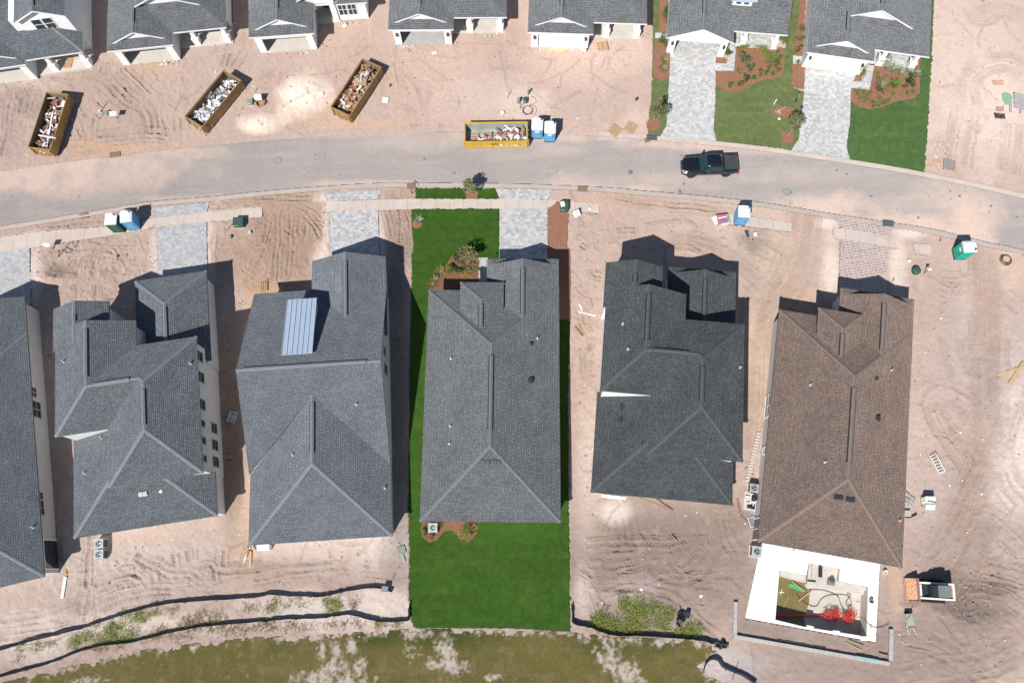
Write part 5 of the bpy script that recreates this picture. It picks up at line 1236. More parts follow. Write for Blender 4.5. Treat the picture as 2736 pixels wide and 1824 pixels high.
# ---- pickup truck
CARB = mat('black car paint', (.008, .009, .012), .12, .1, 1.0, spec=.9); CARB.node_tree.nodes['Principled BSDF'].inputs['Coat Weight'].default_value = .8
CGL = mat('tinted car glass', (.015, .04, .042), .05, .1, 2, spec=.9); CHROME = mat('chrome', (.75, .76, .78), .15, .05, 3, metal=1.0); TYRE = mat('tyre rubber', (.02, .02, .021), .85, .2, 8); TON = mat('tonneau cover', (.045, .055, .055), .7, .15, 6); LENS = mat('clear lamp lens', (.62, .64, .68), .1, .1, 6, spec=.9); RLENS = mat('red lamp lens', (.35, .02, .015), .2, .1, 6); WHEELM = mat('dark alloy', (.07, .07, .072), .35, .2, 8, metal=.6)
def loft(mb, secs, m=0):
    """secs: (x, [(y, z) half outline from keel to crown]) mirrored in y"""
    k = None; vs = []
    for x, hf in secs:
        ring = [(x, y, z) for y, z in hf] + [(x, -y, z) for y, z in reversed(hf)]
        k = len(ring); vs += ring
    n = len(secs)
    fs = [tuple(range(k - 1, -1, -1)), tuple(range((n - 1) * k, n * k))] + [(i * k + j, i * k + (j + 1) % k, (i + 1) * k + (j + 1) % k, (i + 1) * k + j) for i in range(n - 1) for j in range(k)]
    return mb.add(vs, fs, m)
wa = P(1846.8, 468, .40); wb_ = P(1939.5, 465, .40); tu = (wb_ - wa).to_2d().normalized(); tn = Vector((-tu.y, tu.x))
tc = (wa + wb_).to_2d() / 2 + tn * .84; WB = (wb_ - wa).to_2d().length / 2
tk = empty('pickup_truck', 'black crew cab pickup truck with covered bed parked on the road', 'pickup truck', (tc.x, tc.y, .03), math.atan2(tu.y, tu.x))
mb = MB()
def bs(x, w, zb, zt, top=.82): return (x, [(w * .90, zb), (w, zb + .18), (w, (zb + zt) / 2), (w * .97, zt - .14), (w * .90, zt - .03), (w * top * .6, zt + .02)])
XF, XR = -2.83, 2.90
loft(mb, [bs(XF, .70, .46, .86), bs(XF + .12, .84, .40, 1.0), bs(XF + .4, .95, .36, 1.10), bs(XF + .9, .985, .36, 1.15), bs(-1.0, .99, .36, 1.20), bs(0, .99, .36, 1.20), bs(1.15, .99, .36, 1.22), bs(1.6, .99, .38, 1.25), bs(2.5, .985, .42, 1.25), bs(2.82, .95, .46, 1.24), bs(XR, .90, .52, 1.16)])
mb.build('body', CARB, tk, smooth=True)
cb = MB()
def cs(x, wb2, zb, wt, zt): return (x, [(wb2, zb), (wb2 * .97 + wt * .03, zb + .05), (wt + .03, zt - .10), (wt - .05, zt - .02), (wt * .5, zt + .015)])
loft(cb, [cs(-1.02, .88, 1.12, .86, 1.20), cs(-.32, .92, 1.12, .70, 1.80), cs(-.1, .92, 1.12, .71, 1.87), cs(.7, .92, 1.12, .71, 1.89), cs(1.12, .92, 1.12, .69, 1.85), cs(1.42, .90, 1.12, .84, 1.26)])
cb.build('cab', CARB, tk, smooth=True)
ws = MB(); ws.add([(-1.0, -.80, 1.235), (-1.0, .80, 1.235), (-.36, .64, 1.80), (-.36, -.64, 1.80), (-.98, -.80, 1.20), (-.98, .80, 1.20), (-.32, .64, 1.77), (-.32, -.64, 1.77)], [(0, 1, 2, 3), (7, 6, 5, 4), (0, 4, 5, 1), (1, 5, 6, 2), (2, 6, 7, 3), (3, 7, 4, 0)]); ws.build('windshield', CGL, tk)
for s in (-1, 1):
    g = MB(); g.add([(-.66, s * .935, 1.24), (1.18, s * .935, 1.25), (1.06, s * .775, 1.70), (-.14, s * .775, 1.70), (-.66, s * .88, 1.24), (1.18, s * .88, 1.25), (1.06, s * .70, 1.70), (-.14, s * .70, 1.70)], [(0, 1, 2, 3), (7, 6, 5, 4), (0, 4, 5, 1), (1, 5, 6, 2), (2, 6, 7, 3), (3, 7, 4, 0)]); go = g.build('side_window', CGL, tk)
    c = MB(); c.tube([(-.68, s * .945, 1.23), (1.20, s * .945, 1.24), (1.08, s * .785, 1.71), (-.14, s * .785, 1.72), (-.68, s * .945, 1.23)], .018, 6); c.build('chrome_trim', CHROME, go)
    mr = MB(); mr.rbox((-.62, s * 1.13, 1.22), (.16, .24, .20), .05, 0, 0, 3, .03); mr.tube([(-.62, s * .96, 1.16), (-.62, s * 1.05, 1.18)], .03, 6); mr.build('mirror', CARB, tk)
    hl = MB(); hl.add([(XF + .02, s * .60, .95), (XF + .14, s * .84, .94), (XF + .50, s * .955, 1.05), (XF + .20, s * .62, 1.05), (XF + .04, s * .60, .80), (XF + .16, s * .85, .80), (XF + .5, s * .965, .92), (XF + .25, s * .6, .9)], [(0, 1, 2, 3), (4, 5, 1, 0), (5, 6, 2, 1), (7, 6, 5, 4), (3, 2, 6, 7), (0, 3, 7, 4)]); hl.build('headlight', LENS, tk)
    tl = MB(); tl.bx(XR - .16, XR - .02, s * .80 - .12 + s * .05, s * .80 + .12 + s * .05, .85, 1.17); tl.build('tail_light', RLENS, tk)
    for hx in (-.1, .85): hd = MB(); hd.bx(hx, hx + .2, s * 1.0 - .015, s * 1.0 + .02, 1.05, 1.09); hd.build('door_handle', CHROME, tk)
    for wx in (-WB, WB):
        fl = MB(); fl.prism([(wx + .52 * math.cos(rad(a)), .40 + .52 * math.sin(rad(a))) for a in range(0, 181, 15)] + [(wx + .44 * math.cos(rad(a)), .40 + .44 * math.sin(rad(a))) for a in range(180, -1, -15)], 'y', s * .93, s * 1.02); fl.build('wheel_flare', STEELD, tk)
        wh = empty('wheel', None, None, (wx, s * .86, .40)); wh.parent = tk
        ty = MB(); ty.tube([(0, -.15, 0), (0, -.10, 0), (0, .10, 0), (0, .15, 0)], .40, 24); ty.build('tyre', TYRE, wh, bevel=.03)
        ri = MB(); ri.tube([(0, s * .14, 0), (0, s * .165, 0)], .26, 20)
        for q_ in range(6): ri.box((.12 * math.cos(q_ * 1.047), s * .17, .12 * math.sin(q_ * 1.047)), (.24, .02, .06), 0, 0, (0, -q_ * 1.047))
        ri.build('rim', WHEELM, wh)
gr = MB(); gr.add([(XF - .01, -.58, .62), (XF - .01, .58, .62), (XF + .10, .60, 1.0), (XF + .10, -.60, 1.0), (XF + .15, -.58, .62), (XF + .15, .58, .62), (XF + .2, .60, .99), (XF + .2, -.60, .99)], [(0, 1, 2, 3), (7, 6, 5, 4), (0, 4, 5, 1), (1, 5, 6, 2), (2, 6, 7, 3), (3, 7, 4, 0)]); gr.build('grille', CHROME, tk)
tn_ = MB(); tn_.rbox((2.16, 0, 1.285), (1.32, 1.56, .05), .06)
for i in range(5): tn_.bx(1.52, 2.8, -.62 + i * .3, -.60 + i * .3, 1.31, 1.318)
tn_.build('tonneau_cover', TON, tk)
bl = MB(); bl.bx(1.13, 1.17, -.18, .18, 1.80, 1.85); bl.build('brake_light', RLENS, tk)
bp = MB(); bp.bx(XR - .02, XR + .10, -.92, .92, .46, .66); bp.build('rear_bumper', CARB, tk)

# ---- tracked skid loader
SKW = mat('white loader paint', (.78, .78, .77), .4, .05, 3, dirt=((.45, .36, .30), .5)); SKB = mat('loader black', (.03, .032, .034), .45, .2, 4); SKG = mat('cab roof grey', (.17, .21, .20), .5, .15, 4); SOILO = mat('orange sand load', (.60, .34, .21), .95, .25, 6, bump=.8, bscale=8)
ks = Z(2380, 1480, 6.53)
sc_ = P(*ks(735, 640), .7); sk = empty('skid_loader', 'white tracked skid loader carrying orange sand in its bucket', 'loader', (sc_.x, sc_.y, gz(sc_)), rad(-3.5))
for s in (-1, 1):
    t = MB(); pr = [(-1.0, 0.0), (.85, 0.0), (1.12, .18), (1.10, .42), (.85, .58), (-.95, .58), (-1.28, .36), (-1.25, .15)]
    t.prism(pr, 'y', s * .62, s * .98); to = t.build('track', TYRE, sk)
    g = MB()
    for i in range(13): g.bx(-1.0 + i * .155, -.93 + i * .155, min(s * .63, s * .97), max(s * .63, s * .97), .575, .62)
    g.build('tread', TYRE, to)
b = MB(); b.prism([(-1.05, .35), (1.35, .35), (1.45, .6), (1.40, 1.15), (.85, 1.2), (.75, .95), (-1.0, .85)], 'y', -.58, .58); b.build('chassis', SKB, sk)
eng = MB(); eng.rbox((1.12, 0, 1.12), (.55, 1.0, .30), .08); eng.bx(.80, .98, -.30, .30, 1.1, 1.24); eng.build('engine_cover', RED, sk)
cbn = MB(); cbn.prism([(-.55, .9), (.75, .9), (.78, 1.95), (-.30, 1.98), (-.52, 1.75)], 'y', -.46, .46); co = cbn.build('cab', SKB, sk, bevel=.03)
rf = MB(); rf.rbox((.30, 0, 2.0), (.98, .98, .07), .06)
for i in range(4): rf.bx(-.12, .2, -.36 + i * .2, -.24 + i * .2, 2.035, 2.05)
rf.build('cab_roof', SKG, co)
fg = MB(); fg.add([(-.56, -.38, 1.05), (-.56, .38, 1.05), (-.40, .38, 1.88), (-.40, -.38, 1.88), (-.50, -.38, 1.05), (-.50, .38, 1.05), (-.34, .38, 1.88), (-.34, -.38, 1.88)], [(0, 1, 2, 3), (7, 6, 5, 4), (0, 4, 5, 1), (1, 5, 6, 2), (2, 6, 7, 3), (3, 7, 4, 0)]); fg.build('front_window', CGL, co)
for s in (-1, 1):
    a = MB(); lo, hi = sorted((s * .56, s * .72)); a.prism([(1.50, 1.0), (1.50, 1.45), (.3, 1.38), (-.9, 1.12), (-1.35, .55), (-1.15, .5), (-.75, .92), (.3, 1.18), (1.3, 1.2), (1.3, 1.0)], 'y', lo, hi); a.build('lift_arm', SKW, sk, bevel=.02)
a = MB(); a.bx(1.34, 1.52, -.56, .56, 1.2, 1.43); a.build('rear_crossbar', SKW, sk)
a = MB(); a.bx(-1.15, -.95, -.5, .5, .62, .78); a.bx(-1.35, -1.1, -.34, -.28, .35, .7); a.bx(-1.35, -1.1, .28, .34, .35, .7); a.build('coupler', SKW, sk)
bk = MB(); prof = [(-1.32, .95), (-1.38, .18), (-1.60, .06), (-2.22, .05), (-2.22, .02), (-1.55, 0), (-1.34, .12), (-1.27, .95)]
bk.prism(prof, 'y', -.98, .98)
for s in (-1, 1): lo, hi = sorted((s * .94, s * .98)); bk.prism([(-1.32, .9), (-1.36, .16), (-1.58, .06), (-2.15, .06), (-1.95, .5)], 'y', lo, hi)
bk.build('bucket', mat('pink worn bucket', (.42, .22, .19), .6, .2, 3), sk)
ld = MB(); r = random.Random(5); nx_, ny_ = 8, 14; vs = []; fs = []
for j in range(ny_ + 1):
    for i in range(nx_ + 1): x = -2.10 + .70 * i / nx_; y = -.92 + 1.84 * j / ny_; vs.append((x, y, .16 + .62 * (i / nx_) ** .8 * (1 - .25 * abs(j / ny_ - .5)) + r.uniform(-.04, .05)))
for j in range(ny_):
    for i in range(nx_): k = j * (nx_ + 1) + i; fs.append((k, k + 1, k + nx_ + 2, k + nx_ + 1))
ld.add(vs, fs); tag(ld.build('sand_load', SOILO, None, loc=sk.location, rz=rad(-3.5)), 'orange sand heaped in the loader bucket', 'sand', kind='stuff')
board('pale pole lying on the ground along the loader track', PG(*ks(240, 825)) + Vector((0, 0, .05)), PG(*ks(580, 750)) + Vector((0, 0, .5)), .07, .05, WOOD, name='pole', cat='pole')

# ---- concrete buggy (wheelbarrow)
wc = P(*ks(325, 1160), .5); TUB = mat('sage wheelbarrow tub', (.33, .37, .31), .5, .12, 4)
wbw = empty('wheelbarrow', 'sage green wheelbarrow with two long handles beside the loader', 'wheelbarrow', (wc.x, wc.y, gz(wc)), rad(4))
t = MB(); t.add([(-.25, -.40, .34), (.25, -.40, .34), (.22, .38, .30), (-.22, .38, .30), (-.34, -.52, .68), (.34, -.52, .68), (.30, .60, .72), (-.30, .60, .72)], [(0, 3, 2, 1), (0, 1, 5, 4), (1, 2, 6, 5), (2, 3, 7, 6), (3, 0, 4, 7)])
t.add([(-.30, -.48, .60), (.30, -.48, .60), (.26, .54, .64), (-.26, .54, .64)], [(0, 1, 2, 3)]); t.tube([(-.34, -.52, .68), (.34, -.52, .68), (.30, .60, .72), (-.30, .60, .72), (-.34, -.52, .68)], .02, 6); t.build('tub', TUB, wbw)
for s in (-1, 1):
    q = MB(); q.tube([(s * .18, .60, .25), (s * .26, -.5, .36), (s * .32, -1.15, .62)], .025, 8); q.build('handle', PAPER, wbw)
    q = MB(); q.tube([(s * .24, -.35, .34), (s * .26, -.45, .0)], .02, 6); q.build('leg', STEELD, wbw)
    q = MB(); q.tube([(s * .06, .55, .2), (s * .14, .55, .2)], .2, 16); q.build('wheel', TYRE, wbw)
board('loose pale stick leaning over the wheelbarrow tub', P(*ks(290, 1140), .75), P(*ks(405, 985), .72), .05, .04, WOOD, name='stick', cat='stick')
# ================================================================ small fixtures
TRG = mat('transformer green', (.045, .095, .075), .5, .12, 4); PEDG = mat('grey green pedestal', (.22, .28, .25), .6, .12, 4)
def ubox(label, fl, fr, depth, hgt, m=TRG, name='utility_box', paper=False, cap=True):
    a = P(*fl); b = P(*fr); u = (b - a).to_2d().normalized(); n = Vector((-u.y, u.x)); c = (a + b).to_2d() / 2 + n * depth / 2; w = (b - a).length
    e = empty(name, label, 'utility box', (c.x, c.y, max(0, gz(c))), math.atan2(u.y, u.x), 'utility boxes by the road')
    k = MB(); k.bx(-w / 2 - .06, w / 2 + .06, -depth / 2 - .06, depth / 2 + .06, -.1, .06); k.build('pad', CONC, e)
    k = MB(); k.bx(-w / 2, w / 2, -depth / 2, depth / 2, .06, hgt * .82); k.build('cabinet', m, e)
    k = MB(); k.bx(-w / 2 - .02, w / 2 + .02, -depth / 2 - .02, depth / 2 + .02, hgt * .82, hgt); k.bx(-w / 2 + .05, w / 2 - .05, .0, .02, hgt, hgt + .012); k.build('lid', m, e)
    for x in (-w * .3, -w * .05): k = MB(); k.box((x, -depth / 2 - .03, hgt * .9), (.12, .03, .06)); k.build('label_plate', PAPER, e)
    if paper: k = MB(); k.box((-w * .2, .1, hgt + .03), (.42, .55, .01), .2, 0, (.05, -.06)); tag(k.build('paper_sheet', PAPER, None, loc=e.location, rz=e.rotation_euler.z), 'white sheet of paper lying on the green utility box', 'paper')
    return e
ku = Z(1440, 500, 11.76)
ubox('dark green utility box with a white paper sheet on top by the mulch strip', ku(660, 798), ku(905, 800), .95, .72, paper=True)
ku2 = Z(580, 560, 11.2)
ubox('dark green utility box on the sandy lot between two paver driveways', ku2(540, 560), ku2(830, 548), .85, .75)
ku3 = Z(1220, 220, 7.84)
ubox('small green utility box with a white label north of the yellow dumpster', ku3(1398, 452), ku3(1478, 452), .5, .45)
ku4 = Z(480, 170, 7.838)
ubox('small sage utility box beside the S-marked dumpster', ku4(1450, 890), ku4(1545, 885), .5, .5, PEDG)

def pedestal(label, base, hgt=.6, r=.14, m=PEDG, dome=True):
    p = PG(*base); e = empty('pedestal', label, 'pedestal', p, 0, 'utility pedestals')
    k = MB(); k.lathe((0, 0, 0), [(r, -.1), (r, hgt * .3)], 14); k.build('base', m, e)
    k = MB(); k.lathe((0, 0, 0), [(r * 1.12, hgt * .3 + .005), (r * 1.12, hgt * .8), (r * .9, hgt * .95), (r * .4, hgt)], 14); k.build('cover', m, e); return e
kq = Z(60, 220, 7.467)
pedestal('grey green domed pedestal beside a white sign near the leftmost dumpster', kq(1705, 632), .45, .2)
pedestal('pale sage pedestal left of the small utility box cluster', ku3(1300, 430), .8, .17)
kq2 = Z(2400, 600, 7.84)
pedestal('dark green domed pedestal on the sand west of the teal toilet', kq2(350, 985), .55, .36, TRG)
pedestal('small green stub pedestal alone on the sand before the lawn', (1700, 268), .4, .13, TRG)
pedestal('grey and white valve stub by the green box on the left lot', ku2(410, 840), .35, .15)

def capstub(label, uv, hgt=.3, r=.1, m=TRIM):
    p = PG(*uv); k = MB(); k.lathe((0, 0, 0), [(r, -.1), (r, hgt * .8), (r * 1.15, hgt * .8), (r * 1.15, hgt), (r * .3, hgt + .02)], 14)
    return tag(k.build('pipe_stub', m, None, loc=p), label, 'pipe stub', 'capped pipe stubs')
for l, uv, hh, r_ in (('white capped pipe stub right of the green box on the left lot', ku2(1000, 710), .35, .09), ('white capped stub on sand east of the paper-topped utility box', ku(1600, 700), .25, .13), ('white round stub north of the yellow dumpster', ku3(960, 660), .25, .16),
                      ('white capped stub west of the green domed pedestal', kq2(222, 768), .2, .14), ('white round lid on the mown lawn of the last house', (2414, 370), .06, .10), ('short white stub by the leftmost dumpster signs', kq(1560, 600), .3, .08)): capstub(l, uv, hh, r_)

def stake(label, base, hgt, m=PEDG, w=.06, name='marker_post'):
    p = PG(*base); e = empty(name, label, 'marker post', p, rnd.uniform(0, 3), 'utility marker posts')
    k = MB(); k.bx(-w / 2, w / 2, -w / 2, w / 2, -.1, hgt); k.build('post', m, e); k = MB(); k.bx(-w * .8, w * .8, -w * .35, w * .35, hgt * .55, hgt + .02); k.build('marker_plate', m, e); return e
stake('slim green marker post standing north of the domed pedestal', kq(1605, 525), 1.15, TRG)
stake('pale marker post south of its twin by the leftmost dumpster', kq(1540, 730), .9, PEDG)
stake('thin white post at the left of the pedestal cluster', ku3(1045, 355), 1.3, TRIM, .045)
stake('broad grey marker post north of the small green utility box', ku3(1500, 270), 1.0, PEDG, .11)
stake('grey post left of the small green utility box', ku3(1335, 550), 1.1, PEDG, .06)
stake('white tipped post by the sage box near the S-marked dumpster', ku4(1560, 620), .8, TRIM, .05)
stake('tan stake standing at the left utility box lot', ku2(295, 635), 1.0, GALV, .05)

def sign(label, base, hgt, w, hh, m=PAPER, ang=0.0, lean=.15):
    p = PG(*base); e = empty('yard_sign', label, 'sign', p, ang, 'temporary signs on posts')
    k = MB(); k.bx(-.03, .03, -.03, .03, -.1, hgt); k.build('post', WOODD, e)
    k = MB(); k.box((0, -.05, hgt - hh * .3), (w, .03, hh), 0, 0, (-lean, 0)); k.build('panel', m, e); return e
sign('white sign panel on a post right of the domed grey pedestal', kq(1895, 720), 1.15, .72, .45, ang=.05, lean=.8)
sign('white sign panel on a post north of the cardboard box', ku4(1690, 790), 1.0, .75, .6, lean=.7)
sign('white sign on a post at the bottom left lot near the pavement', qd(0, 1, 475, 755), 1.2, .62, .5, ang=.1, lean=.3)
sign('tilted white panel on a post beside the paper-topped green box', ku(1165, 895), .8, .70, .62, ang=.5, lean=1.0)
sign('small white sign east of the dark green domed pedestal', kq2(540, 1020), 1.3, .3, .3, lean=.3)
sign('small notice sign on a wooden stand beside the closed garage door', Z(1380, 0, 6.189)(1105, 885), .7, .5, .4, lean=.3)
cbox('crumpled open cardboard box beside the sage utility box', PG(*ku4(1700, 860)), .4, (.75, .6, .35))

def coil(label, uv, r, m, turns=3, th=.03):
    p = PG(*uv); mb = MB()
    for t in range(turns):
        rr = r * (1 - .07 * t); ox, oy = rnd.uniform(-.05, .05) * (turns > 3), rnd.uniform(-.05, .05) * (turns > 3); mb.tube([(ox + rr * math.cos(a * .2618), oy + rr * (1 + .05 * math.sin(a * .8 + t)) * math.sin(a * .2618), th + .03 * t) for a in range(25)], th, 6)
    return tag(mb.build('hose_coil', m, None, loc=p), label, 'hose coil', 'coiled hoses')
HOSE = mat('red brown hose', (.17, .075, .06), .6, .15, 6); HOSEG = mat('olive hose', (.11, .10, .075), .7, .2, 6)
coil('red brown hose coil lying north of the two blue toilets', ku3(1490, 592), .56, HOSE, 3, .028)
coil('loose olive hose coil on sand at the far right', kq2(2255, 742), .60, HOSEG, 6, .022)
def cable(label, pts, r=.02, m=DARK, z=.03, name='cable', zs=None):
    q = spline([P(u, v).to_2d() for u, v in pts], 6)
    mb = MB(); mb.tube([(p.x, p.y, (gz(p) if zs is None else zs) + z) for p in q], r, 6)
    return tag(mb.build(name, m), label, name)
cable('looped orange red cable beside the hose coil', [ku3(*p) for p in ((1560, 300), (1640, 340), (1660, 430), (1520, 490), (1620, 500), (1670, 560), (1650, 660), (1580, 670), (1550, 600))], .02, HOSE)

def flat(label, poly, m, z=.03, th=.03, name='mat', cat='mat', group=None, zz=None):
    base = zz if zz is not None else gz(P(*poly[0]))
    mb = MB(); mb.prism([tuple(p) for p in px(poly)], 'z', base + z - th, base + z)
    return tag(mb.build(name, m), label, cat, group)
MATB = mat('ochre filter mat', (.225, .155, .095), .9, .12, 5)
IG = 'inlet filter mats at the kerb'
flat('ochre filter mat on sand below the leftmost dumpster', [kq(1745, 1405), kq(1955, 1378), kq(1958, 1485), kq(1745, 1510)], MATB, .10, name='filter_mat', cat='mat', group=IG)
flat('torn ochre filter mat at the kerb left of the green toilet', [qd(0, 1, 705, 450), qd(0, 1, 800, 425), qd(0, 1, 800, 478), qd(0, 1, 735, 488)], MATB, .12, name='filter_mat', cat='mat', group=IG)
flat('ochre filter mat at the kerb left of the turf strip', [qd(1, 1, 1368, 175), qd(1, 1, 1447, 172), qd(1, 1, 1447, 220), qd(1, 1, 1372, 222)], MATB, .13, name='filter_mat', cat='mat', group=IG, zz=0)
flat('ochre filter mat at the kerb north of the paper-topped box', [qd(2, 1, 618, 195), qd(2, 1, 702, 200), qd(2, 1, 700, 248), qd(2, 1, 614, 244)], MATB, .13, name='filter_mat', cat='mat', group=IG, zz=0)
flat('brown wooden mat under the kerb inlet grate before the cobbled drive', [qd(2, 0, 1200, 1228), qd(2, 0, 1262, 1232), qd(2, 0, 1268, 1275), qd(2, 0, 1225, 1282)], MATB, .06, name='filter_mat', cat='mat', group=IG, zz=.0)
def grate(label, uv, ang, w=1.05, d=.62):
    p = P(*uv); e = empty('storm_grate', label, 'storm grate', (p.x, p.y, .115), ang, 'kerb storm grates')
    k = MB(); k.bx(-w / 2, w / 2, -d / 2, d / 2, -.05, .0); k.build('recess', DARK, e)
    k = MB()
    for i in range(11): k.bx(-w / 2 + i * w / 10 - .018, -w / 2 + i * w / 10 + .018, -d / 2, d / 2, .001, .03)
    for y in (-d / 2, 0, d / 2): k.bx(-w / 2 - .02, w / 2 + .02, y - .025, y + .025, .0015, .028)
    k.build('bars', GALV, e); return e
grate('storm grate at the kerb by the pallets before the cobbled drive', qd(2, 0, 1280, 1238), -.05)
grate('dark storm grate at the kerb by the mauve paver apron', qd(3, 1, 1128, 530), -.12)
def manhole(label, uv, r=.36):
    p = P(*uv); e = empty('manhole', label, 'manhole', (p.x, p.y, .03), 0, 'manholes in the road')
    k = MB(); k.lathe((0, 0, 0), [(r + .05, -.05), (r + .05, .006), (r, .006), (r, -.05)], 24); k.build('ring', mat('worn iron ring', (.20, .18, .17), .8, .2, 8), e)
    k = MB(); k.lathe((0, 0, 0), [(r - .01, -.05), (r - .01, .008), (.02, .012)], 24); k.build('cover', mat('iron cover', (.33, .295, .28), .8, .15, 12), e); return e
manhole('round manhole cover in the road south of the S-marked dumpster', qd(1, 0, 210, 1443)); manhole('faint round manhole cover in the sandy road near the right driveway', qd(3, 1, 224, 245))

# ---- loose timber, pallets and building materials
kp = Z(1360, 0, 3.36)
def atp(k, x, y, z=0.0): p = P(*k(x, y)); p.z = max(0, gz(p)) + z; return p
pallet('slatted pallet on the ground west of the cobbled driveway, left of a pair', atp(kp, 945, 1180, .02), .95, 1.15, 1.2, n=6)
pallet('slatted pallet next to its twin, nearer the kerb grate', atp(kp, 1088, 1155, .02), 1.0, 1.15, 1.2, n=5)
pallet('orange plywood topped pallet in front of the closed garage house', atp(kp, 840, 420, .02), 1.75, 1.1, 1.15, m=mat('orange plywood', (.52, .31, .19), .85, .15, 4), n=4)
pallet('broken pallet on the sand of the near left lot, by the slate house', atp(Z(680, 440, 3.36), 85, 1095, .02), .05, .9, .8, m=TANS, n=4)
pallet('grey pallet with a white scrap on the sand at the upper right', atp(Z(2480, 380, 9.955), 550, 620, .02), 1.35, 1.2, 1.2, m=mat('grey weathered wood', (.30, .28, .26), .9, .2, 6), n=6)
flat('orange plywood sheet lying on the sand at the upper right', [Z(2480, 380, 9.955)(*p) for p in ((140, 475), (320, 480), (310, 620), (240, 650), (140, 560))], mat('orange board', (.52, .31, .18), .9, .15, 4), .06, .02, 'plywood_sheet', 'board')
kr = Z(2600, 200, 7.84)
flat('orange board set in the sand by the green tarp', [kr(*p) for p in ((400, 120), (625, 118), (630, 225), (395, 230))], mat('clay orange board', (.55, .345, .22), .9, .15, 4), .06, .02, 'board', 'board')
flat('rusty pink board set in the sand above the slotted rack', [kr(*p) for p in ((470, 680), (630, 680), (630, 780), (470, 778))], mat('pink board', (.48, .27, .235), .9, .15, 4), .05, .02, 'board', 'board')
flat('light green tarp lying on the sand at the right edge', [kr(*p) for p in ((590, 420), (660, 380), (740, 400), (815, 480), (740, 650), (670, 640), (610, 560))], mat('light green tarp', (.22, .43, .26), .7, .12, 4, bump=.5, bscale=6), .12, .03, 'tarp', 'tarp')
rk_ = MB()
for i in range(8): p = P(*kr(445 + i * 29, 860 + i * 3)); rk_.box((p.x, p.y, gz(p) + .07), (.035, .62, .14), 0)
tag(rk_.build('slotted_rack', DARK), 'row of dark slats in the sand south of the pink board', 'rack')
ln = MB(); GLV2 = mat('grey scaffold boards', (.36, .355, .36), .8, .12, 4)
for i in range(6):
    a = P(*kr(820 + i * 4, 420 + i * 52)); b = P(*kr(1500, 590 + i * 52)); c = (a + b) / 2; ln.box((c.x, c.y, gz(a) + .25 - .03 * i), ((b - a).length, .24, .05), math.atan2((b - a).y, (b - a).x))
for x in (770, 980, 1200): p = P(*kr(x, 670)); ln.box((p.x, p.y, gz(p) + .08), (.2, 1.4, .12), -.15)
tag(ln.build('stacked_planks', GLV2), 'stack of long grey scaffold planks cut off by the right edge', 'planks')
BG = 'loose boards lying on the sand'
kk = Z(2036, 900, 3.36)
board('orange plank at the right edge, left arm of a pair', PG(*kk(2115, 345)) + Vector((0, 0, .06)), PG(*kk(2290, 285)) + Vector((0, 0, .1)), .32, .05, WOOD, group=BG)
board('orange plank at the right edge crossing its neighbour', PG(*kk(2215, 425)) + Vector((0, 0, .08)), PG(*kk(2345, 230)) + Vector((0, 0, .12)), .34, .05, WOOD, group=BG)
k2 = Z(1360, 440, 3.36)
board('long white board lying west of the charcoal house', PG(*k2(618, 1320)) + Vector((0, 0, .06)), PG(*k2(782, 1358)) + Vector((0, 0, .06)), .14, .05, TRIM, group=BG)
board('short white board touching the long one beside the charcoal house', PG(*k2(630, 1250)) + Vector((0, 0, .05)), PG(*k2(655, 1315)) + Vector((0, 0, .05)), .12, .05, TRIM, group=BG)
for i, (a, b, l) in enumerate((((590, 1455), (660, 1540), 'brown board at the left of the scrap heap by the charcoal house'), ((615, 1435), (690, 1540), 'tan board in the middle of the scrap heap by the charcoal house'), ((690, 1430), (730, 1480), 'tan board at the right of the scrap heap by the charcoal house'), ((735, 1210), (740, 1290), 'short tan board north of the scrap heap by the charcoal house'))):
    board(l, PG(*k2(*a)) + Vector((0, 0, .06)), PG(*k2(*b)) + Vector((0, 0, .07)), .16, .05, (WOODD, TANS, WOOD, TANS)[i], group=BG)
k1 = Z(0, 1364, 3.36)
board('long brown plank leaning along the wall of the left-edge house', PG(*k1(520, 120)) + Vector((0, 0, .1)), PG(*k1(595, 575)) + Vector((0, 0, .1)), .22, .05, TANS, group=BG)
board('white board lying on the sand behind the left-edge house', PG(*k1(592, 590)) + Vector((0, 0, .08)), PG(*k1(562, 785)) + Vector((0, 0, .08)), .26, .05, TRIM, group=BG)
board('tan plank on the dirt between the two big grey houses', PG(*qd(0, 2, 2005, 1072)) + Vector((0, 0, .08)), PG(*qd(0, 2, 2098, 1080)) + Vector((0, 0, .08)), .32, .05, TANS, group=BG)
ko = Z(640, 1440, 11.2)
for i, (a, b, w) in enumerate((((260, 240), (120, 420), .25), ((330, 240), (120, 700), .12), ((345, 360), (325, 860), .2), ((400, 230), (470, 330), .2), ((300, 300), (220, 540), .14))):
    board(('olive', 'pale', 'long orange', 'short orange', 'brown')[i] + ' timber offcut in the pile at the rear of the slate house', PG(*ko(*a)) + Vector((0, 0, .1 + .03 * i)), PG(*ko(*b)) + Vector((0, 0, .05)), w, .05, (TANS, PAPER, WOOD, WOOD, WOODD)[i], group=BG)
bx_ = MB(); bx_.box((0, 0, .45), (1.0, .45, .9)); bx_.box((0, 0, .92), (1.06, .5, .05)); p = PG(*ko(800, 255)); tag(bx_.build('meter_cabinet', TRIM, None, loc=p, rz=.06), 'white cabinet against the rear wall of the slate house', 'cabinet')
board('dark brown pole propped against the charcoal house rear', PG(*Z(1540, 1280, 5.169)(1340, 430)) + Vector((0, 0, .06)), P(*Z(1540, 1280, 5.169)(870, 245), 1.2), .10, .06, WOODD, name='pole', cat='pole')
kz = Z(1540, 1280, 5.169)
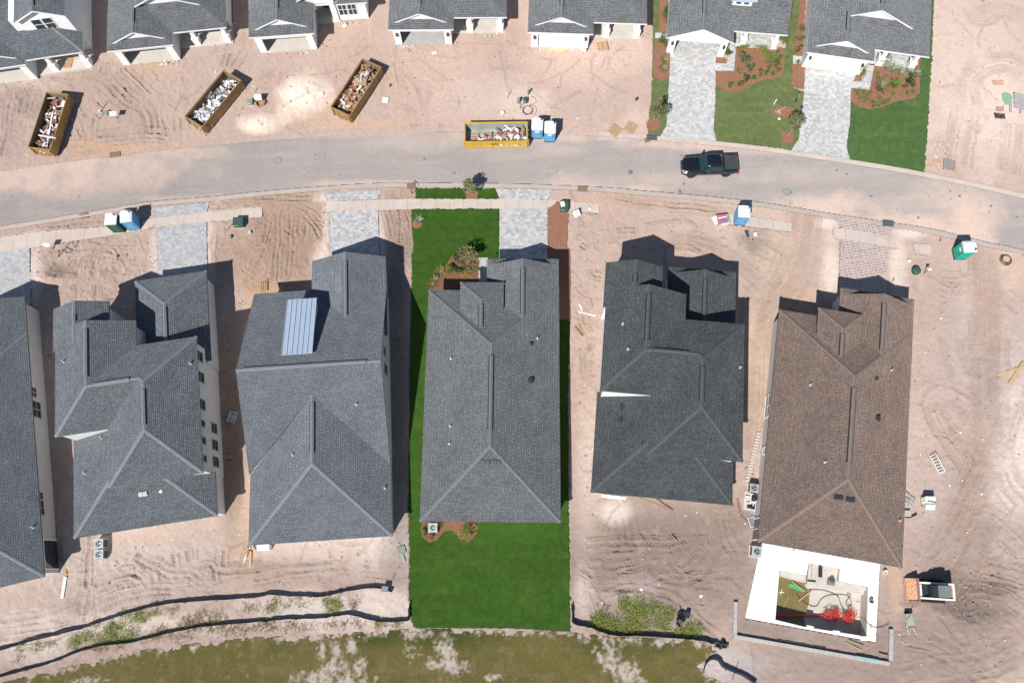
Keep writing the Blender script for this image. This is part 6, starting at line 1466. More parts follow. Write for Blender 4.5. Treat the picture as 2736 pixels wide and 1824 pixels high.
board('long white gutter length lying at the rear of the charcoal house', PG(*kz(350, 230)) + Vector((0, 0, .1)), PG(*kz(680, 268)) + Vector((0, 0, .1)), .26, .1, TRIM, name='gutter', cat='gutter')
board('short white strip in front of the long gutter', PG(*kz(580, 280)) + Vector((0, 0, .05)), PG(*kz(635, 318)) + Vector((0, 0, .05)), .06, .03, TRIM, name='strip', cat='strip')
flat('pale concrete slab behind the charcoal house', [kz(*p) for p in ((350, 200), (700, 240), (690, 262), (350, 225))], CONC, .07, .1, 'stoop_slab', 'slab')
# wrapped tile bundles between the houses
kb = Z(580, 1080, 14.94)
for i, (x, y, l) in enumerate(((515, 460, 'left wrapped bundle of the pair between the two grey houses'), (665, 510, 'right wrapped bundle of the pair between the two grey houses'))):
    p = P(*kb(x, y), .3); e = empty('wrapped_bundle', l, 'bundle', (p.x, p.y, max(0, gz(p))), -.28, 'wrapped bundles'); k = MB()
    k.rbox((0, 0, .22), (.34, 1.05, .40), .05, 0, 0, 3, .05); k.build('bundle', mat('grey shrink wrap', (.42, .45, .50), .3, .12, 6, spec=.6), e); k = MB()
    for yy in (-.3, .3): k.bx(-.18, .18, yy - .02, yy + .02, .0, .43)
    k.build('strap', STEELD, e)
# brick paver stack on the pavement
kbk = Z(1880, 520, 11.2); pb = P(*kbk(545, 740), .4); PKP = mat('red paver', (.50, .16, .20), .8, .3, 8)
bs_ = empty('paver_stack', 'stack of red pavers in torn white wrap on the pavement', 'paver stack', (pb.x, pb.y, .05), .12)
k = MB(); r = random.Random(3)
for z in range(3):
    for i in range(4):
        for j in range(3): k.box((-.38 + i * .26, -.28 + j * .30, .09 + z * .17), (.24, .28, .16), r.uniform(-.03, .03))
k.build('pavers', PKP, bs_); k = MB(); k.box((-.62, .02, .3), (.5, .9, .03), .3, 0, (0, -.7)); k.box((.2, -.52, .3), (.8, .03, .52)); k.box((.58, .0, .3), (.03, .9, .5)); k.box((0, .1, .565), (.9, .12, .015), .1); k.build('wrapping', PAPER, bs_)
k = MB(); k.box((.1, -.2, .56), (.6, .3, .04), .1); k.build('top_sheet', mat('purple grey liner', (.22, .19, .30), .6, .2, 5), bs_)

# ---- concrete blocks, bag pallet, rack east of the brown house
kc = Z(2380, 1280, 10.69)
BLK = mat('grey block', (.50, .50, .48), .9, .1, 8)
n_ = 0
for x, y in ((490, 430), (575, 510), (640, 560), (450, 560), (540, 620), (620, 640), (420, 660), (470, 720), (560, 700), (410, 380)):
    p = P(*kc(x, y), .2); e = empty('concrete_block', 'grey hollow concrete block in the heap beside the brown house', 'concrete block', (p.x, p.y, max(0, gz(p)) + .02), -.55 + rnd.uniform(-.15, .15), 'hollow concrete blocks')
    k = MB()
    for y_ in (-.08, .08): k.bx(-.2, .2, y_ - .02, y_ + .02, 0, .2)
    for x_ in (-.18, 0, .18): k.bx(x_ - .02, x_ + .02, -.06, .06, 0, .2)
    k.build('block', BLK, e)
p = P(*kc(1115, 600), .7); bp_ = empty('bag_pallet', 'white wrapped stack of bags on the sand east of the brown house', 'bag stack', (p.x, p.y, gz(p)), -.02)
k = MB()
for i in range(5): k.rbox((0, .02 * i, .12 + i * .17), (.92, .62 - .02 * i, .16), .07, 0, 0, 3, .04)
k.build('bags', TRIM, bp_); k = MB(); k.box((0, -.50, .42), (.86, .5, .5), 0, 0, (.5, 0)); k.build('torn_cover', mat('foil cover', (.60, .64, .60), .25, .2, 7, spec=.7), bp_)
k = MB(); k.box((0, 0, .02), (1.0, 1.0, .05)); k.build('base_pallet', WOODD, bp_)
board('thin dark bar lying across the white bag stack', local(bp_, -.35, -.12, .97), local(bp_, .4, -.2, .97), .05, .03, STEELD, name='bar', cat='bar')
p = P(*kc(440, 975), .2); fr_ = MB(); fr_.box((0, 0, .15), (.75, .55, .3), .15); tag(fr_.build('trough', mat('beige trough', (.46, .42, .38), .8, .1, 5), None, loc=(p.x, p.y, max(0, gz(p))), rz=-.15), 'beige mixing trough half under the brown house eave', 'trough')
cable('curved black pipe on the sand beside the beige trough', [kc(*q_) for q_ in ((390, 1060), (470, 1080), (560, 1065), (640, 1030), (705, 990))], .09, DARK, .09, 'pipe')
kk3 = Z(2036, 900, 3.36); a = PG(*kk3(1560, 1140)); e = empty('metal_rack', 'grey metal lattice frame lying on the sand east of the brown house', 'rack', a + Vector((0, 0, .35)), rad(-70)); e.rotation_euler = (.5, 0, rad(-70)); k = MB()
for y in (-.28, .28): k.bx(-.85, .85, y - .03, y + .03, -.03, .03)
for i in range(7): k.bx(-.85 + i * .28, -.80 + i * .28, -.25, .25, -.025, .025)
k.build('frame', GALV, e); k = MB(); k.bx(-.8, .8, -.02, .02, -.5, -.03); k.build('feet', STEELD, e)

# ---- air conditioners
ACG = mat('ac housing', (.50, .52, .50), .5, .08, 5, metal=.2); ACD = mat('ac housing dark', (.20, .20, .18), .6, .12, 5); COILM = mat('condenser coil', (.10, .105, .09), .6, .2, 12)
def ac(label, uv, ang, w=.82, hgt=.85, m=ACG):
    p = P(*uv, hgt); e = empty('air_conditioner', label, 'air conditioner', (p.x, p.y, max(0, gz(p))), ang, 'air conditioners')
    k = MB(); k.bx(-w * .6, w * .6, -w * .6, w * .6, -.1, .08); k.build('pad', CONC, e)
    k = MB(); k.rbox((0, 0, .08 + (hgt - .14) / 2), (w * .97, w * .97, hgt - .14), .1); k.build('coil', COILM, e)
    k = MB()
    for s in (-1, 1):
        for t in (-1, 1): k.box((s * w * .46, t * w * .46, hgt / 2), (.1, .1, hgt - .1))
    k.rbox((0, 0, hgt - .03), (w, w, .06), .12); k.build('housing', m, e)
    k = MB(); k.lathe((0, 0, hgt), [(w * .40, .0), (w * .40, .015), (w * .36, .015), (w * .36, .004)], 24); k.build('fan_ring', GALV, e)
    k = MB(); k.lathe((0, 0, hgt), [(w * .36, .003), (w * .02, .006)], 24); k.build('fan_well', BLACKM, e)
    k = MB()
    for i in range(3): k.box((w * .17 * math.cos(i * 2.09), w * .17 * math.sin(i * 2.09), hgt + .012), (w * .28, .10, .01), i * 2.09, 0, (.15, 0))
    k.lathe((0, 0, hgt + .005), [(.08, 0), (.07, .02)], 12); k.build('fan', GALV, e); return e
ac('upper air conditioner of the pair behind the two storey grey house', (0 + 884 / 3.36, 1364 + 295 / 3.36), .1); ac('lower air conditioner of the pair behind the two storey grey house', (0 + 884 / 3.36, 1364 + 391 / 3.36), .1)
ac('air conditioner in the mulch bed behind the lawn house', (680 + 1600 / 3.36, 1364 + 152 / 3.36), 0, .80)
ka = Z(1960, 1200, 5.6); ac('beige air conditioner beside the pool pump pipes at the brown house', ka(312, 580), -.17, .78, .8, mat('beige ac housing', (.40, .38, .34), .6, .08, 5)); ac('grey air conditioner at the corner of the white pool deck', ka(352, 1525), -.17, .86, .85)
# ---- pool equipment
p = PG(*ka(240, 790)); pe = empty('pool_equipment', 'pool pumps with white pipes on a slab beside the brown house', 'pool equipment', p, -.17)
k = MB(); k.bx(-.55, .55, -.75, .95, -.1, .08); k.build('pad', CONC, pe)
k = MB(); k.tube([(-.05, .7, .5), (.45, .7, .5), (.45, .05, .5), (.2, .05, .5), (.2, -.35, .5)], .04, 8); k.tube([(-.05, .7, .5), (-.05, -.2, .5), (-.35, -.2, .3)], .04, 8); k.tube([(-.5, .45, .25), (-.1, .45, .25)], .04, 8); k.tube([(-.5, .45, .1), (-.5, .2, .25), (-.55, -.1, .25)], .04, 8); k.build('pvc_pipes', TRIM, pe)
k = MB(); k.lathe((.25, .35, .08), [(.24, 0), (.26, .6), (.2, .75), (.05, .78)], 16); k.build('filter_tank', DARK, pe); k = MB(); k.tube([(-.25, -.45, .25), (.15, -.45, .25)], .14, 12); k.box((.3, -.45, .2), (.25, .3, .24)); k.build('pump', DARK, pe)
p = PG(*ka(275, 1085)); cg = empty('wire_screen', 'white wire frame leaning by the wall near the pool pumps', 'frame', p + Vector((0, 0, .1)), .25); k = MB()
for x in (-.3, .3): k.bx(x - .02, x + .02, -.45, .45, .0, .04)
for y in (-.43, .43): k.bx(-.28, .28, y - .02, y + .02, .001, .039)
k.build('outer_frame', TRIM, cg); k = MB(); k.bx(-.28, .28, -.41, .41, .01, .02); k.build('mesh_panel', GALV, cg)
for i, (a, b) in enumerate((((40, 740), (90, 960)), ((65, 730), (105, 950)), ((95, 1010), (150, 955)), ((120, 1000), (245, 1110)))): board(('left', 'inner', 'crossing', 'lower')[i] + ' thin brown stick on the sand west of the pool pumps', PG(*ka(*a)) + Vector((0, 0, .07)), PG(*ka(*b)) + Vector((0, 0, .07)), .05, .04, WOODD, name='stick', cat='stick', group='thin sticks near the pool pumps')
# ---- stepping pavers between the houses
for i in range(17):
    t = i / 16.; u = 2025.5 + (1996 - 2025.5) * t; v = 1158 + (1284 - 1158) * t; p = P(u, v)
    k = MB(); k.box((0, 0, 0), (.40, .22, .1)); tag(k.build('stepping_paver', mat('cream paver', (.56, .50, .44), .9, .1, 5) if i == 0 else bpy.data.materials['cream paver'], None, loc=(p.x, p.y, max(0, gz(p)) + .08), rz=-.1 + rnd.uniform(-.06, .06)), 'cream stepping paver in the row between charcoal and brown house', 'paver', 'row of stepping pavers')

# ================================================================ pool
DECKM = mat('bright pool deck coating', (.80, .80, .79), .75, .02, 1.0); SHELL = mat('raw pool plaster', (.52, .48, .43), .9, .1, 1.4, bump=.2, bscale=15, dirt=((.42, .37, .31), .5))
op = [(585, 425), (886, 479), (910, 340), (1260, 402), (1245, 545), (1571, 604), (1549, 1168), (1470, 1142), (860, 1046), (543, 968)]
out2 = px(deck, .12); in2 = px([pool_open(*q_) for q_ in op], .12)
pd = empty('pool_deck', 'bright white pool deck with an unfinished pool behind the brown house', 'pool deck', (out2[0].x, out2[0].y, 0), 0)
bm = bmesh.new(); O2 = Vector((out2[0].x, out2[0].y))
def ringv(pts, z): return [bm.verts.new((p.x - O2.x, p.y - O2.y, z)) for p in pts]
a = ringv(out2, .12); b = ringv(in2, .12); es = [bm.edges.new((q_[i], q_[(i + 1) % len(q_)])) for q_ in (a, b) for i in range(len(q_))]
bmesh.ops.triangle_fill(bm, use_beauty=True, use_dissolve=False, edges=es)
c = ringv(out2, -.3); d = ringv(in2, -.06)
for q_, w in ((a, c), (b, d)):
    for i in range(len(q_)): bm.faces.new((q_[i], q_[(i + 1) % len(q_)], w[(i + 1) % len(w)], w[i]))
bmesh.ops.recalc_face_normals(bm, faces=bm.faces); me = bpy.data.meshes.new('deck_slab'); bm.to_mesh(me); bm.free(); me.materials.append(DECKM); link(bpy.data.objects.new('deck_slab', me), pd)
def rel(pts): return [(p.x - O2.x, p.y - O2.y) for p in pts]
DEEP = -1.45
inr = rel(in2); k = MB(); n = len(inr)
k.add([(x, y, -.06) for x, y in inr] + [(x, y, DEEP) for x, y in inr], [(i, (i + 1) % n, n + (i + 1) % n, n + i) for i in range(n)]); k.add([(x, y, DEEP) for x, y in inr], [tuple(range(n))]); k.build('pool_basin', SHELL, pd)
def podblk(name, pts, z0, z1, m=SHELL):
    k = MB(); k.prism(rel(px([pool_open(*q_) for q_ in pts], z1)), 'z', z0, z1); return k.build(name, m, pd)
podblk('sun_shelf', [(914, 346), (1255, 407), (1240, 640), (890, 578)], DEEP - .05, -.42)
podblk('bench', [(590, 432), (884, 485), (878, 560), (720, 520), (588, 480)], DEEP - .05, -.5)
podblk('step', [(1250, 552), (1568, 610), (1565, 650), (1240, 590)], DEEP - .05, -.45); podblk('step', [(1241, 592), (1565, 652), (1562, 700), (1236, 640)], DEEP - .05, -.85)
WATR = mat('murky pool water', (.20, .155, .065), .12, .15, .8, spec=.6)
wp_ = rel(px([pool_open(*q_) for q_ in ((588, 478), (690, 500), (810, 540), (870, 590), (920, 690), (915, 780), (880, 880), (860, 950), (870, 1050), (543, 972))], DEEP + .04))
k = MB(); k.prism(wp_, 'z', DEEP - .02, DEEP + .04); tag(k.build('pool_water', WATR, None, loc=(O2.x, O2.y, 0)), kind='structure')
DZ = DEEP + .06
def pp(x, y, z): return P(*pool_open(x, y), z)
REDH = mat('red flexible conduit', (.62, .055, .045), .5, .2, 8)
def bundle(label, c, rx, ry, z, seed):
    r = random.Random(seed); mb = MB(); p = pp(*c, z + .3)
    for i in range(70):
        a0 = r.uniform(0, 6.28); q_ = []; x0, y0 = r.gauss(0, rx * .4), r.gauss(0, ry * .4)
        for t in range(5): q_.append((x0 + math.cos(a0) * t * .14, y0 + math.sin(a0) * t * .14, max(.02, .12 + .14 * math.sin(t * .8) + r.uniform(0, .25)))); a0 += r.uniform(-.9, .9)
        mb.tube(q_, .018, 5, cap=False)
    return tag(mb.build('conduit_bundle', REDH, None, loc=(p.x, p.y, z)), label, 'conduit bundle', 'tangled red conduit in the pool')
bundle('tangled red conduit heap left of the other in the empty pool', (1165, 915), .5, .38, DZ - .04, 1); bundle('tangled red conduit heap at the right side of the empty pool', (1352, 925), .42, .5, DZ - .04, 2)
k = MB(); q_ = [pp(x, y, DZ + .05) for x, y in ((560, 920), (700, 925), (860, 922), (1000, 925), (1100, 915))]; k.tube(q_, .09, 8); tag(k.build('red_hose', REDH), 'thick red hose along the shaded pool floor', 'hose')
k = MB(); k.prism([tuple(p.to_2d()) for p in (pp(690, 565, DZ), pp(800, 590, DZ), (pp(880, 640, DZ)), pp(850, 665, DZ), pp(780, 640, DZ), pp(682, 605, DZ))], 'z', DZ, DZ + .05); tag(k.build('tarp', mat('bright green tarp', (.07, .38, .12), .6, .12, 4)), 'bright green tarp floating in the murky pool corner', 'tarp')
board('brown plank lying beside the green tarp in the pool', pp(722, 545, DZ + .12), pp(868, 655, DZ + .12), .1, .06, TANS, name='plank', cat='plank'); board('brown plank crossing the water edge in the pool', pp(800, 760, DZ + .05), pp(938, 652, DZ + .08), .13, .06, TANS, name='plank', cat='plank')
board('pale thin batten in the murky pool water', pp(630, 830, DZ + .01), pp(690, 718, DZ + .01), .04, .03, WOOD, name='batten', cat='batten')
k = MB(); a, b = pp(585, 662, DZ + .02), pp(640, 665, DZ + .02); c, d = pp(617, 630, DZ + .05), pp(600, 695, DZ + .05); k.tube([a, b], .04, 8); k.tube([c, d], .035, 8); tag(k.build('pipe_cross', TRIM), 'white pipe cross lying in the murky pool water', 'pipe cross')
cable('long black cable looping over the pale pool floor', [pool_open(*q_) for q_ in ((865, 638), (1010, 640), (1150, 650), (1290, 710), (1330, 800), (1370, 865), (1400, 880))], .022, DARK, .0, zs=DZ + .02)
cable('curled black cable across the middle of the pool floor', [pool_open(*q_) for q_ in ((835, 670), (860, 720), (950, 800), (1050, 828), (1110, 750), (1180, 708), (1290, 695), (1410, 710), (1450, 790), (1410, 832), (1392, 780), (1440, 700), (1400, 680))], .022, DARK, .0, zs=DZ + .02)
cable('black cable running out over the pool deck edge', [pool_open(*q_) for q_ in ((1440, 935), (1500, 945), (1560, 1010), (1640, 1050), (1720, 1045), (1790, 1010))], .022, DARK, .15, zs=0.0)
p = pp(1160, 560, -.2); gb = empty('pump_box', 'grey pump with a green top on the pool sun shelf', 'pump', (p.x, p.y, -.42), -.2); k = MB(); k.rbox((0, 0, .15), (.62, .45, .3), .06); k.build('case', mat('grey case', (.20, .22, .21), .5, .15, 6), gb); k = MB(); k.lathe((0, .15, .3), [(.2, 0), (.18, .14), (.06, .2)], 14); k.build('motor', TRG, gb)
k = MB(); k.tube([pp(1040, 385, -.28), pp(1038, 500, -.28)], .17, 14); tag(k.build('black_bag', DARK), 'black rolled bag on the pool sun shelf', 'bag')
p = pp(940, 545, -.38); br_ = empty('push_broom', 'push broom with long handle on the pool sun shelf', 'broom', p, -.1); k = MB(); k.box((0, 0, .05), (.72, .08, .1)); k.build('head', DARK, br_); k = MB(); k.tube([(0, .03, .1), (-.08, 1.35, .3)], .02, 6); k.build('handle', WOODD, br_)
k = MB(); k.lathe((0, 0, 0), [(.14, 0), (.17, .32), (.18, .34), (.15, .34), (.12, .05)], 16); p = pp(1750, 445, .15); tag(k.build('bucket', TRIM, None, loc=(p.x, p.y, max(0, gz(p)))), 'white bucket on sand at the deck corner', 'bucket')
k = MB(); k.lathe((0, 0, 0), [(.14, 0), (.17, .32), (.18, .34), (.15, .34), (.12, .05)], 16); p = pp(1600, 765, .3); tag(k.build('bucket', mat('grey bucket', (.30, .31, .32), .5, .1, 5), None, loc=(p.x, p.y, .125)), 'grey bucket standing on the right strip of the pool deck', 'bucket')
k = MB(); k.box((0, 0, .04), (.18, .12, .08), .3); k.box((.05, .07, .1), (.05, .12, .12), .3); p = pp(742, 207, .15); tag(k.build('drain_fitting', GALV, None, loc=(p.x, p.y, .122)), 'small grey fitting on the upper part of the pool deck', 'fitting')
for i, (x, y) in enumerate(((928, 1058), (1217, 1112), (1523, 1175))): p = pp(x, y, .2); k = MB(); k.box((0, 0, .03), (.6, .36, .06)); tag(k.build('foam_sheet', TRIM, None, loc=(p.x, p.y, .126), rz=-.2 + i * .1), ('left', 'middle', 'right')[i] + ' white foam sheet on the rear edge of the pool deck', 'foam sheet', 'foam sheets on the deck edge')
p = pp(1515, 870, DZ); k = MB(); k.box((0, 0, .12), (.42, .3, .24)); tag(k.build('foam_block', PAPER, None, loc=(p.x, p.y, DZ - .05), rz=-.15), 'white foam block on the pool floor at the right', 'foam block')
k = MB(); k.box((0, 0, .006), (.16, .40, .012)); p = pp(1597, 1038, .13); tag(k.build('red_label', mat('faded red print', (.70, .32, .30), .7, .3, 18), None, loc=(p.x, p.y, .122), rz=-.05), 'faded red printed card on the pool deck', 'card')
board('yellow handled rake shaft lying by the pool footing', PG(*pool_open(1310, 1215)) + Vector((0, 0, .08)), PG(*pool_open(1490, 1302)) + Vector((0, 0, .08)), .06, .05, mat('yellow handle', (.55, .42, .12), .6, .1, 4), name='rake', cat='rake'); board('pale batten across the yellow handle by the footing', PG(*pool_open(1310, 1140)) + Vector((0, 0, .06)), PG(*pool_open(1272, 1265)) + Vector((0, 0, .06)), .06, .05, WOOD, name='batten', cat='batten'); board('black tool bar beside the yellow handle', PG(*pool_open(1345, 1182)) + Vector((0, 0, .06)), PG(*pool_open(1515, 1245)) + Vector((0, 0, .06)), .05, .04, STEELD, name='bar', cat='bar')
# footing wall round the deck
ft = empty('footing_wall', 'low grey block footing around the rear of the pool deck', 'footing wall', PG(*pool_open(90, 1140)), 0); f0 = Vector(ft.location)
def foot(a, b, w=.32, hh=.34, name='block_course'):
    a = P(*pool_open(*a)); b = P(*pool_open(*b)); c = (a + b) / 2 - f0; k = MB(); L = (b - a).length; ang = math.atan2((b - a).y, (b - a).x); nn = int(L / .42); dx = (b - a) / L
    for i in range(nn): q_ = a + dx * L * (i + .5) / nn - f0; k.box((q_.x, q_.y, hh / 2 - .03), (L / nn - .012, w, hh), ang)
    k.build(name, CONCG, ft)
foot((98, 770), (90, 1135)); foot((75, 1150), (1790, 1452)); foot((1808, 1070), (1800, 1415))
board('teal tinted strip lying on the footing wall corner', P(*pool_open(1425, 1375), .36), P(*pool_open(1680, 1420), .36), .16, .03, mat('teal strip', (.25, .42, .44), .6, .1, 4), name='strip', cat='strip')
board('long dark bar lying along the inner side of the footing', PG(*pool_open(560, 1185)) + Vector((0, 0, .06)), PG(*pool_open(1100, 1275)) + Vector((0, 0, .06)), .05, .04, STEELD, name='bar', cat='bar'); board('black rake lying at the footing corner', PG(*pool_open(1680, 1325)) + Vector((0, 0, .1)), PG(*pool_open(1775, 1350)) + Vector((0, 0, .1)), .1, .06, DARK, name='rake', cat='rake')

# mailbox and post light on the lawn
p = PG(*Z(2020, 200, 4.714)(490, 350)); mbx = empty('mailbox', 'black mailbox on a slim post beside the last cobbled driveway', 'mailbox', (p.x, p.y, .07), -.2); k = MB(); k.bx(-.05, .05, -.05, .05, -.1, 1.05); k.build('post', DARK, mbx); k = MB(); k.prism([(-.11, 1.05), (.11, 1.05), (.11, 1.2), (.07, 1.28), (-.07, 1.28), (-.11, 1.2)], 'y', -.28, .28); k.build('box', GALV, mbx)
p = PG(*Z(2020, 200, 4.714)(560, 430)); mbx = empty('meter_box', 'grey lidded meter box at the driveway edge by the slim tree', 'meter box', (p.x, p.y, .08), -.2); k = MB(); k.rbox((0, 0, .1), (.36, .45, .3), .08); k.build('housing', GALV, mbx); k = MB(); k.rbox((0, 0, .27), (.3, .38, .03), .08); k.build('lid', STEELD, mbx)
p = PG(*Z(2020, 200, 4.714)(230, 365)); k = MB(); k.box((0, 0, .3), (.1, .35, .6), -.6); tag(k.build('white_stake', PAPER, None, loc=(p.x, p.y, .05)), 'short white stake on the faded lawn left of the mulch oval', 'stake'); capstub('pale round capstone at the lower edge of the mulch oval', Z(2020, 200, 4.714)(290, 560), .12, .14)
k = MB(); k.box((0, 0, .07), (.62, .62, .14)); k.box((0, 0, .145), (.38, .38, .03)); p = PG(1030, 268.5); tag(k.build('meter_box', PAPER, None, loc=p, rz=-.2), 'square white meter lid right of the pallet dumpster', 'lid'); k = MB(); k.box((0, 0, .05), (.45, .45, .1)); p = PG(921, 70); tag(k.build('meter_box', PAPER, None, loc=p, rz=.8), 'square pale lid turned on its corner before the paned windows', 'lid')
k = MB(); k.tube([(0, 0, 0), (.05, .1, .35)], .07, 8); p = PG(1042, 233); tag(k.build('green_bottle', TRG, None, loc=p), 'green bottle stub on sand right of the pallet dumpster', 'bottle')
gbx = MB(); gbx.box((0, 0, .3), (.5, .42, .6)); gbx.box((0, 0, .62), (.56, .48, .06)); p = PG(680 + 1180 / 3.36, 1364 + 700 / 3.36); tag(gbx.build('control_box', mat('slate box', (.20, .22, .25), .6, .1, 5), None, loc=p, rz=-.1), 'slate grey box by the end of the upper silt fence', 'box')
flat('green mat on sand at the left side of the rear lawn', [qd(1, 3, 1275, 330), qd(1, 3, 1345, 308), qd(1, 3, 1365, 370), qd(1, 3, 1300, 398)], mat('grey green mat', (.20, .26, .20), .8, .15, 4), .1, .05, 'mat', 'mat'); board('grey strip below the green mat by the rear lawn', PG(*qd(1, 3, 1325, 390)) + Vector((0, 0, .1)), PG(*qd(1, 3, 1348, 460)) + Vector((0, 0, .1)), .2, .05, GALV, name='strip', cat='strip', group=None)
cable('wire loop lying over the kerb by the turf strip', [qd(1, 1, *q_) for q_ in ((1440, 145), (1412, 200), (1415, 265), (1472, 188), (1440, 145))], .025, DARK, .12, 'wire')
flat('rusty sheet of formwork inside the open porch of the corner house', [Z(0, 0, 6.8176)(*q_) for q_ in ((1265, 1040), (1350, 1040), (1310, 1250), (1165, 1255))], TANS, .16, .03, 'plank_stack', 'planks', zz=0)

cable('tangled thin wire loops on the lower left lot', [qd(0, 1, *q_) for q_ in ((570, 710), (620, 660), (690, 670), (700, 710), (680, 745), (640, 700), (560, 790), (520, 830), (560, 760), (610, 800), (650, 770), (600, 740))], .022, DARK, .05, 'wire')
for i, uv in enumerate((qd(0, 1, 1362, 580), qd(0, 1, 1375, 890), qd(3, 1, 1168, 1045), qd(3, 1, 1590, 690), qd(1, 3, 1245, 600), qd(0, 1, 2160, 1250))): stake(('short grid stake right of the blue toilet', 'short stake at the edge of the left paver driveway', 'thin stake at the mauve driveway edge', 'thin stake on sand left of the teal toilet', 'thin stake by the end of the upper silt fence', 'thin stake between the two grey houses')[i], uv, .55, STEELD, .04)
for l, uv, m_, s_ in (('teal plastic scrap in the shade between the grey houses', qd(0, 1, 1968, 1102), TT, (.45, .3, .04)), ('red plastic scrap beside the grey wall in the shade', qd(0, 1, 1915, 1180), REDH, (.4, .12, .04)), ('dark bent sheet in the dug pit on the front lot', Z(1880, 520, 11.2)(1300, 1160), STEELD, (.3, .75, .05)), ('pale block in the dug pit on the front lot', Z(1880, 520, 11.2)(1540, 1200), PAPER, (.28, .42, .2)), ('small white scrap by the garage yard', (1160, 143), PAPER, (.5, .3, .05)), ('white torn scrap on sand right of the pale sand heap', (858, 254), PAPER, (.45, .5, .12)), ('small white scrap in front of the weeds', qd(2, 3, 1722, 768), PAPER, (.25, .25, .03))):
    k = MB(); k.box((0, 0, s_[2] / 2), s_, .3, 0, (.1, .15)); k.box((s_[0] * .3, s_[1] * .2, s_[2] * .8), (s_[0] * .6, s_[1] * .5, s_[2] * .6), -.5, 0, (.25, -.1)); p = PG(*uv); tag(k.build('scrap', m_, None, loc=p), l, 'scrap')
# ================================================================ vegetation
LEAF = {'olive': leafmat('olive leaves', (.19, .20, .095), .5), 'green': leafmat('green leaves', (.085, .150, .025), .55), 'lime': leafmat('lime leaves', (.165, .215, .035), .5), 'dark': leafmat('dark leaves', (.035, .075, .022), .55), 'blue': leafmat('blue green leaves', (.085, .130, .070), .5),
        'silver': leafmat('silver leaves', (.26, .30, .19), .4), 'dry': leafmat('dry olive leaves', (.215, .20, .095), .5), 'gold': leafmat('yellow flowers', (.42, .30, .03), .5), 'weed': leafmat('weed blades', (.20, .235, .050), .6), 'weedd': leafmat('brown weed blades', (.27, .215, .115), .5)}
BARKM = mat('pale trunk bark', (.36, .32, .27), .9, .2, 8)
def quads(name, pts, m, parent):
    """pts: list of (centre, axis a, axis b, shade)"""
    vs = []; fs = []; sh = []
    for c, a, b, s in pts:
        o = len(vs); vs += [c - a, c + b * .5 - a * .1, c + a, c - b * .5 - a * .1]; fs.append((o, o + 1, o + 2, o + 3)); sh.append(s)
    me = bpy.data.meshes.new(name); me.from_pydata([tuple(v) for v in vs], [], fs); at = me.attributes.new('shade', 'FLOAT', 'FACE'); at.data.foreach_set('value', sh); me.materials.append(m)
    o = bpy.data.objects.new(name, me); link(o, parent); return o
def rv(r): v = Vector((r.gauss(0, 1), r.gauss(0, 1), r.gauss(0, 1))); return v.normalized()
def leafy(name, m, parent, c, rad3, n, size, seed, clumps=9, flat_=0.0):
    r = random.Random(seed); L = []; cl = []
    for i in range(clumps):
        d = rv(r); k = r.uniform(.35, .82); cl.append((Vector((d.x * rad3[0] * k, d.y * rad3[1] * k, d.z * rad3[2] * k)), r.uniform(.30, .52), r.uniform(-.22, .22)))
    for i in range(n):
        q, k, sh = r.choice(cl); d = rv(r) * k * r.uniform(.3, 1.0) ** .5
        p = Vector(c) + q + Vector((d.x * rad3[0], d.y * rad3[1], d.z * rad3[2]))
        a = rv(r); a.z += flat_; a.normalize(); b = a.cross(rv(r)).normalized(); s = size * r.uniform(.6, 1.3)
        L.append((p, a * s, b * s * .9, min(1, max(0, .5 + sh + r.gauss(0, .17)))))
    return quads(name, L, m, parent)
def blades(name, m, parent, n, length, width, seed, up=.6, spread=.06):
    r = random.Random(seed); L = []
    for i in range(n):
        a = r.uniform(0, 6.283); e = r.uniform(up * .4, up * 1.3); l = length * r.uniform(.6, 1.1); d = Vector((math.cos(a) * math.cos(e), math.sin(a) * math.cos(e), math.sin(e))); b = Vector((-math.sin(a), math.cos(a), .2)) * width
        o = Vector((r.gauss(0, spread), r.gauss(0, spread), .02)); L.append((o + d * l / 2, d * l / 2, b, r.uniform(.15, .9)))
    return quads(name, L, m, parent)
def tree(label, base, hgt, crown, n, size, m, seed, lean=(0, 0), trunk=.055, stems=1):
    p = PG(*base); p.z = max(p.z, .06); e = empty('tree', label, 'tree', p, 0, 'young landscape trees'); r = random.Random(seed); k = MB(); cz = hgt - crown[2]
    for s in range(stems):
        o = Vector((r.uniform(-.12, .12), r.uniform(-.12, .12), 0)) if stems > 1 else Vector(); top = Vector((lean[0], lean[1], cz)) + o * 3
        k.tube([o - Vector((0, 0, .1)), o + (top - o) * .5 + Vector((.02, 0, 0)), top], trunk, 8, r2=trunk * .55)
        for i in range(7): d = rv(r); d.z = abs(d.z) * .8; k.tube([top - Vector((0, 0, crown[2] * r.uniform(.1, .7))), top + Vector((d.x * crown[0], d.y * crown[1], d.z * crown[2])) * .8], trunk * .4, 5, r2=.008)
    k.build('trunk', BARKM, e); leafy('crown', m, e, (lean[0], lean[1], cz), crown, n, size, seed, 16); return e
tree('small street tree in the turf strip casting a shadow on the road', kf(885, 295), 2.75, (.74, .74, .9), 1300, .10, LEAF['olive'], 3, stems=1)
tree('spiky multi stemmed shrub tree at the corner mulch bed of the lawn house', kf(860, 1215), 2.5, (1.0, .95, .75), 900, .11, LEAF['dry'], 4, (-.12, .3), .03, 4)
tree('olive brown tree in a mulch ring left of the cobbled driveway', qd(2, 0, 1296, 1085), 3.5, (1.05, 1.05, 1.2), 1700, .10, LEAF['dry'], 5, (.12, 0))
tree('dark slim tree in a mulch ring beside the last cobbled driveway', qd(3, 0, 230, 1225), 3.6, (.92, .92, 1.25), 1700, .10, LEAF['olive'], 6, (.15, .1))
